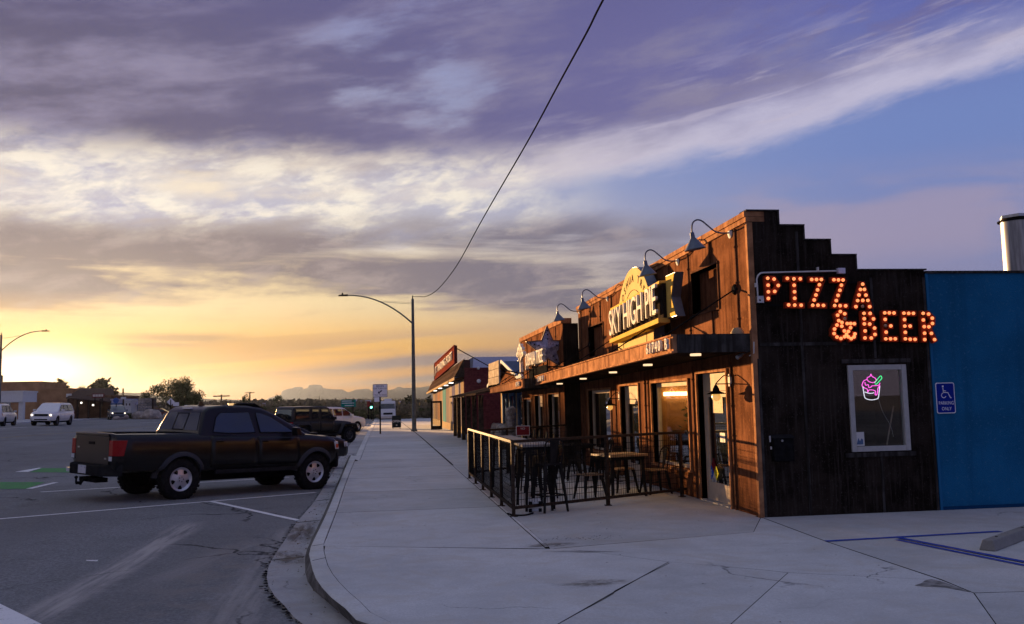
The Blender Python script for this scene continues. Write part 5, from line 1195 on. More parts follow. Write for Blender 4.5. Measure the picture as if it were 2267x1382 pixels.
# metal star on its stand
YS_ = 26.0; sc0 = onY(1212, 772, YS_); Rst = abs(onY(1217,722,YS_).z - sc0.z)
star = thing('metal_star', 'big weathered blue metal star standing on the canopy roof', 'star', (sc0.x, YS_, 2.4))
with Own(star):
    q = MB(); V = []
    for k in range(10):
        a = R(90+36*k); r_ = Rst*(1.0 if k % 2 == 0 else .44); V.append((sc0.x+r_*math.cos(a), YS_, sc0.z+r_*math.sin(a)))
    f_ = [(sc0.x, YS_-.13, sc0.z)]; bk = [(x, YS_+.13, z) for x, y, z in V]
    q.add(V + f_ + bk, [(k, (k+1) % 10, 10) for k in range(10)] + [(k, 11+k, 11+(k+1) % 10, (k+1) % 10) for k in range(10)] + [tuple(range(11, 21))]); q.build('star_body', M_starm)
    q = MB()
    for k in range(10): q.beam(V[k], V[(k+1) % 10], .03, .05, (0,1,0))
    q.build('star_rim', mat('star_rim_steel', (0.16,0.12,0.10), .5, .5))
    for k in range(5):
        a = R(90+72*k)
        for r_ in (.42,.62,.80):
            q = MB(); q.cyl((sc0.x+Rst*r_*math.cos(a), YS_-.13*(1-r_)-.02, sc0.z+Rst*r_*math.sin(a)), (sc0.x+Rst*r_*math.cos(a), YS_-.13*(1-r_)+.01, sc0.z+Rst*r_*math.sin(a)), .022, n=8); q.build('bulb_socket', M_black)
    zb_ = 2.36; q = MB(); zt_ = sc0.z - Rst*.80
    for sx in (-.42,.0,.42): q.beam((sc0.x+sx,YS_+.05,zb_),(sc0.x+sx,YS_+.05,zt_+(0.35 if sx == 0 else .05)),.035,.035)
    q.beam((sc0.x-.5,YS_+.05,zt_),(sc0.x+.5,YS_+.05,zt_),.04,.04); q.build('stand', M_black)
    q = MB(); q.tube([(sc0.x+.25*math.cos(R(a)),YS_+.08,zb_+.34*math.sin(R(a))) for a in range(0,181,15)], .022, 6); q.build('arch', M_cort_l)
# letters with the tree emblem
xl = 4.22
js = thing('tree_letter_sign', 'ivory standing letters JOSHUA TREE with tree emblem on the far canopy', 'sign', (xl, 28.0, 2.3))
with Own(js):
    A, Bp = onX(1166, 806, xl), onX(1199, 786, xl)
    t = text_obj('lettering', 'JOSHUA TREE', .52, M_offw, (xl, 0, 0), (0,-1,0), (0,0,1), None, extrude=.05)
    ys = [v.co.y for v in t.data.vertices]; wide = max(ys)-min(ys); y_far = A.y; tot = 3.1; k = tot/wide
    for v in t.data.vertices: v.co.y = y_far - (max(ys) - v.co.y)*k; v.co.z = v.co.z*1.0 + (A.z+Bp.z)/2 + .02
    q = MB(); q.box(xl+.06, xl+.10, y_far-tot, y_far, 2.36, A.z-.18); q.box(xl+.05, xl+.09, y_far-tot, y_far+.1, A.z-.2, A.z-.15); q.build('stand', M_black)
    T0 = onX(1154, 824, xl); Tt = onX(1154, 762, xl); hT = Tt.z-T0.z; yc = T0.y; q = MB()
    def blob(cy_, cz_, ry, rz_, n=9):
        q.prism([(xl-.04, cy_+ry*math.cos(2*math.pi*i/n), cz_+rz_*math.sin(2*math.pi*i/n)) for i in range(n)], (.10,0,0))
    q.prism([(xl-.035,yc-.10,T0.z),(xl-.035,yc+.10,T0.z),(xl-.035,yc+.06,T0.z+hT*.5),(xl-.035,yc-.06,T0.z+hT*.5)], (.09,0,0))
    for dy, dz in ((-.55,.62),(-.30,.80),(0,.93),(.30,.82),(.55,.66),(-.18,.62),(.2,.60)):
        q.beam((xl+.0,yc,T0.z+hT*.38),(xl,yc+dy*.9,T0.z+hT*dz),.08,.08,(1,0,0)); blob(yc+dy*.95, T0.z+hT*dz, .19, hT*.095)
    q.build('tree_emblem', M_offw)
    q = MB(); p = onX(1152, 837, xl); q.prism([(xl-.03, p.y+.42*math.cos(2*math.pi*i/18), p.z+.13*math.sin(2*math.pi*i/18)) for i in range(18)], (.08,0,0)); q.build('emblem_base', M_offw)

# ------------------------------------------------------------------ WOODEN PORCH HOUSE
hs = thing('porch_house', 'small stone and timber house with blue metal roof and wooden porch', 'building', (5.4, 36, 0))
with Own(hs):
    ya, yb = 36.0, 47.0; q = MB(); q.box(5.9, 11, ya, yb, 0, 2.5); q.build('wall', M_tan)
    rz0, rz1 = 2.55, onY(1110, 799, 41).z
    for s_, y_out in ((-1, ya-.4), (1, yb+.4)):
        q = MB(); n = 9
        for i in range(n):                                                  # standing seam roof sheets
            x0, x1 = 5.3 + i*.72, 5.3 + (i+1)*.72 - .012; m_ = (ya+yb)/2
            q.hexa([(x0,y_out,rz0-.06),(x1,y_out,rz0-.06),(x1,m_,rz1-.06),(x0,m_,rz1-.06)],[(x0,y_out,rz0),(x1,y_out,rz0),(x1,m_,rz1),(x0,m_,rz1)])
            q.beam((x0,y_out,rz0+.012),(x0,m_,rz1+.012),.03,.03)
        q.build('roof', M_roofblue)
    q = MB(); q.prism([(5.62,ya-.1,rz0-.05),(5.62,yb+.1,rz0-.05),(5.62,(ya+yb)/2,rz1-.12)], (.12,0,0)); q.build('gable', M_corten)
    q = MB()
    q.beam((5.27,ya-.42,rz0),(5.27,(ya+yb)/2,rz1),.05,.14); q.beam((5.27,yb+.42,rz0),(5.27,(ya+yb)/2,rz1),.05,.14); q.build('barge_board', M_white)
    # porch: shed roof, posts, braces
    q = MB(); q.hexa([(3.5,35.6,2.03),(5.9,35.6,2.55),(5.9,50,2.55),(3.5,50,2.03)],[(3.5,35.6,2.11),(5.9,35.6,2.63),(5.9,50,2.63),(3.5,50,2.11)]); q.build('porch_roof', M_dwood)
    for y in (36.2, 38.9, 41.6, 44.3, 47.0, 49.6):
        q = MB(); q.box(3.66,3.84,y-.09,y+.09,0,2.03); q.build('porch_post', M_dwood)
        q = MB(); q.beam((3.75,y+.09,1.55),(3.75,y+.75,2.02),.07,.07); q.beam((3.75,y-.09,1.55),(3.75,y-.75,2.02),.07,.07); q.build('brace', M_dwood)
    # openings with blue trim on the street wall
    for y, w in ((37.0,1.2),(39.6,1.5),(42.4,1.3),(45.0,1.3)):
        f = MB()
        for s_ in (-1,1): f.box(5.80,5.93,y+s_*w/2-.12,y+s_*w/2+.12,.55,2.15)
        f.box(5.81,5.93,y-w/2,y+w/2,2.02,2.15); f.box(5.81,5.93,y-w/2,y+w/2,.55,.66); fo = f.build('window', M_bluefr)
        g = MB(); g.box(5.86,5.89,y-w/2+.12,y+w/2-.12,.66,2.02); g.build('pane', M_glass, fo)
    # stones of the low walls: each its own piece
    random.seed(11)
    stones = []
    for k in range(6):
        bm = bmesh.new(); bmesh.ops.create_icosphere(bm, subdivisions=2, radius=1)
        for v in bm.verts: v.co *= 1 + .22*mnoise.noise(v.co*1.6 + Vector((k*7.3,0,0)))
        me = bpy.data.meshes.new('stone'); bm.to_mesh(me); bm.free(); me.materials.append(M_stone); stones.append(me)
    def stonewall(x, y0, y1, h, sz=.17):
        z = sz*.7
        while z < h:
            y = y0 + random.uniform(0,.1)
            while y < y1:
                s_ = sz*random.uniform(.75,1.25); o = link('stone', random.choice(stones)); o.location = (x+random.uniform(-.05,.05), y, z); o.scale = (s_*.8, s_*1.15, s_*.85); o.rotation_euler = (random.random()*6, random.random(), random.random()*.5); y += s_*1.75
            z += sz*1.25
    stonewall(4.4, 34.3, 37.5, .85); stonewall(5.72, 38.0, 45.5, .55); stonewall(4.62, 33.75, 34.5, 1.55)
    q = MB(); q.box(4.3,4.55,34.2,37.5,0,.78); q.box(5.70,5.9,38,45.5,0,.5); q.build('mortar_core', mat('mortar', (0.12,0.11,0.10), .95))
    # false front board of three planks
    xb = 4.3; p0, p1 = onX(1082, 815, xb), onX(1105, 797, xb); zl = onX(1094, 853, xb).z
    for k in range(3):
        q = MB(); za, zb2 = zl + (p1.z-zl)*k/3 + .012, zl + (p1.z-zl)*(k+1)/3 - .004; q.box(xb-.03+.008*k, xb+.03+.008*k, p1.y-.0+.03*k, p0.y-.04*k, za, zb2); q.build('sign_plank', M_wood, bevel=.01)
    q = MB()
    for y in (p1.y+.8, p0.y-.8): q.box(xb+.05, xb+.11, y-.04, y+.04, 2.15, p1.z-.1); q.beam((xb+.1,y,p1.z-.3),(5.7,y,2.7),.05,.05)
    q.build('sign_stay', M_dwood)

# ------------------------------------------------------------------ TRADING POST
TX, TY0, TY1 = 4.46, 51.8, 86.0
tp = thing('trading_post', 'maroon brick trading post with brown shingle awning and painted front', 'building', (TX, TY0, 0))
with Own(tp):
    fl_ = lambda y: pz(0, y)-.02
    # brick end wall: courses of brick as real pieces joined in one part (too small to tell apart singly)
    q = MB(); q.box(TX, 12, TY0+.04, TY0+.3, -.1, 3.60); q.box(TX+.0, TX+.35, TY0+.039, TY0+.3, 3.60, 4.15); q.build('end_wall', mat('mortar_maroon', (0.07,0.03,0.03), .9))
    q = MB(); z = 0; r_ = 0; random.seed(3)
    while z < 3.56:
        x = TX + (.0 if r_ % 2 else -.1)
        while x < 8.4:
            a = max(x, TX); c = x+.195
            if c > a: q.box(a, c, TY0+random.uniform(.012,.024), TY0+.05, z, z+.088)
            x += .205
        z += .098; r_ += 1
    q.build('brick', M_brickred)['kind'] = 'stuff'
    q = MB(); q.box(TX-.02, 12, TY0-.02, TY0+.34, 3.62, 3.70); q.build('coping', M_brickred)
    for (px, py, r_) in ((1059,815,.09),(1060,844,.12)):
        p = onY(px, py, TY0); q = MB(); q.lathe([(r_,0),(r_*.7,.06),(0,.07)], (p.x, TY0, p.z), 'y', 10); q.build('wall_lamp_patch', M_white)
    q = MB(); q.box(TX+.02, TX+.3, TY0+.3, TY1, -.6, 3.3); q.box(TX+.3, 12, TY1-.3, TY1, -.6, 3.4); q.build('front_wall', M_tan)
    # painted front: vertical washes of colour, plus the teal door panel
    mcol = [(0.42,0.30,0.18),(0.30,0.27,0.33),(0.45,0.36,0.26),(0.17,0.16,0.27),(0.42,0.33,0.25),(0.30,0.24,0.22),(0.13,0.30,0.31),(0.16,0.36,0.36),(0.38,0.28,0.20),(0.40,0.22,0.14),(0.28,0.20,0.17)]
    yy = TY0+.35; k = 0; random.seed(5)
    while yy < 85.8:
        w = random.uniform(1.0,2.4)*(1 + (yy-TY0)*.03); q = MB(); q.box(TX-.012-.003*(k%2), TX+.02, yy, min(yy+w,85.9), fl_(yy)+.40, 3.05)
        c = mcol[k % len(mcol)]; q.build('mural_panel', mat('mural_%d' % k, tuple(v*.62 for v in c), .9, col2=tuple(v*.45+.05 for v in c), vs=1.2, streak=(1.4,tuple(min(1,v*.95) for v in c),.5,.7))); yy += w; k += 1
    q = MB(); q.box(TX-.02, TX+.018, TY0+.3, 85.9, fl_(60)-.1, .395); q.build('plinth', M_tan)
    # mansard awning: shingle courses
    xo, xt, zb0, zt0 = 3.94, TX+.02, 3.19, 4.20
    zl = lambda y: -.012*(y-TY0)
    n = 11
    for i in range(n):
        a, c = i/n, (i+1)/n; q = MB(); e = .03
        X_ = lambda t: xo + (xt-xo)*t; Z_ = lambda t: zb0 + (zt0-zb0)*t
        q.hexa([(X_(a)-e,TY0,Z_(a)),(X_(a)+.03,TY0,Z_(a)-.02),(X_(a)+.03,TY1,Z_(a)-.02+zl(TY1)),(X_(a)-e,TY1,Z_(a)+zl(TY1))],[(X_(c)-e*.2,TY0,Z_(c)),(X_(c)+.03,TY0,Z_(c)),(X_(c)+.03,TY1,Z_(c)+zl(TY1)),(X_(c)-e*.2,TY1,Z_(c)+zl(TY1))]); q.build('shingle_course', M_roofbrown)
    q = MB(); q.hexa([(xo-.05,TY0-.02,zb0-.16),(xo,TY0-.02,zb0-.16),(xo,TY1,zb0-.16+zl(TY1)),(xo-.05,TY1,zb0-.16+zl(TY1))],[(xo-.05,TY0-.02,zb0),(xo,TY0-.02,zb0),(xo,TY1,zb0+zl(TY1)),(xo-.05,TY1,zb0+zl(TY1))]); q.build('awning_fascia', M_tan)
    q = MB(); q.prism([(xo-.03,TY0+.0,zb0),(xt,TY0,zb0),(xt,TY0,zt0)], (0,.08,0)); q.hexa([(xo,TY0+.1,zb0-.08),(TX,TY0+.1,zb0-.08),(TX,TY1,zb0-.08+zl(TY1)),(xo,TY1,zb0-.08+zl(TY1))],[(xo,TY0+.1,zb0-.04),(TX,TY0+.1,zb0-.04),(TX,TY1,zb0-.04+zl(TY1)),(xo,TY1,zb0-.04+zl(TY1))]); q.build('awning_soffit', M_dwood)
    for (px, py) in ((998,852),(987,857),(974,864),(963,870)):
        p = onX(px, py, 4.15); q = MB(); q.lathe([(.16,0),(.16,.05)], (4.15, p.y, zb0-.135+zl(p.y)), 'z', 12); q.build('downlight', mat('soffit_light', (.9,.9,.85), .4, emit=(1,.9,.75), es=.45) if 'soffit_light' not in MATS else MATS['soffit_light'])
    q = MB(); q.box(6.5, 12, 60, 80, 3.3, 4.3); q.hexa([(5.3,56,3.3),(12,56,3.3),(12,80,3.3),(5.3,80,3.3)],[(5.6,58,4.6),(12,58,4.6),(12,78,4.6),(5.6,78,4.6)]); q.build('roof_unit', M_lav)
    # open glass door swung out
    pa, pb = onX(954,943,TX-.5), onX(979,941,TX-.5); yd = 64.0; A, B_ = onY(954,943,yd), onY(979,941,yd); zt_ = onY(966,888,yd).z
    f = MB(); w = .13
    for q_ in ((A.x,A.x+w,0,1),(B_.x-w,B_.x,0,1)): f.box(q_[0],q_[1],yd,yd+.06,fl_(yd)+.05,zt_)
    f.box(A.x+w,B_.x-w,yd+.001,yd+.06,zt_-w,zt_); f.box(A.x+w,B_.x-w,yd+.001,yd+.06,fl_(yd)+.05,fl_(yd)+.30); dr = f.build('door', M_black)
    g = MB(); g.box(A.x+w,B_.x-w,yd+.02,yd+.03,fl_(yd)+.3,zt_-w); g.build('pane', M_tglass, dr)
# roof sign board
sx = 4.30; NT_, NB_, FT_, FB_ = onX(1007,765,sx), onX(1007,800,sx), onX(962,806,sx), onX(962,842,sx)
sb = thing('roof_sign', 'long maroon roof sign reading TRADING POST above the shingle awning', 'sign', (sx, NT_.y, 4.2))
with Own(sb):
    q = MB(); yn, yf = NT_.y, FT_.y
    q.hexa([(sx,yn,NB_.z-.1),(sx+.14,yn,NB_.z-.1),(sx+.14,yf,FB_.z),(sx,yf,FB_.z)],[(sx,yn,NT_.z),(sx+.14,yn,NT_.z),(sx+.14,yf,FT_.z),(sx,yf,FT_.z)]); q.build('board', mat('board_maroon', (0.13,0.032,0.022), .6, var=.15, vs=2))
    q = MB()
    for (a, c) in (((yn,NT_.z),(yf,FT_.z)),((yn,NB_.z-.1),(yf,FB_.z)),((yn,NB_.z-.1),(yn,NT_.z)),((yf,FB_.z),(yf,FT_.z))): q.beam((sx-.01,*a),(sx-.01,*c),.07,.09,(1,0,0))
    q.build('trim', M_brickred)
    t = text_obj('lettering', 'J.T. TRADING POST', .95, M_offw, (0,0,0), (0,-1,0), (0,0,1), None, extrude=.04)
    ys = [v.co.y for v in t.data.vertices]; k = (yf-yn-3.2)/(max(ys)-min(ys)); c0 = (max(ys)+min(ys))/2
    for v in t.data.vertices:
        y = (yn+yf)/2 + (v.co.y-c0)*k; u = (y-yn)/(yf-yn); v.co = (sx-.05+v.co.x, y, v.co.z*.78 + (NT_.z+NB_.z-.1)/2*(1-u) + (FT_.z+FB_.z)/2*u)
    q = MB(); q.beam((sx+.1,yn+.3,NT_.z-.15),(6.6,yn-1,3.7),.05,.05); q.beam((sx+.1,yf-3,FT_.z-.2),(6.6,yf-3,3.4),.05,.05); q.build('stay', M_dwood)
# clean wall lamps on the shop front etc. end

# ------------------------------------------------------------------ STREET FURNITURE
Lp = onZ(917, 955, pz(0,60.4)); YL = Lp.y
def mast(name, label, base, top, arm0, tip, grp):
    t = thing(name, label, 'street lamp', (base.x, base.y, base.z), 0, grp)
    with Own(t):
        q = MB(); q.cyl(base, (base.x, base.y, top.z), .15, .085, 12); q.build('pole', M_post, smooth=40)
        q = MB(); q.lathe([(.21,0),(.21,.08),(.16,.12)], base, 'z', 12); q.build('base_plate', M_post)
        a = Vector((base.x, base.y, arm0.z)); e = Vector((tip.x, base.y, tip.z)); d = e - a
        pts = [a + Vector((d.x*u, 0, d.z*(1-(1-u)**2.1))) for u in [k/10 for k in range(11)]]
        q = MB(); q.tube(pts, [.055-.02*k/10 for k in range(11)], 8); q.build('mast_arm', M_post, smooth=60)
        q = MB(); m_ = pts[5]; q.tube([m_, (base.x, base.y, top.z-.35)], .012, 5); q.tube([m_ + Vector((0,0,.04)), (base.x, base.y, top.z-.25)], .008, 5); q.build('truss_rod', M_post)
        s_ = -1 if tip.x < base.x else 1
        q = MB(); q.hexa([(e.x-s_*.0,e.y-.12,e.z-.05),(e.x+s_*.62,e.y-.12,e.z-.05),(e.x+s_*.62,e.y+.12,e.z-.05),(e.x,e.y+.12,e.z-.05)],[(e.x,e.y-.07,e.z+.06),(e.x+s_*.58,e.y-.07,e.z+.03),(e.x+s_*.58,e.y+.07,e.z+.03),(e.x,e.y+.07,e.z+.06)]); q.cyl((e.x+s_*.35,e.y,e.z+.03),(e.x+s_*.35,e.y,e.z+.16),.05,n=8); q.build('lamp_head', M_black)
        q = MB(); q.cyl((base.x,base.y,top.z),(base.x,base.y,top.z+.22),.035,n=8); q.box(base.x-.06,base.x+.06,base.y-.06,base.y+.06,top.z-.4,top.z-.3); q.build('pole_top', M_black)
    return t
lg = 'street lamps with curved arms'
mast('street_lamp', 'tall grey street lamp with curved arm beside the walk', Lp, onY(915,662,YL), onY(915,717,YL), onY(770,654,YL), lg)
YL2 = 88.0; bx = onY(-2, 900, YL2); bx.z = gz(bx.x, YL2)
mast('street_lamp', 'grey street lamp at the left edge with arm over the setting sun', bx, onY(-2,742,YL2), onY(-2,778,YL2), onY(93,733,YL2), lg)
# wire from the lamp over the street to the camera side
wt = MB(); wp = []
for (px, py) in ((915,657),(930,657),(945,656),(970,640),(1010,590),(1060,500),(1100,430),(1170,310),(1240,180),(1300,70),(1335,0)):
    r_ = ray(px, py); k = r_.x/r_.y; Y = (Lp.x + YL*.0242)/(k+.0242); wp.append(EYE + r_*(Y/r_.y))
d = (wp[-1]-wp[-2]).normalized(); wp += [wp[-1]+d*3+Vector((0,0,-.12)), wp[-1]+d*9+Vector((0,0,-.4))]
wt.tube(smooth_path3(wp, 4), .016, 5); w = wt.build('overhead_wire', mat('wire_sheath', (0.008,0.008,0.009), 1.0)); tag(w, 'thin black overhead wire swinging up from the street lamp top', 'wire')

def post_sign(name, label, base, X0, X1, z0, z1, m, rim, post_m=M_black, pw=.045, post_x=None, zpost=None, group=None):
    t = thing(name, label, 'sign', tuple(base), 0, group)
    with Own(t):
        q = MB(); px = base.x if post_x is None else post_x; q.cyl((px, base.y+.05, base.z), (px, base.y+.05, zpost or z1), pw, n=8); q.build('post', post_m)
        q = MB(); q.prism(rounded(X0,X1,z0,z1,.04,base.y,3), (0,.012,0)); q.build('border', rim)
        q = MB(); e = .025; q.prism(rounded(X0+e,X1-e,z0+e,z1-e,.03,base.y-.003,3), (0,.002,0)); q.build('face', m)
    return t
sp = onZ(842, 961, pz(0,56.6)); yS = sp.y; a0, a1 = onY(825,851,yS), onY(858,879,yS)
st1 = post_sign('lane_sign', 'white sign reading BEGIN RIGHT TURN LANE on dark post in the walk', sp, a0.x, a1.x, a1.z, a0.z, M_signwhite, M_ink)
with Own(st1):
    cxs = (a0.x+a1.x)/2; H_ = a0.z-a1.z; yy = yS-.005
    for txt, f, s_ in (('BEGIN',.84,.17),('RIGHT TURN LANE',.66,.115),('YIELD TO BIKES',.16,.12)): text_obj('lettering', txt, s_, M_ink, (cxs, yy, a1.z+H_*f), (1,0,0), (0,0,1), sx=.95)
    q = MB(); c = (cxs, yy, a1.z+H_*.40); q.prism([(c[0]+x*.16, yy, c[2]+z*.16) for x, z in ((-.9,-.5),(-.1,-.75),(-.2,-.35),(.8,.35),(.55,.75),(-.4,-.0),(-.6,.3))], (0,-.001,0)); q.build('arrow', M_ink)
s2 = onZ(826, 933, pz(0,100)); a0, a1 = onY(828,879,s2.y), onY(843,890,s2.y)
post_sign('small_sign', 'small white street sign half hidden behind the right turn sign', s2, a0.x, a1.x, a1.z, a0.z, M_signwhite, M_ink)
pl3 = thing('street_post', 'slim dark post with signal head left of the motorhome', 'post', tuple(onZ(816, 928, pz(0,120))))
with Own(pl3):
    b_ = Vector(pl3.location); zt_ = onY(817,888,b_.y).z; q = MB(); q.cyl(b_, (b_.x,b_.y,zt_), .11, .09, 8); q.build('pole', M_black); q = MB(); q.box(b_.x-.22,b_.x+.22,b_.y-.2,b_.y+.2,zt_-.9,zt_); q.build('head', M_maroon)
tl_ = onY(822, 902, 150.0); tr = thing('traffic_light', 'distant traffic light showing green', 'traffic light', (tl_.x, 150, pz(0,150)))
with Own(tr):
    q = MB(); q.cyl((tl_.x,150.2,pz(0,150)-.1),(tl_.x,150.2,tl_.z-.5),.10,n=8); q.build('pole', M_black); q = MB(); q.box(tl_.x-.22,tl_.x+.22,149.9,150.2,tl_.z-.5,tl_.z+.8); q.build('housing', M_black)
    q = MB(); q.lathe([(.17,0),(.0,.03)], (tl_.x,149.88,tl_.z), 'y', 12); q.build('green_lamp', mat('signal_green', (.1,.8,.5), .4, emit=(.15,1,.65), es=1.0))
gy = 118.0; a0, a1 = onY(755,885,gy), onY(788,901,gy); gb_ = Vector(((a0.x+a1.x)/2, gy, gz((a0.x+a1.x)/2, gy)))
gs = post_sign('highway_sign', 'green highway guide sign beyond the parked white car', gb_, a0.x, a1.x, a1.z, a0.z, M_signgreen, M_signgreen, M_rail, .07, a0.x+(a1.x-a0.x)*.8)
with Own(gs):
    q = MB()
    for f, x0, x1 in ((.80,.06,.72),(.52,.05,.88),(.20,.25,.85)): q.box(a0.x+(a1.x-a0.x)*x0, a0.x+(a1.x-a0.x)*x1, gy-.01, gy-.004, a1.z+(a0.z-a1.z)*(f-.04), a1.z+(a0.z-a1.z)*(f+.04))
    q.build('legend_line', M_signwhite)
# sandwich board
sb0 = onZ(878, 949, pz(0,69)); sw, sh = .34, .98
ab = thing('sandwich_board', 'black sandwich board with white OPEN lettering on the walk', 'sandwich board', tuple(sb0))
with Own(ab):
    for s_ in (-1, 1):
        q = MB(); q.hexa([(sb0.x-sw,sb0.y+s_*.30-.02,sb0.z+.08),(sb0.x+sw,sb0.y+s_*.30-.02,sb0.z+.08),(sb0.x+sw,sb0.y+s_*.30+.02,sb0.z+.08),(sb0.x-sw,sb0.y+s_*.30+.02,sb0.z+.08)],[(sb0.x-sw,sb0.y+s_*.04-.02,sb0.z+sh),(sb0.x+sw,sb0.y+s_*.04-.02,sb0.z+sh),(sb0.x+sw,sb0.y+s_*.04+.02,sb0.z+sh),(sb0.x-sw,sb0.y+s_*.04+.02,sb0.z+sh)]); q.build('panel', mat('board_black', (0.014,0.02,0.026), .5) if s_ < 0 else MATS['board_black'])
        q = MB(); q.box(sb0.x-sw,sb0.x-sw+.12,sb0.y+s_*.33-.03,sb0.y+s_*.33+.03,sb0.z,sb0.z+.09); q.box(sb0.x+sw-.12,sb0.x+sw,sb0.y+s_*.33-.03,sb0.y+s_*.33+.03,sb0.z,sb0.z+.09); q.build('foot', M_galv)
    up = Vector((0, .26, sh-.08)).normalized(); text_obj('lettering', 'OPEN', .24, M_signwhite, (sb0.x, sb0.y-.33+.26*.52-.012, sb0.z+.08+(sh-.08)*.52), (1,0,0), up, extrude=.002)
    q = MB(); q.box(sb0.x-.05,sb0.x+.05,sb0.y-.345+.26*.2,sb0.y-.335+.26*.2,sb0.z+.22,sb0.z+.30); q.build('card', M_white)

# ------------------------------------------------------------------ VEHICLES  (local x forward, y left, z up, origin under the rear axle)
SEC = [(0,0),(.78,0),(.93,.05),(.985,.20),(1.0,.42),(1.0,.60),(.982,.78),(.955,.90),(.90,.975),(.70,1.0),(0,1.015)]
def interp(tab, x):
    if x <= tab[0][0]: return tab[0][1:]
    for a, c in zip(tab, tab[1:]):
        if x <= c[0]:
            k = (x-a[0])/(c[0]-a[0]); k2 = k*k*(3-2*k)*.5 + k*.5
            return tuple(p*(1-k2)+q*k2 for p, q in zip(a[1:], c[1:]))
    return tab[-1][1:]
def side_y(tab, x, z, off=.0):
    zb, zt, hw = interp(tab, x); t = max(0, min(1, (z-zb)/(zt-zb)))
    for (y0, f0), (y1, f1) in zip(SEC[1:], SEC[2:]):
        if f0 <= t <= f1: return hw*(y0+(y1-y0)*(t-f0)/max(1e-6,f1-f0)) + off
    return hw*.9 + off
def bool_cut(o, cutter):
    m = o.modifiers.new('cut', 'BOOLEAN'); m.operation = 'DIFFERENCE'; m.solver = 'EXACT'; m.object = cutter
    dg = bpy.context.evaluated_depsgraph_get(); me = bpy.data.meshes.new_from_object(o.evaluated_get(dg)); o.modifiers.clear()
    old = o.data; o.data = me; bpy.data.meshes.remove(old); cm = cutter.data; bpy.data.objects.remove(cutter); bpy.data.meshes.remove(cm)
def car_body(tab, paint, wheels, Rw, hw, t, extra=None, n=60):
    b = MB(); x0, x1 = tab[0][0], tab[-1][0]; xs = sorted({x0 + (x1-x0)*i/n for i in range(n+1)} | {r[0] for r in tab}); k = len(SEC)
    for x in xs:
        zb, zt, h = interp(tab, x); ring = [(x, y*h, zb+(zt-zb)*f) for y, f in SEC] + [(x, -y*h, zb+(zt-zb)*f) for y, f in SEC[-2:0:-1]]; b.v += ring
    m = 2*k-2
    for i in range(len(xs)-1):
        for j in range(m): b.f.append((i*m+j, i*m+(j+1) % m, (i+1)*m+(j+1) % m, (i+1)*m+j))
    b.f.append(tuple(range(m))); b.f.append(tuple(range((len(xs)-1)*m+m-1, (len(xs)-1)*m-1, -1)))
    o = b.build('body', paint, None)
    c = MB()
    for wx in wheels:
        for s in (-1, 1): c.cyl((wx, s*(hw-.34), Rw), (wx, s*(hw+.3), Rw), Rw+.055, n=28)
    bool_cut(o, c.build('cutter', None))
    if extra:
        c = MB(); c.box(*extra); bool_cut(o, c.build('cutter', None))
    o.data.materials.append(M_plastic)
    for p in o.data.polygons:
        q = p.center
        for wx in wheels:
            d = math.hypot(q.x-wx, q.z-Rw)
            if d < Rw+.06 and abs(q.y) < hw+.02 and (abs(abs(q.y)-(hw-.34)) < .02 or d > Rw+.02): p.material_index = 1
        if extra and extra[0]-.01 < q.x < extra[1]+.01 and abs(q.y) < extra[3]+.01 and q.z > extra[4]-.01 and (abs(p.normal.z) < .5 or q.z < extra[4]+.02): p.material_index = 1
        p.use_smooth = True
    o.data.set_sharp_from_angle(angle=R(32)); o.parent = t
    return o
def cabin(prof, hwb, hwt, zb, zt, paint, t, bevel=.06):
    hy = lambda z: hwb + (hwt-hwb)*max(0, (z-zb))/(zt-zb)
    b = MB(); n = len(prof)
    b.add([(x, hy(z), z) for x, z in prof] + [(x, -hy(z), z) for x, z in prof], [tuple(range(n)), tuple(range(2*n-1, n-1, -1))] + [(i, n+i, n+(i+1) % n, (i+1) % n) for i in range(n)])
    o = b.build('cab', paint, t, smooth=35); m = o.modifiers.new('bevel', 'BEVEL'); m.width = bevel; m.segments = 3; m.limit_method = 'ANGLE'; m.angle_limit = R(30)
    return hy
def side_glass(poly, hy, t, m=None, name='side_window', sides=(-1, 1), frame=True):
    for s in sides:
        pts = [Vector((x, s*(hy(z)+.004), z)) for x, z in poly]; q = MB(); q.prism(pts, (0, s*.006, 0)); w = q.build(name, m or M_carglass, t)
        if frame:
            q = MB(); q.tube([p + Vector((0, s*.005, 0)) for p in pts], .011, 4, True); q.build('window_seal', M_plastic, w)
def end_glass(a, c, hy, t, f=.86, ins=(.07,.07), name='windshield', out=1):
    (x0,z0),(x1,z1) = a, c; P = lambda u: (x0+(x1-x0)*u, z0+(z1-z0)*u); (xa,za),(xb,zb_) = P(ins[0]), P(1-ins[1])
    n = Vector((z1-z0, 0, -(x1-x0))).normalized()*out*(.008)
    q = MB(); pts = [Vector((xa,-hy(za)*f,za)),Vector((xa,hy(za)*f,za)),Vector((xb,hy(zb_)*f,zb_)),Vector((xb,-hy(zb_)*f,zb_))]; q.prism([p+n*.4 for p in pts], n); return q.build(name, M_carglass, t)
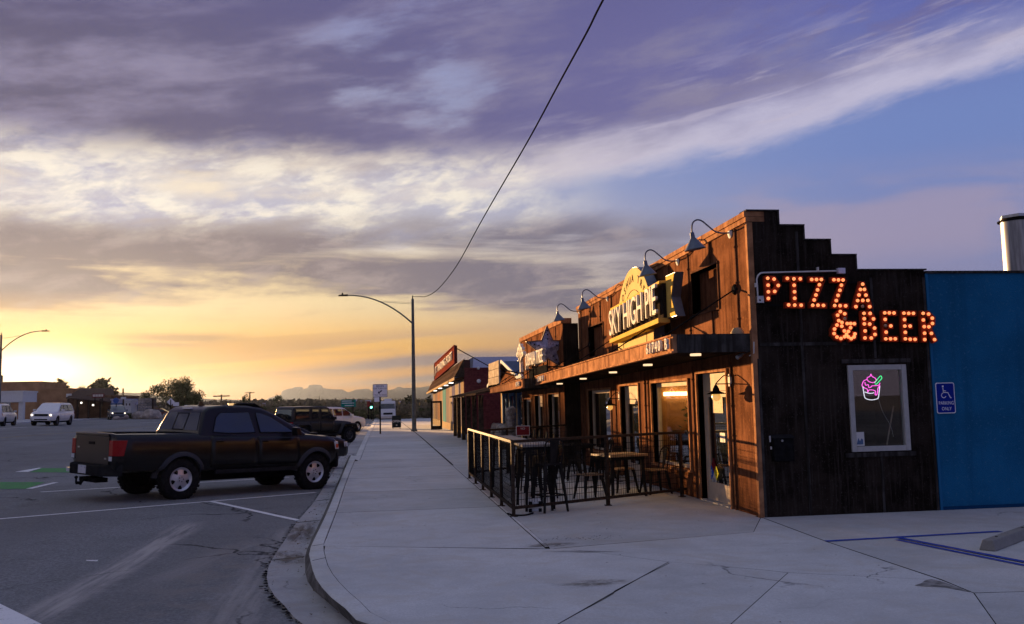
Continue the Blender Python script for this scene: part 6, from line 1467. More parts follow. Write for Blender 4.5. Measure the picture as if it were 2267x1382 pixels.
def door_panel(tab, x0, x1, z0, z1, paint, t, sides=(-1,1), cutw=None, handle=True, hx=None):
    for s in sides:
        b = MB(); nx, nz = 10, 8
        for j in range(nz+1):
            for i in range(nx+1):
                x = x0+(x1-x0)*i/nx; z = z0+(z1-z0)*j/nz
                if cutw:
                    wx, rr = cutw; d = math.hypot(x-wx, z-.36)
                    if d < rr: x = wx + (x-wx)*rr/max(d,.01) if abs(x-wx) > .05 else x
                b.v.append((x, s*side_y(tab, x, z, .007), z))
        b.f = [(j*(nx+1)+i, j*(nx+1)+i+1, (j+1)*(nx+1)+i+1, (j+1)*(nx+1)+i) for j in range(nz) for i in range(nx)]
        d = b.build('door', paint, t, smooth=40); m = d.modifiers.new('thick', 'SOLIDIFY'); m.thickness = .012; m.offset = -1 if s < 0 else 1; m.offset = 0
        if handle:
            h = MB(); hx_ = (x0+.10) if hx is None else hx; zh = z1-.13; yy = s*(side_y(tab, hx_, zh, .03)); h.box(hx_-.01, hx_+.17, yy-.012, yy+.012, zh-.014, zh+.014); h.build('door_handle', paint, d, bevel=.005)
def flare(wx, Rw, tab, t, m, r0=.055, r1=.125, a0=8, a1=172, out=.035, sides=(-1,1)):
    for s in sides:
        b = MB(); n = 22
        for i in range(n+1):
            a = R(a0+(a1-a0)*i/n); c_, s_ = math.cos(a), math.sin(a)
            for r_, o_ in ((Rw+r0, -.06),(Rw+r0, out),(Rw+r1*.75, out*.9),(Rw+r1, .004),(Rw+r1,-.06)):
                x, z = wx+r_*c_, Rw+r_*s_; b.v.append((x, s*(side_y(tab, x, max(z,.5), o_) if o_ > -.05 else side_y(tab, x, max(z,.5), -.05)), z))
        for i in range(n):
            for j in range(4): b.f.append((i*5+j, i*5+j+1, (i+1)*5+j+1, (i+1)*5+j))
        b.f += [(0,1,2,3,4), tuple(n*5+k for k in range(4,-1,-1))]
        b.build('wheel_arch', m, t, smooth=50)
WH = {}
def wheel(t, x, y, Rw, w=.23, rim=None, spokes=5, rr=.62, key=None):
    """tyre with rim; side s faces outward"""
    s = -1 if y < 0 else 1; k = (Rw, w, rim, spokes, rr, s)
    if k not in WH:
        r0 = Rw*rr; h = w/2
        q = MB(); q.lathe([(r0-.01,-h*.75),(r0+.01,-h*.95),(Rw-.045,-h),(Rw-.012,-h*.82),(Rw,-h*.6),(Rw,h*.6),(Rw-.012,h*.82),(Rw-.045,h),(r0+.01,h*.95),(r0-.01,h*.75)], (0,0,0), 'y', 36, cap=False)
        nb = 34                                                            # tread blocks
        for i in range(nb):
            a = 2*math.pi*i/nb; u = Vector((math.cos(a),0,math.sin(a))); v = Vector((-math.sin(a),0,math.cos(a)))
            for yy in (-h*.62, -h*.0, h*.62):
                c = u*(Rw+.002) + Vector((0, yy + (h*.1 if i % 2 else -h*.1),0)); e, f, g = v*(math.pi*Rw/nb*.72), Vector((0,h*.25,0)), u*.007
                q.hexa([c-e-f-g,c+e-f-g,c+e+f-g,c-e+f-g],[c-e-f+g,c+e-f+g,c+e+f+g,c-e+f+g])
        o = q.build('wheel', M_rubber, None, smooth=45); ty = o.data; bpy.data.objects.remove(o)
        q = MB(); S_ = -s                                                  # lathe 'y' heights run towards -y
        H = lambda d: S_*d
        q.lathe([(r0+.004,H(-h*.7)),(r0+.004,H(h*.70)),(r0-.012,H(h*.80)),(r0-.030,H(h*.66)),(r0-.055,H(h*.50)),(r0*.55,H(h*.58)),(r0*.36,H(h*.66)),(r0*.30,H(h*.80)),(0.0,H(h*.84))], (0,0,0), 'y', 36)
        o = q.build('rim', rim, None, smooth=30); ri = o.data; bpy.data.objects.remove(o)
        q = MB()
        for i in range(spokes):
            a = 2*math.pi*(i+.5)/spokes + .3; wid = math.pi/spokes*.62
            pts = []
            for j in range(12):
                tt = 2*math.pi*j/12; rad = r0*.66 + r0*.185*math.cos(tt); aa = a + wid*.62*math.sin(tt)*(1+.35*math.cos(tt))
                dep = h*.50 + (h*.08)*(1 - (rad/r0 - .45)/.45); pts.append((rad*math.cos(aa), s*(dep+.006), rad*math.sin(aa)))
            q.add(pts + [(0,0,0)][:0], [tuple(range(12))])
        for i in range(5):
            a = 2*math.pi*i/5; q.cyl((r0*.19*math.cos(a), s*h*.8, r0*.19*math.sin(a)), (r0*.19*math.cos(a), s*h*.88, r0*.19*math.sin(a)), .011, n=6)
        q.cyl((0, -s*h*.72, 0), (0, -s*h*.76, 0), r0+.01, n=20)
        o = q.build('rim_opening', M_black, None); op = o.data; bpy.data.objects.remove(o)
        WH[k] = (ty, ri, op)
    ty, ri, op = WH[k]
    o = link('wheel', ty, t); o.location = (x, y, Rw); o.rotation_euler = (0, random.random()*6, 0)
    link('rim', ri, o); link('rim_opening', op, o)
def seat_on_road(t, rear, heading, sc=1.0, wide=1.0):
    """put the vehicle on the cross-sloping road: rear = rear axle centre on the road"""
    x = Vector((math.cos(heading), math.sin(heading), 0)); up = Vector((.03 if rear.x < -1.5 else 0, 0, 1)).normalized(); x = (x - up*x.dot(up)).normalized(); y = up.cross(x)
    M = Matrix((x, y, up)).transposed().to_4x4(); M.translation = rear
    t.matrix_world = M @ Matrix.Diagonal((sc, sc*wide, sc*wide, 1))

# ---- black pickup -------------------------------------------------------------------------------
rr_, fr_ = onR(393, 1105), onR(690, 1083); WBp = 3.24; scp = (fr_-rr_).length/WBp; hp = math.atan2(fr_.y-rr_.y, fr_.x-rr_.x)
tk = thing('pickup_truck', 'black double cab pickup parked nose to the kerb', 'pickup truck')
TB = [(-1.235,.64,1.24,.84),(-1.20,.58,1.275,.895),(-.95,.55,1.275,.925),(0,.53,1.265,.945),(.60,.50,1.255,.945),(1.7,.48,1.235,.945),(2.75,.48,1.215,.945),(3.05,.49,1.20,.945),(3.55,.52,1.155,.94),(3.86,.55,1.105,.915),(4.02,.56,1.045,.865),(4.11,.57,.95,.78),(4.16,.60,.82,.66)]
Rt = .392; hwp = .945
body = car_body(TB, M_carblack, (0, WBp), Rt, hwp, tk, (-1.16,.30,-.74,.74,.80,1.6))
prof = [(.36,1.18),(.38,1.26),(.47,1.50),(.55,1.69),(.68,1.76),(1.05,1.80),(1.60,1.79),(1.95,1.745),(2.25,1.62),(2.62,1.42),(3.0,1.20),(2.9,1.10),(.5,1.10)]
hyp = cabin(prof, .90, .66, 1.2, 1.79, M_carblack, tk, .05)
side_glass([(.68,1.275),(.80,1.56),(.92,1.655),(1.60,1.665),(1.67,1.255),(1.05,1.245)], hyp, tk)
side_glass([(1.80,1.25),(1.76,1.66),(1.92,1.645),(2.12,1.575),(2.62,1.275),(2.62,1.245)], hyp, tk)
end_glass((.38,1.26),(.55,1.69), hyp, tk, .86, (.10,.10), 'rear_window', -1)
for y in (-.22,.22):
    q = MB(); q.beam((.395,y,1.32),(.520,y,1.635),.02,.022,(0,1,0)); q.build('rear_window_frame', M_plastic, tk)
q = MB(); q.beam((.392,-.23,1.315),(.392,.23,1.315),.02,.02); q.beam((.523,-.23,1.638),(.523,.23,1.638),.02,.02); q.build('rear_window_frame', M_plastic, tk)
end_glass((2.25,1.62),(3.0,1.20), hyp, tk, .88, (-.55,.14), 'windshield', 1)
door_panel(TB, .62, 1.72, .60, 1.225, M_carblack, tk, cutw=(0,.0001), hx=.72); door_panel(TB, 1.745, 2.78, .60, 1.205, M_carblack, tk, hx=1.80)
for wx in (0, WBp): flare(wx, Rt, TB, tk, M_flare, .05, .135, 4, 176, .045)
for wx in (0, WBp):
    for y in (-.80,.80): wheel(tk, wx, y, Rt, .255, M_rim, 5, .60)
q = MB(); q.box(-1.252,-1.238,-.70,.70,.70,1.215); tg = q.build('tailgate', M_carblack, tk, bevel=.012)
q = MB(); q.box(-1.262,-1.235,-.70,.70,1.216,1.272); q.build('tailgate_lip', M_carblack, tg, bevel=.012)
q = MB(); q.box(-1.262,-1.253,-.12,.12,1.06,1.11); q.build('tailgate_handle', M_plastic, tg)
q = MB(); q.box(-1.2585,-1.2525,-.62,-.54,.80,.83); q.box(-1.2585,-1.2525,.52,.60,.98,1.01); q.build('badge', M_galv, tg)
for s in (-1,1):
    q = MB(); q.hexa([(-1.245,s*.715,.93),(-1.02,s*.955,.93),(-1.02,s*.70,.93),(-1.2,s*.70,.93)] if s > 0 else [(-1.245,-.715,.93),(-1.2,-.70,.93),(-1.02,-.70,.93),(-1.02,-.955,.93)],
                     [(-1.245,s*.715,1.20),(-.97,s*.945,1.20),(-.97,s*.70,1.20),(-1.2,s*.70,1.20)] if s > 0 else [(-1.245,-.715,1.20),(-1.2,-.70,1.20),(-.97,-.70,1.20),(-.97,-.945,1.20)])
    q = MB(); a = [(-1.256,s*.712),(-1.256,s*.86),(-1.20,s*.925),(-1.10,s*.948),(-1.10,s*.90),(-1.2,s*.72)]
    q.add([(x,y,.87) for x, y in a]+[(x+(.05 if i in (3,4) else 0),y,1.15) for i,(x,y) in enumerate(a)], [tuple(range(5,-1,-1)),tuple(range(6,12))]+[(i,(i+1)%6,6+(i+1)%6,6+i) for i in range(6)]); tl = q.build('tail_light', M_tail, tk, bevel=.006)
    q = MB(); q.add([(x*1.0,y,.77) for x, y in a]+[(x,y,.866) for x, y in a], [tuple(range(5,-1,-1)),tuple(range(6,12))]+[(i,(i+1)%6,6+(i+1)%6,6+i) for i in range(6)]); q.build('reverse_light', M_plastic, tl)
    q = MB(); q.box(-1.262,-1.257,s*.73,s*.85,.78,.86); q.build('reverse_lens', M_head, tl)
q = MB(); q.hexa([(-1.37,-.62,.50),(-1.10,-.93,.50),(-1.10,.93,.50),(-1.37,.62,.50)],[(-1.37,-.62,.70),(-1.10,-.94,.72),(-1.10,.94,.72),(-1.37,.62,.70)]); rb = q.build('rear_bumper', M_plastic, tk, bevel=.02)
q = MB(); q.box(-1.378,-1.368,-.10,.22,.53,.68); q.build('number_plate', M_plate, rb)
q = MB(); q.box(-1.34,-1.31,.70,.84,.52,.60); q.build('bumper_light', M_head, rb)
q = MB(); q.tube([(-1.05,.0,.42),(-1.36,.0,.42),(-1.41,.0,.36),(-1.48,.0,.36)], .032, 6); q.cyl((-1.48,0,.36),(-1.48,0,.44),.016,n=8); q.lathe([(0,-.03),(.03,-.01),(.03,.015),(0,.035)], (-1.48,0,.46), 'z', 10); q.box(-1.30,-1.1,-.35,.35,.37,.45); q.tube([(-1.34,.16,.40),(-1.36,.16,.31),(-1.36,.11,.31),(-1.34,.11,.40)], .012, 5); q.build('tow_hitch', M_black, tk)
for s in (-1,1):
    q = MB(); q.hexa([(2.50,s*1.02,1.17),(2.66,s*.99,1.17),(2.66,s*1.20,1.18),(2.50,s*1.22,1.18)],[(2.49,s*1.02,1.35),(2.60,s*1.0,1.36),(2.60,s*1.19,1.35),(2.49,s*1.215,1.35)]); q.beam((2.6,s*.92,1.20),(2.58,s*1.04,1.21),.06,.05); q.build('mirror', M_carblack, tk, bevel=.02)
    q = MB(); a = [(3.84,s*.935),(4.03,s*.875),(4.125,s*.765),(4.06,s*.74),(3.84,s*.86)]; q.add([(x,y,.86) for x, y in a]+[(x-.03,y*.985,1.02) for x, y in a], [tuple(range(4,-1,-1)),tuple(range(5,10))]+[(i,(i+1)%5,5+(i+1)%5,5+i) for i in range(5)]); hl_ = q.build('headlight', M_head, tk, bevel=.008)
    q = MB(); q.box(3.86,3.93,s*.925,s*.945,.89,.97); q.build('side_marker', M_amber, hl_)
q = MB(); q.box(4.10,4.20,-.72,.72,.55,.66); q.hexa([(3.92,-.93,.46),(4.22,-.70,.46),(4.22,.70,.46),(3.92,.93,.46)],[(3.92,-.93,.80),(4.21,-.72,.72),(4.21,.72,.72),(3.92,.93,.80)]); q.build('front_bumper', M_plastic, tk, bevel=.03)
q = MB(); q.box(4.13,4.19,-.55,.55,.74,.95); q.build('grille', M_plastic, tk, bevel=.02)
q = MB(); q.hexa([(.84,-.018,1.78),(.99,-.015,1.79),(.99,.015,1.79),(.84,.018,1.78)],[(.86,-.006,1.865),(.91,-.006,1.865),(.91,.006,1.865),(.86,.006,1.865)]); q.build('roof_antenna', M_carblack, tk)
q = MB(); q.box(.56,.62,-.16,.16,1.72,1.755); q.build('high_brake_light', M_head, tk)
q = MB(); q.box(.30,3.6,-.45,.45,.30,.52); q.cyl((0,-.7,Rt),(0,.7,Rt),.06,n=8); q.cyl((0,-.05,Rt-.02),(0,.12,Rt-.02),.14,n=10); q.cyl((WBp,-.7,Rt),(WBp,.7,Rt),.05,n=8); q.build('chassis', M_black, tk)
q = MB()
for s in (-1,1): q.beam((.75,s*.90,.50),(2.75,s*.90,.50),.06,.08)
q.build('side_sill', M_plastic, tk)
fwd = Vector((math.cos(hp), math.sin(hp), 0)); left = Vector((-fwd.y, fwd.x, 0))
for o in kids(tk):
    if o.type == 'MESH' and not o.name.startswith('wheel') or o.name.startswith('wheel_arch'):
        for oo in [o] + kids(o):
            for v in oo.data.vertices:
                if v.co.x < -.5: v.co.x = -.5 + (v.co.x+.5)*1.19
                elif v.co.x > 3.6: v.co.x = 3.6 + (v.co.x-3.6)*.72
for o in kids(tk):
    if o.name.startswith('wheel') and not o.name.startswith('wheel_arch'): o.rotation_euler = (0, 0, 0); o.scale = (1.05, 1, 1)
seat_on_road(tk, rr_ + left*(.80*1.05*scp), hp, scp, 1.05)

# ---- generic wagon ------------------------------------------------------------------------------
def suv(name, label, cat, paint, rear, heading, sc=1.0, rim=None, WB=3.0, hood=1.10, belt=1.12, roof=1.76, rov=1.0, fov=.95, hw=.95, Rw=.38, slant=.35, rwin=.25, lit=False, group=None, rack=True, low=False, hoodx=None):
    t = thing(name, label, cat, (0,0,0), 0, group); xf = WB+fov
    tab = [(-rov,.55,belt-.10,hw*.86),(-rov+.06,.42,belt-.02,hw*.95),(-rov+.35,.36,belt,hw*.99),(0,.34,belt,hw),(WB*.6,.32,belt-.01,hw),(WB-.45,.32,belt-.03,hw),(WB-.1,.34,hood+.02,hw*.995),(WB+.40,.36,hood-.05,hw*.97),(xf-.22,.38,hood-.13,hw*.92),(xf-.08,.40,hood-.24,hw*.83),(xf,.42,hood-.42,hw*.70)]
    car_body(tab, paint, (0, WB), Rw, hw, t, n=44)
    xw = hoodx or WB-.35
    prof = [(-rov+.03,belt-.1),(-rov+.05,belt+.0),(-rov+.10+rwin*.5,roof-.25),(-rov+.18+rwin,roof-.05),(-rov+.5+rwin,roof),(WB*.35,roof+.01),(xw-.95,roof-.02),(xw-.72,roof-.09),(xw+.12,belt-.02),(xw,belt-.12)]
    if low: prof = [(-rov+.5,belt-.06),(-rov+.55,belt),(-.0+.15,roof-.07),(.45,roof),(WB*.45,roof),(xw-.85,roof-.05),(xw+.12,belt-.02),(xw,belt-.12)]
    hy = cabin(prof, hw*.94, hw*.74, belt, roof, paint, t, .07)
    zg0, zg1 = belt+.03, roof-.15
    xb = -rov+.32+rwin*.6 if not low else .30
    spans = [(xb, .52), (.62, WB*.49), (WB*.49+.09, xw-.62)] if not low else [(xb+.1, WB*.47), (WB*.47+.08, xw-.60)]
    for i, (a, c) in enumerate(spans):
        poly = [(a+(.0 if i else -.12*(1 if not low else 2)),zg0),(a+(.0 if i else .10),zg1),(c,zg1),(c,zg0)] if i < len(spans)-1 else [(a,zg0),(a,zg1),(c-.12,zg1-.01),(c+.14,zg1-.16),(xw-.16,zg0+.04),(xw-.16,zg0)]
        side_glass(poly, hy, t)
    end_glass(prof[-3], prof[-2], hy, t, .86, (.06,.12), 'windshield', 1)
    end_glass(prof[1], prof[2] if not low else prof[2], hy, t, .84, (.10,.05), 'rear_window', -1)
    door_panel(tab, .45, WB*.49+.02, .50, belt-.06, paint, t, cutw=None); door_panel(tab, WB*.49+.05, xw-.15, .50, belt-.07, paint, t)
    for wx in (0, WB):
        flare(wx, Rw, tab, t, paint if not low else paint, .045, .085, 6, 174, .015)
        for y in (-hw+.14, hw-.14): wheel(t, wx, y, Rw, .24, rim or M_rim, 5, .64)
    for s in (-1,1):
        q = MB(); a = [(xf-.30,s*hw*.925),(xf-.14,s*hw*.875),(xf-.06,s*hw*.72),(xf-.10,s*hw*.62),(xf-.30,s*hw*.80)]; zt = hood-.20; q.add([(x+.012,y*1.012,zt-.15) for x, y in a]+[(x-.012,y*1.0,zt) for x, y in a], [tuple(range(4,-1,-1)),tuple(range(5,10))]+[(i,(i+1)%5,5+(i+1)%5,5+i) for i in range(5)]); h_ = q.build('headlight', M_head, t)
        if lit: q = MB(); q.lathe([(.075,0),(.06,.02),(0,.025)], (0,0,0), 'x', 12); o = q.build('headlight_beam', M_headlit, h_); o.location = (xf-.045, s*hw*.72, zt-.075)
        q = MB(); q.hexa([(-rov-.005,s*hw*.70,belt-.28),(-rov+.22,s*hw*.985,belt-.28),(-rov+.22,s*hw*.75,belt-.28),(-rov+.1,s*hw*.70,belt-.28)],[(-rov+.0,s*hw*.70,belt-.08),(-rov+.24,s*hw*.985,belt-.08),(-rov+.24,s*hw*.75,belt-.08),(-rov+.1,s*hw*.70,belt-.08)]); q.build('tail_light', M_tail, t)
        q = MB(); q.box(xw-.42,xw-.22,s*(hw+.02),s*(hw+.20),belt-.02,belt+.14); q.beam((xw-.3,s*(hw-.1),belt+.0),(xw-.3,s*(hw+.05),belt+.02),.05,.05); q.build('mirror', paint, t, bevel=.02)
        if rack: q = MB(); q.tube([(-.2,s*hw*.66,roof-.0),(-.1,s*hw*.66,roof+.055),(WB*.35,s*hw*.66,roof+.06),(xw-1.1,s*hw*.66,roof+.05),(xw-1.0,s*hw*.66,roof-.02)], .018, 6); q.build('roof_rail', M_plastic, t)
    q = MB(); q.box(xf-.06,xf+.012,-hw*.52,hw*.52,hood-.36,hood-.19); q.build('grille', M_plastic, t, bevel=.02)
    q = MB(); q.hexa([(xf-.30,-hw*.92,.38),(xf+.04,-hw*.62,.38),(xf+.04,hw*.62,.38),(xf-.30,hw*.92,.38)],[(xf-.30,-hw*.93,.62),(xf+.035,-hw*.66,.60),(xf+.035,hw*.66,.60),(xf-.30,hw*.93,.62)]); bp = q.build('front_bumper', paint, t, bevel=.04)
    q = MB(); q.box(xf+.0,xf+.045,-hw*.5,hw*.5,.44,.53); q.build('lower_intake', M_plastic, bp)
    q = MB(); q.box(-rov-.06,-rov+.15,-hw*.9,hw*.9,.42,.66); rb_ = q.build('rear_bumper', paint, t, bevel=.05)
    q = MB(); q.box(-rov-.068,-rov-.02,-.26,.26,.70,.84); q.build('number_plate', M_plate, t)
    q = MB(); q.box(-.4,WB+.4,-.6,.6,.24,.42); q.build('chassis', M_black, t)
    seat_on_road(t, rear, heading, sc); return t
wd = suv('white_suv', 'white sport utility car driving towards the camera with lit headlights', 'suv', M_carwhite, Vector((0,0,0)), 0, lit=True, rim=M_rimd, WB=3.04)
f_l = onR(73, 942); p_ = onR(152, 940)
seat_on_road(wd, Vector((p_.x-.85, p_.y, gz(p_.x, p_.y))), R(-90), 1.08)
p_ = onR(7, 944)
suv('white_suv', 'white sport utility car cut off by the left edge of the view', 'suv', M_carwhite, Vector((p_.x-.9, p_.y, gz(p_.x,p_.y))), R(96), 1.06, rim=M_rimd, WB=2.9, roof=1.80)
p_ = onR(795, 957); hd = hp + R(2)
def park(px, py, WB, hw, sc, h):
    """rear axle centre when the right front wheel touches the road at this pixel"""
    f = onR(px, py); d = Vector((math.cos(h), math.sin(h), 0)); l = Vector((-d.y, d.x, 0)); r = f - d*WB*sc + l*(hw-.14)*sc; r.z = gz(r.x, r.y); return r
suv('white_suv', 'white sport utility car parked at the kerb beyond the dark jeep', 'suv', M_carwhite, park(789, 957, 2.79, .96, 1.0, hd), hd, 1.0, rim=M_rim, WB=2.79, hood=1.17, belt=1.18, roof=1.82, rwin=.3)
suv('dark_sedan', 'dark sedan mostly hidden between the black pickup and the jeep', 'car', M_cargrey, park(720, 1040, 2.75, .91, .97, hp), hp, .97, WB=2.75, hood=1.04, belt=1.02, roof=1.47, hw=.91, Rw=.33, low=True, rack=False, rov=1.05)
gp = 'cars waiting on the far road'
for (px, py, sc, m, l, h) in ((428, 912, 1.0, M_carwhite, 'white car on the road behind the pickup cab, leftmost of three', -90), (495, 914, .95, M_carwhite, 'white car on the road behind the pickup roof, middle of three', -90), (556, 916, .9, M_cargrey, 'grey car on the road behind the pickup roof, rightmost of three', -90)):
    Y = {428: 104, 495: 128, 556: 150}[px]; q_ = onY(px, 900, Y); suv('distant_car', l, 'car', m, Vector((q_.x, Y, gz(q_.x, Y))), R(h), sc, WB=2.8, roof=1.72, group=gp)
q_ = onY(250, 915, 118); suv('oncoming_car', 'dark car by the white shop with its headlights shining', 'suv', M_carblue, Vector((q_.x-.5, 121, gz(q_.x, 121))), R(-70), 1.0, WB=2.9, roof=1.80, lit=True)

# ---- dark jeep ----------------------------------------------------------------------------------
jp = thing('jeep', 'dark grey boxy four door jeep with big tyres parked behind the pickup', 'jeep')
Rj, WBj, hj = .415, 2.95, .80
JB = [(-.62,.66,1.16,.76),(-.58,.58,1.18,.79),(0,.56,1.18,.80),(1.0,.54,1.18,.80),(2.05,.54,1.18,.79),(2.25,.56,1.17,.76),(2.9,.60,1.13,.68),(3.25,.62,1.08,.64),(3.36,.64,1.02,.62)]
car_body(JB, M_cargrey, (0, WBj), Rj, .80, jp, n=30)
prof = [(-.60,1.10),(-.60,1.18),(-.52,1.76),(-.40,1.84),(1.0,1.87),(1.55,1.85),(1.70,1.80),(2.12,1.18),(2.0,1.08)]
hyj = cabin(prof, .78, .70, 1.18, 1.86, M_cargrey, jp, .05)
side_glass([(-.42,1.25),(-.38,1.72),(.42,1.72),(.42,1.25)], hyj, jp); side_glass([(.62,1.25),(.62,1.72),(1.02,1.72),(1.02,1.25)], hyj, jp); side_glass([(1.20,1.25),(1.20,1.72),(1.58,1.72),(1.92,1.25)], hyj, jp)
end_glass((-.60,1.18),(-.52,1.76), hyj, jp, .82, (.12,.12), 'rear_window', -1); end_glass((1.70,1.80),(2.12,1.18), hyj, jp, .88, (.08,.08), 'windshield', 1)
door_panel(JB, .45, 1.08, .62, 1.15, M_cargrey, jp, hx=.52); door_panel(JB, 1.11, 2.0, .62, 1.15, M_cargrey, jp, hx=1.16)
for s in (-1,1):
    for wx, dx in ((WBj, 1), (0, 0)):                                         # flat-topped fenders
        a = [(-.62,.52),(-.42,.93),(-.30,1.00),(.30,1.00),(.42,.95),(.58,.62)] if dx else [(-.52,.60),(-.40,.93),(-.28,.98),(.28,.98),(.42,.93),(.54,.60)]
        q = MB()
        for (x0,z0),(x1,z1) in zip(a, a[1:]): q.hexa([(wx+x0,s*.58,z0-.03),(wx+x0,s*.95,z0-.03),(wx+x1,s*.95,z1-.03),(wx+x1,s*.58,z1-.03)],[(wx+x0,s*.58,z0+.02),(wx+x0,s*.95,z0+.02),(wx+x1,s*.95,z1+.02),(wx+x1,s*.58,z1+.02)])
        q.build('fender', M_flare, jp)
        wheel(jp, wx, s*.80, Rj, .27, M_rimd, 6, .55)
    q = MB(); q.lathe([(.11,0),(.10,.03),(0,.04)], (3.37,s*.42,.95), 'x', 16); q.build('headlight', M_head, jp)
    q = MB(); q.box(1.80,1.95,s*.86,s*1.05,1.20,1.36); q.beam((1.9,s*.76,1.22),(1.88,s*.9,1.24),.04,.04); q.build('mirror', M_plastic, jp, bevel=.02)
    q = MB(); q.box(-.64,-.56,s*.62,s*.78,.90,1.08); q.build('tail_light', M_tail, jp)
    q = MB(); q.beam((.55,s*.84,.46),(2.3,s*.84,.46),.10,.07); q.build('side_step', M_plastic, jp)
q = MB(); q.box(3.36,3.40,-.30,.30,.76,1.02); q.build('grille', M_plastic, jp)
q = MB(); q.box(3.42,3.60,-.82,.82,.56,.74); q.box(3.2,3.45,-.4,.4,.58,.70); q.build('front_bumper', M_plastic, jp, bevel=.03)
q = MB(); q.box(-.80,-.62,-.80,.80,.54,.70); q.build('rear_bumper', M_plastic, jp, bevel=.03)
q = MB(); q.lathe([(.20,-.10),(.36,-.12),(.40,-.08),(.40,.08),(.36,.12),(.20,.10)], (-.78,.0,1.10), 'x', 24); q.build('spare_wheel', M_rubber, jp, smooth=40)
q = MB(); q.box(-.3,3.2,-.5,.5,.36,.58); q.build('chassis', M_black, jp)
fj = onR(771, 980); scj = .98; d = Vector((math.cos(hd), math.sin(hd), 0)); l = Vector((-d.y, d.x, 0)); r = fj - d*WBj*scj + l*.80*scj; r.z = gz(r.x, r.y); seat_on_road(jp, r, hd, scj)

# ---- motorhome ----------------------------------------------------------------------------------
Yv = 138.0; a, c = onY(842, 928, Yv), onY(876, 928, Yv); zt = onY(858, 888, Yv).z; z0 = gz(a.x, Yv)
rv = thing('motorhome', 'white motorhome facing the camera at the end of the walk', 'motorhome', ((a.x+c.x)/2, Yv, z0)); w = (c.x-a.x)/2
with Own(rv):
    xm = (a.x+c.x)/2
    q = MB(); q.hexa([(xm-w,Yv,z0+.40),(xm+w,Yv,z0+.40),(xm+w,Yv+8.5,z0+.4),(xm-w,Yv+8.5,z0+.4)],[(xm-w*.97,Yv+.25,zt),(xm+w*.97,Yv+.25,zt),(xm+w*.97,Yv+8.5,zt),(xm-w*.97,Yv+8.5,zt)]); q.build('body', M_carwhite, bevel=.12)
    q = MB(); H = zt-z0; f = lambda k: Yv + .25*(k*H-.40)/(H-.40) - .012
    q.hexa([(xm-w*.92,f(.62),z0+H*.60),(xm+w*.92,f(.62),z0+H*.60),(xm+w*.92,f(.62)+.05,z0+H*.60),(xm-w*.92,f(.62)+.05,z0+H*.60)],[(xm-w*.90,f(.86),z0+H*.86),(xm+w*.90,f(.86),z0+H*.86),(xm+w*.90,f(.86)+.05,z0+H*.86),(xm-w*.90,f(.86)+.05,z0+H*.86)]); q.build('windshield', M_carglass)
    q = MB(); q.box(xm-w*.6,xm+w*.6,Yv-.02,Yv+.1,z0+H*.30,z0+H*.40); q.build('grille', M_plastic)
    q = MB(); q.box(xm-w*.98,xm+w*.98,Yv-.12,Yv+.2,z0+.30,z0+.62); q.build('bumper', M_galv)
    for s in (-1,1):
        q = MB(); q.lathe([(.12,0),(0,.03)], (xm+s*w*.78,Yv-.01,z0+H*.34), 'y', 12); q.build('headlight', M_head); q = MB(); q.box(xm+s*w*1.02,xm+s*w*1.2,Yv+.1,Yv+.2,z0+H*.6,z0+H*.74); q.build('mirror', M_plastic)
        for y in (1.1, 6.3): q = MB(); q.cyl((xm+s*w*.7,Yv+y,z0+.42),(xm+s*w*.96,Yv+y,z0+.42),.42,n=16); q.build('wheel', M_rubber)
    q = MB(); q.box(xm-w*.5,xm+w*.5,Yv+1.4,Yv+3.2,zt,zt+.32); q.build('roof_unit', M_carwhite, bevel=.08)

# ------------------------------------------------------------------ BACKGROUND
random.seed(21)
def leaf_quads(b, c, r, n, s, squash=.8, shell=.35):
    for _ in range(n):
        while True:
            v = Vector((random.uniform(-1,1), random.uniform(-1,1), random.uniform(-1,1)))
            if shell < v.length < 1: break
        p = Vector(c) + Vector((v.x*r, v.y*r, v.z*r*squash)); a = Vector((random.gauss(0,1),random.gauss(0,1),random.gauss(0,1))).normalized(); u = a.orthogonal().normalized(); w = a.cross(u); k = s*random.uniform(.5,1.3)
        b.add([p-u*k-w*k*.6, p+u*k-w*k*.6, p+u*k+w*k*.6, p-u*k+w*k*.6], [(0,1,2,3)])
def bush_mesh(name, m, r, n, s, squash=.7, twigs=14):
    """ragged desert shrub: stems fanning from the base with leaf clumps on them"""
    b = MB(); t = MB()
    for _ in range(9):
        a = random.random()*6.28; d = random.uniform(.15,.75)*r; leaf_quads(b, (math.cos(a)*d, math.sin(a)*d, r*squash*random.uniform(.35,.8)), r*random.uniform(.28,.5), n//9, s, .85, 0)
    for _ in range(twigs):
        a = random.random()*6.28; e = Vector((math.cos(a)*r*random.uniform(.4,.95), math.sin(a)*r*random.uniform(.4,.95), r*squash*random.uniform(.8,1.45))); b.tube([(0,0,0), e*.5+Vector((0,0,.1*r)), e], [.02*r,.012*r,.004*r], 3)
    o = b.build(name, m, None, fix=False); me = o.data; bpy.data.objects.remove(o); return me
def trunk_branches(b, p, d, L, r, depth, tips, spread=.55, bend=.1):
    e = p + d*L; mid = p.lerp(e, .5) + Vector((random.gauss(0,bend),random.gauss(0,bend),0))*L*.4; b.tube([p, mid, e], [r, r*.85, r*.65], 5 if depth > 1 else 3)
    if depth == 0: tips.append(e); return
    for _ in range(random.choice((2,3,3))):
        nd = (d + Vector((random.gauss(0,spread),random.gauss(0,spread),random.gauss(.08,spread*.6)))).normalized(); trunk_branches(b, e, nd, L*random.uniform(.62,.85), r*.58, depth-1, tips, spread, bend)
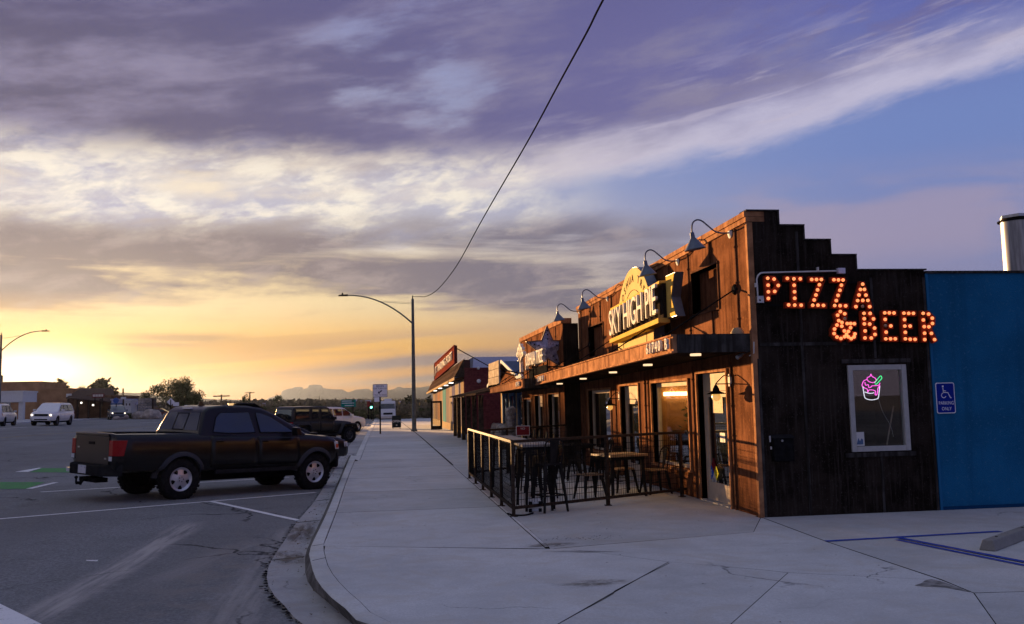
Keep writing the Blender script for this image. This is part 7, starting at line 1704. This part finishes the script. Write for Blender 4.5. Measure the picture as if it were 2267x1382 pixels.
def tree(name, label, x, y, h, wid, leafm, dens=60, s=.10, depth=4, stems=1, spread=.55, group=None, crown_r=.5):
    z = gz(x, y); t = thing(name, label, 'tree', (x, y, z-.05), 0, group); b = MB(); tips = []
    for k in range(stems):
        a = random.random()*6.28; d = Vector((math.cos(a)*.5*(stems > 1), math.sin(a)*.5*(stems > 1), 1)).normalized(); trunk_branches(b, Vector((0,0,0)), d, h*.30, h*.030, depth, tips, spread)
    mz = max(p.z for p in tips); mr = max(math.hypot(p.x, p.y) for p in tips)
    kz, kr = h*.93/mz, wid*.5/mr
    b.v = [(v[0]*kr, v[1]*kr, v[2]*kz) for v in b.v]; tips = [Vector((p.x*kr, p.y*kr, p.z*kz)) for p in tips]
    b.build('trunk', M_twig, t, fix=False)
    c = MB()
    for p in tips: leaf_quads(c, p, h*.10*crown_r*2, max(2, dens//3), s, .9, 0)
    c.build('crown', leafm, t, fix=False); return t
def palm(label, x, y, h, r):
    z = gz(x, y); t = thing('palm_tree', label, 'palm tree', (x, y, z-.05), 0, 'palm trees over the roofs'); b = MB(); b.tube([(0,0,0),(.1,0,h*.5),(.05,.05,h)], [.28,.22,.2], 6); b.build('trunk', M_twig, t)
    b = MB()
    for k in range(46):
        a = random.random()*6.28; e = random.uniform(-.9,1.2); d = Vector((math.cos(a)*math.cos(e), math.sin(a)*math.cos(e), math.sin(e))); L = r*random.uniform(.7,1.05); side = d.cross(Vector((0,0,1))).normalized()
        P = [Vector((.05,.05,h)) + d*L*u + Vector((0,0,-.35*r*u*u)) for u in (0.15,.5,.8,1)]
        for i in range(3):
            w0, w1 = (.05,.24,.30,.12)[i]*r*.75, (.05,.24,.30,.12)[i+1]*r*.75; b.add([P[i]-side*w0, P[i]+side*w0, P[i+1]+side*w1, P[i+1]-side*w1], [(0,1,2,3)])
    b.build('crown', M_leafd, t, fix=False)
def at(px, Y): p = onY(px, 896, Y); return p.x, Y
# palo verde by the road, round tree, small trees
x, y = at(388, 128); h = onY(388, 834, 128).z - gz(x, y)
tree('palo_verde', 'wide twiggy desert tree by the boulders across the road', x, y, h, 126/2050*128*1.04, M_leaf, dens=40, s=.085, depth=5, stems=6, spread=.66)
x, y = at(225, 205); tree('round_tree', 'dense round dark tree above the brown roof', x, y, onY(225, 842, 205).z-gz(x,y), 44/2050*205, M_leafd, dens=130, s=.30, depth=3, crown_r=.85)
for px, Y, top, w, l in ((176, 190, 851, 36, 'bare spreading tree behind the long brown roof'), (545, 210, 872, 20, 'thin bare tree right of the palo verde'), (318, 230, 868, 20, 'small tree on the far slope left of the palo verde'), (618, 230, 873, 26, 'thin tree behind the scrub left of the jeep')):
    x, y = at(px, Y); tree('desert_tree', l, x, y, onY(px, top, Y).z-gz(x,y), w/2050*Y, M_leaf, dens=14, s=.13, depth=4, stems=2, spread=.6)
for px, Y, top, r, l in ((132, 200, 842, 1.9, 'taller palm over the roofs left of the round tree'), (147, 206, 856, 1.6, 'shorter palm beside the taller one'), (98, 200, 846, 1.4, 'small palm on the roofline right of the sun'), (899, 260, 882, 1.7, 'palm left of the tall street lamp pole'), (907, 262, 878, 1.9, 'taller palm close to the street lamp pole'), (949, 262, 879, 1.7, 'palm between lamp pole and shingle awning')):
    x, y = at(px, Y); palm(l, x, y, onY(px, top, Y).z-gz(x,y)-r*.3, r)
# scrub bushes along the far side
bms = [bush_mesh('bush', M_scrub, 1, 360, .085) for _ in range(4)] + [bush_mesh('bush', M_leaf, 1, 360, .085) for _ in range(2)]
def bush(px, Y, r, label=None, group='scrub bushes beyond the road', squash=1.0):
    x, y = at(px, Y); o = link('bush', random.choice(bms)); o.location = (x, y, gz(x,y)-.05); o.scale = (r, r, r*squash); o.rotation_euler = (0,0,random.random()*6)
    tag(o, label or 'dry scrub bush in the thicket beyond the road', 'bush', group); return o
for px in range(520, 1010, 9):
    for row in range(2):
        Y = random.uniform(152, 175) + row*26
        if 838 < px < 880 and Y < 150: continue
        bush(px+random.uniform(-5,5), Y, random.uniform(1.3,2.3), squash=random.uniform(.8,1.15))
for px, Y, r in ((262,124,1.0),(279,126,1.3),(292,125,.9),(303,125,1.3),(318,126,1.1),(336,128,1.2),(352,130,1.4),(366,127,1.1),(408,130,1.3),(425,132,1.4),(445,136,1.6),(462,138,1.5),(478,140,1.7),(498,142,1.5),(514,146,1.7)):
    bush(px, Y, r*.8, 'low bush among the boulders across the road', 'low bushes among the boulders')
# the far scrub plain and dark tree line on the horizon: nobody could count it
b = MB()
for _ in range(9000):
    Y = 210*math.exp(random.random()*2.3); X = random.uniform(-.52,.22)*Y; s = random.uniform(.7,1.9)*(1+Y/900); z = gz(X, Y) + .004*max(0, Y-300)
    for _ in range(5):
        p = Vector((X+random.gauss(0,s*.7), Y+random.gauss(0,s), z+random.uniform(0,s*1.3))); k = s*random.uniform(.14,.34); a = random.random()*3
        b.add([(p.x-k*math.cos(a),p.y-k*math.sin(a),p.z-k*.4),(p.x+k*math.cos(a),p.y+k*math.sin(a),p.z-k*.5),(p.x+k*.6*math.cos(a),p.y+k*.6*math.sin(a),p.z+k*.9),(p.x-k*.7*math.cos(a),p.y-k*.7*math.sin(a),p.z+k*.6)], [(0,1,2,3)])
b.build('far_scrub', M_scrub, kind='stuff', fix=False)
# low rise of ground that carries the far scrub
XS2 = [-1400,-900,-600,-400,-250,-120,0,120,300]; YS2 = [300,420,600,900,1300]
sheet('far_slope', XS2, YS2, lambda x, y: gz(x, y) - .3 + .004*max(0, y-300), M_desert)
# mountains far off
def ridge(name, pts, Y, depth, m):
    b = MB(); P = []
    for (x0,y0),(x1,y1) in zip(pts, pts[1:]):
        for k in range(10):
            t = k/10; P.append((x0+(x1-x0)*t, y0+(y1-y0)*(t*t*(3-2*t)) + random.uniform(-1,1)*.35))
    P.append(pts[-1]); n = len(P); rows = 6
    for j in range(rows+1):
        u = j/rows
        for i, (px, py) in enumerate(P):
            p = onY(px, py, Y); q = onY(px, 905, Y); z = (p.z*(1-u)**1.3 + (-6)*(1-(1-u)**1.3)); w = mnoise.noise(Vector((i*.16, j*.6, Y*.001)))
            b.v.append((p.x + w*depth*.04, Y - depth*u + w*depth*.06, z*(1 + .12*w*(0 < j < rows))))
    b.f = [(j*n+i, j*n+i+1, (j+1)*n+i+1, (j+1)*n+i) for j in range(rows) for i in range(n-1)]
    m0 = len(b.v); b.v += [(onY(px,py,Y).x, Y+depth*.8, -6) for px, py in P]; b.f += [(i+1, i, m0+i, m0+i+1) for i in range(n-1)]
    return b.build(name, m, kind='structure', smooth=60)
M_mt = mat('mountain_rock', (0.13,0.115,0.115), .95, var=.2, vs=.004); M_mt2 = mat('mountain_rock_near', (0.10,0.085,0.08), .95, var=.2, vs=.006)
ridge('mountains', [(420,899),(560,893),(600,881),(625,872),(640,860),(662,857),(672,863),(690,853),(702,852),(716,859),(735,862),(752,862),(772,868),(795,862),(815,861),(830,868),(856,865),(880,857),(905,859),(930,858),(950,855),(990,858),(1040,856),(1100,862),(1300,870),(1600,880)], 5800, 800, M_mt)
ridge('hills', [(640,897),(675,889),(692,881),(705,877),(722,884),(745,893),(800,889),(830,887),(850,881),(866,879),(885,881),(905,880),(930,886),(960,882),(1000,885),(1060,890),(1200,896)], 3900, 500, M_mt2)
ridge('hills', [(-260,880),(-60,872),(60,876),(180,872),(250,868),(300,870),(350,876),(420,881),(480,884),(560,886),(640,889),(720,892)], 2400, 300, M_mt2)
# power poles on the plain
for i, (px, Y, top, l) in enumerate(((490,240,874,'wooden power pole with crossarm behind the pickup roof'),(553,420,868,'thin power pole on the ridge right of the palo verde'),(272,300,860,'power pole above the blue shop'),(330,420,872,'short power pole left of the palo verde'),(3,190,831,'tall pole at the left edge by the sunlit roof'))):
    x, y = at(px, Y); z = gz(x, y); zt = onY(px, top, Y).z; t = thing('power_pole', l, 'power pole', (x, y, z), 0, 'wooden power poles'); q = MB(); q.cyl((0,0,0),(0,0,zt-z),.16*Y/200,n=6); q.build('pole', M_dwood, t)
    if i < 2: q = MB(); q.box(-2.0,2.0,-.1,.1,zt-z-.5,zt-z-.2); q.build('crossarm', M_dwood, t)
# small far houses
for px, Y, w, hgt, m, l in ((455,300,6,2.2,M_lav,'small pale house on the far slope behind the pickup'),(560,260,6,2.3,M_lav,'pale house with dark gable behind the scrub'),(520,420,8,2.2,M_white,'white house far off on the slope'),(800,520,10,2.6,M_white,'white house far off beyond the green sign'),(775,600,11,2.8,M_lav,'pale house far off left of the motorhome'),(905,430,8,2.4,M_lav,'pale house far off near the lamp pole'),(310,260,9,1.8,M_white,'long white building on the slope above the boulders'),(690,380,6,2.2,M_lav,'pale roadside board building behind the jeep')):
    x, y = at(px, Y); z = gz(x, y) + .004*max(0,Y-300); t = thing('house', l, 'house', (x, y, z), 0); q = MB(); q.box(-w/2,w/2,0,w*.6,-.5,hgt); q.build('wall', m, t)
    q = MB(); q.prism([(-w/2-.3,-.3,hgt),(w/2+.3,-.3,hgt),(w/2+.3,w*.3,hgt+.7),(-w/2-.3,w*.3,hgt+.7)], (0,0,.12)); q.build('roof', M_lav if w > 7 else M_roofbrown, t)
    q = MB(); q.box(-w*.3,-w*.12,-.05,-.01,.9,2.0); q.box(w*.1,w*.3,-.05,-.01,.9,2.0); q.build('window', M_glass, t)

# ---- shops across the road ----------------------------------------------------------------------
def block(name, label, px0, px1, Y, top, base, m, depth=12, roofm=None, over=0.0):
    a, c = onY(px0, base, Y), onY(px1, base, Y); zt = onY(px0, top, Y).z; z0 = gz(a.x, Y) - .3
    t = thing(name, label, 'building', ((a.x+c.x)/2, Y, z0+.3)); 
    with Own(t):
        q = MB(); q.box(a.x, c.x, Y, Y+depth, z0, zt); q.build('wall', m)
        q = MB(); q.box(a.x-over-.1, c.x+over+.1, Y-over-.1, Y+depth+.1, zt+.003, zt+.22); q.build('parapet', roofm or m)
    return t, a.x, c.x, zt, z0+.3
YA = 142.0
M_umber = mat('umber_stucco', (0.34,0.19,0.10), .85, var=.2, vs=.6); M_brn = mat('brown_boarding', (0.19,0.11,0.07), .85, var=.3, vs=1.0, streak=(2,(0.08,0.045,0.03),.5,.7))
t, xa, xb, zt, z0 = block('long_shop', 'long ochre flat roofed shop with the sun setting behind its roofline', -160, 86, YA+8, 852, 918, M_umber)
t, xa2, xb2, zt2, z02 = block('low_shop', 'low ochre shop wing stepping down beside the long ochre shop', 86.6, 152, YA+8, 864, 918, M_umber)
with Own(t):
    for px in (100, 118, 136): p0, p1 = onY(px,893,YA+7.95), onY(px+11,910,YA+7.95); q = MB(); q.box(p0.x,p1.x,YA+7.93,YA+7.99,p1.z,p0.z); q.build('window', M_glass)
t, xa3, xb3, zt3, z03 = block('canopy_station', 'white canopy station front behind the cropped white car', -60, 50, YA-14, 871, 890, M_white, 5)
with Own(t):
    kb = onY(40, 918, YA-14)
    for px in (-30, 10, 43): p = onY(px, 905, YA-14); q = MB(); q.box(p.x-.3,p.x+.3,YA-13.5,YA-12.9,gz(p.x,YA-13)-.2,onY(px,890,YA-14).z); q.build('pillar', M_white)
    for o in list(bpy.data.objects): pass
for o in kids(t):
    if o.name.startswith('wall'):
        zl = onY(0, 891, YA-14).z
        for v in o.data.vertices:
            if v.co.z < zl: v.co.z = zl
# restaurant with low hipped roof and hanging lights
t, xa4, xb4, zt4, z04 = block('roadside_restaurant', 'dark brown roadside restaurant with wide sloping roof and hanging lights', 150, 250, YA-4, 880, 918, M_brn, 14)
with Own(t):
    pts = [onY(147,870,YA-4), onY(180,859,YA+6), onY(250,866,YA+6), onY(262,880,YA-4)]
    e = YA-7.5; A, B_ = onY(146,880,e), onY(258,890,e); q = MB(); q.add([(A.x,e,A.z),(B_.x,e,B_.z),(pts[2].x,YA+6,pts[1].z-.2),(pts[1].x,YA+6,pts[1].z)], [(0,1,2,3)]); q.add([(A.x,e,A.z-.18),(B_.x,e,B_.z-.18),(pts[2].x,YA+6,pts[1].z-.4),(pts[1].x,YA+6,pts[1].z-.2)], [(3,2,1,0)]); q.add([(A.x,e,A.z-.18),(B_.x,e,B_.z-.18),(B_.x,e,B_.z),(A.x,e,A.z)], [(0,1,2,3)]); q.build('roof', M_roofbrown)
    for px, py in ((180,892),(206,897)): p = onY(px,py,e+.3); q = MB(); q.lathe([(0,-.14),(.13,-.05),(.13,.05),(0,.14)], p, 'z', 10); q.build('hanging_light', MATS['soffit_light']); q = MB(); q.cyl(p+Vector((0,0,.1)), p+Vector((0,0,.8)), .02, n=4); q.build('light_cord', M_black)
    for px in (150,172,196,222,248): p = onY(px,915,e+.2); q = MB(); q.box(p.x-.1,p.x+.1,e+.1,e+.3,gz(p.x,e)-.1,onY(px,884,e).z); q.build('post', M_dwood)
p0, p1 = onY(204,872,YA-8), onY(230,880,YA-8)
bs_ = thing('roof_board', 'red and white roof sign board of the roadside restaurant', 'sign', ((p0.x+p1.x)/2, YA-8, p1.z))
with Own(bs_):
    q = MB(); q.box(p0.x,p1.x,YA-8,YA-7.8,p1.z,p0.z); q.build('board', M_maroon); q = MB()
    for k in range(7): x0 = p0.x+(p1.x-p0.x)*(.06+k*.13); q.box(x0,x0+.14,YA-8.02,YA-8.003,p1.z+.12,p0.z-.1)
    q.build('lettering', M_offw); q = MB(); q.cyl((p0.x+.3,YA-7.7,p1.z-1.2),(p0.x+.3,YA-7.7,p1.z),.06,n=6); q.cyl((p1.x-.3,YA-7.7,p1.z-1.2),(p1.x-.3,YA-7.7,p1.z),.06,n=6); q.build('leg', M_black)
p0, p1 = onY(147,872,YA-5), onY(158,880,YA-5)
wbx = thing('wall_board', 'white board sign at the left end of the restaurant roof', 'sign', ((p0.x+p1.x)/2, YA-5, p1.z))
with Own(wbx): q = MB(); q.box(p0.x,p1.x,YA-5.1,YA-4.9,p1.z,p0.z); q.build('board', M_white, bevel=.03)
t, *_ = block('blue_shop', 'small white and blue shop right of the restaurant', 246, 274, YA-12, 887, 918, M_lav, 8)
with Own(t):
    p0, p1 = onY(246,893,YA-12.05), onY(274,896,YA-12.05); q = MB(); q.box(p0.x,p1.x,YA-12.3,YA-12.003,p1.z,p0.z); q.build('stripe', M_bluefr)
t, *_ = block('white_shop', 'narrow white shop with two dark upper windows', 275, 290, YA-13, 889, 918, M_white, 8)
with Own(t):
    for px in (278.5, 285.5): p0, p1 = onY(px,893,YA-13.05), onY(px+2.6,898,YA-13.05); q = MB(); q.box(p0.x,p1.x,YA-13.06,YA-12.98,p1.z,p0.z); q.build('window', M_glass)
t, *_ = block('blue_awning_shop', 'low shop with pale blue awning behind the stone pillar', 290.5, 312, YA-10, 888, 918, M_bluefr, 8)
with Own(t):
    p0, p1 = onY(294,889,YA-10.05), onY(311,896,YA-10.05); q = MB(); q.prism([(p0.x,YA-10.02,p0.z),(p1.x,YA-10.02,p0.z),(p1.x,YA-11.2,p1.z),(p0.x,YA-11.2,p1.z)], (0,0,.08)); q.build('awning', M_lav)
pw = at(326, 126); pl_ = thing('stone_pillar', 'square rough stone pillar among boulders across the road', 'pillar', (pw[0], pw[1], gz(*pw)))
zt = onY(322, 882, 126).z - gz(*pw); nz = 8
for k in range(nz):
    for j in range(2):
        q = MB(); w = .95; z0_, z1_ = zt*k/nz, zt*(k+1)/nz - .025; x0, x1 = (-w, w*(.1 if k % 2 else -.15)) if j == 0 else (w*(.1 if k % 2 else -.15)+.03, w); d = random.uniform(0,.06); q.box(x0-d*.5, x1+d*.5*(j), -.8-d, .8, z0_, z1_); q.build('stone', M_stone, pl_, bevel=.04)
rock_l = [(310,120,.85,'big pale boulder left of the stone pillar base'),(318,119,.5,'small boulder right of the big pale one'),(337,119,1.05,'largest rounded boulder right of the stone pillar'),(270,118,.6,'boulder below the narrow white shop'),(352,119,.45,'small boulder at the right end of the row'),(258,117,.4,'low stone near the dark car wheel'),(372,121,.6,'boulder under the twiggy tree')]
rmesh = []
for k in range(4):
    bm = bmesh.new(); bmesh.ops.create_icosphere(bm, subdivisions=3, radius=1)
    for v in bm.verts: v.co *= 1 + .30*mnoise.noise(v.co*1.1 + Vector((k*5.1,2,0))) + .08*mnoise.noise(v.co*4); v.co.z *= .75
    me = bpy.data.meshes.new('boulder'); bm.to_mesh(me); bm.free(); me.materials.append(M_rock); rmesh.append(me)
for i, (px, Y, s, l) in enumerate(rock_l):
    x, y = at(px, Y); o = link('boulder', rmesh[i % 4]); o.location = (x, y, gz(x,y)+s*.4); o.scale = (s*1.2,s,s); o.rotation_euler = (0,0,random.random()*6); tag(o, l, 'boulder', 'boulders beside the far road')
x, y = at(378, 112); zz = gz(x, y); c = onY(378, 890, y); r_ = 8.2/2050*y
dm = thing('warning_sign', 'grey back of a diamond warning sign by the palo verde', 'sign', (x, y, zz))
with Own(dm):
    q = MB(); q.cyl((x,y-.05,zz-.1),(x,y-.05,c.z+r_*.6),.05,n=6); q.build('post', M_black); q = MB(); q.prism([(c.x-r_,y,c.z),(c.x,y,c.z-r_),(c.x+r_,y,c.z),(c.x,y,c.z+r_)], (0,.03,0)); q.build('plate', M_signwhite)
x, y = at(390, 116); zz = gz(x, y); p0, p1 = onY(383,891,116), onY(396,899,116); bb_ = thing('street_board', 'white street board beside the diamond sign', 'sign', (x, y, zz))
with Own(bb_): q = MB(); q.box(p0.x,p1.x,116,116.06,p1.z,p0.z); q.build('board', M_signwhite); q = MB(); q.cyl(((p0.x+p1.x)/2,116.1,zz-.1),((p0.x+p1.x)/2,116.1,p1.z+.2),.05,n=6); q.build('post', M_black)
x, y = at(257, 119); zz = gz(x, y); c = onY(257, 887, y); bsn = thing('blue_street_sign', 'round blue street sign in front of the small blue shop', 'sign', (x, y, zz))
with Own(bsn): q = MB(); q.cyl((x,y+.06,zz-.1),(x,y+.06,c.z),.05,n=6); q.build('post', M_black); q = MB(); q.lathe([(.36,0),(.36,.03)], c, 'y', 8); q.build('plate', mat('street_sign_blue', (0.03,0.09,0.32), .4))
x, y = at(273, 121); zz = gz(x, y); pp = thing('shop_post', 'dark post standing before the narrow white shop', 'post', (x, y, zz))
with Own(pp): q = MB(); q.cyl((x,y,zz-.1),(x,y,onY(273,876,y).z),.10,n=6); q.build('pole', M_dwood); q = MB(); q.box(x-.3,x+.3,y-.1,y+.1,onY(273,884,y).z,onY(273,879,y).z); q.build('lamp', M_white)
x, y = at(338, 124); zz = gz(x, y); pp = thing('gate_post', 'dark post just right of the stone pillar', 'post', (x, y, zz))
with Own(pp): q = MB(); q.cyl((x,y,zz-.1),(x,y,onY(327,882,y).z),.12,n=6); q.build('pole', M_dwood)
p_ = at(352, 127); suv('red_car', 'dull red car parked behind the boulders', 'car', M_carred, Vector((p_[0]-1, p_[1], gz(*p_))), R(5), .9, WB=2.7, roof=1.45, belt=.95, hood=.9, low=True, rack=False)
p_ = at(388, 100); 
# kerb of the far side
b = MB(); n = 40
for i in range(n):
    y0, y1 = 60+i*4, 64+i*4-.03; b.box(-38.2,-37.6,y0,y1,gz(-38,y0)-.2,gz(-38,y0)+.12)
b.build('far_kerb', M_kerb, kind='structure')
sheet('far_walk', [-60,-50,-45,-38.2], [60,100,140,220], lambda x, y: gz(x,y)+.10, M_conc2)
b = MB()
for i in range(9): x0 = -34+i*.9; b.box(x0, x0+.8, 133.0, 133.4, gz(x0,133)-.2, gz(x0,133)+.13)

# ------------------------------------------------------------------ HAZE
q = MB(); q.box(-6400, 6400, -900, 6800, -14.0, 160.0)
hz = q.build('haze', None, kind='stuff')
hm = bpy.data.materials.new('haze_air'); hm.use_nodes = True; nt = hm.node_tree; nt.nodes.clear()
ho = nt.nodes.new('ShaderNodeOutputMaterial'); pv = nt.nodes.new('ShaderNodeVolumePrincipled')
pv.inputs['Color'].default_value = (0.040, 0.052, 0.080, 1); pv.inputs['Density'].default_value = 1.3e-4; pv.inputs['Anisotropy'].default_value = 0.74
nt.links.new(pv.outputs[0], ho.inputs['Volume']); hz.data.materials.append(hm)
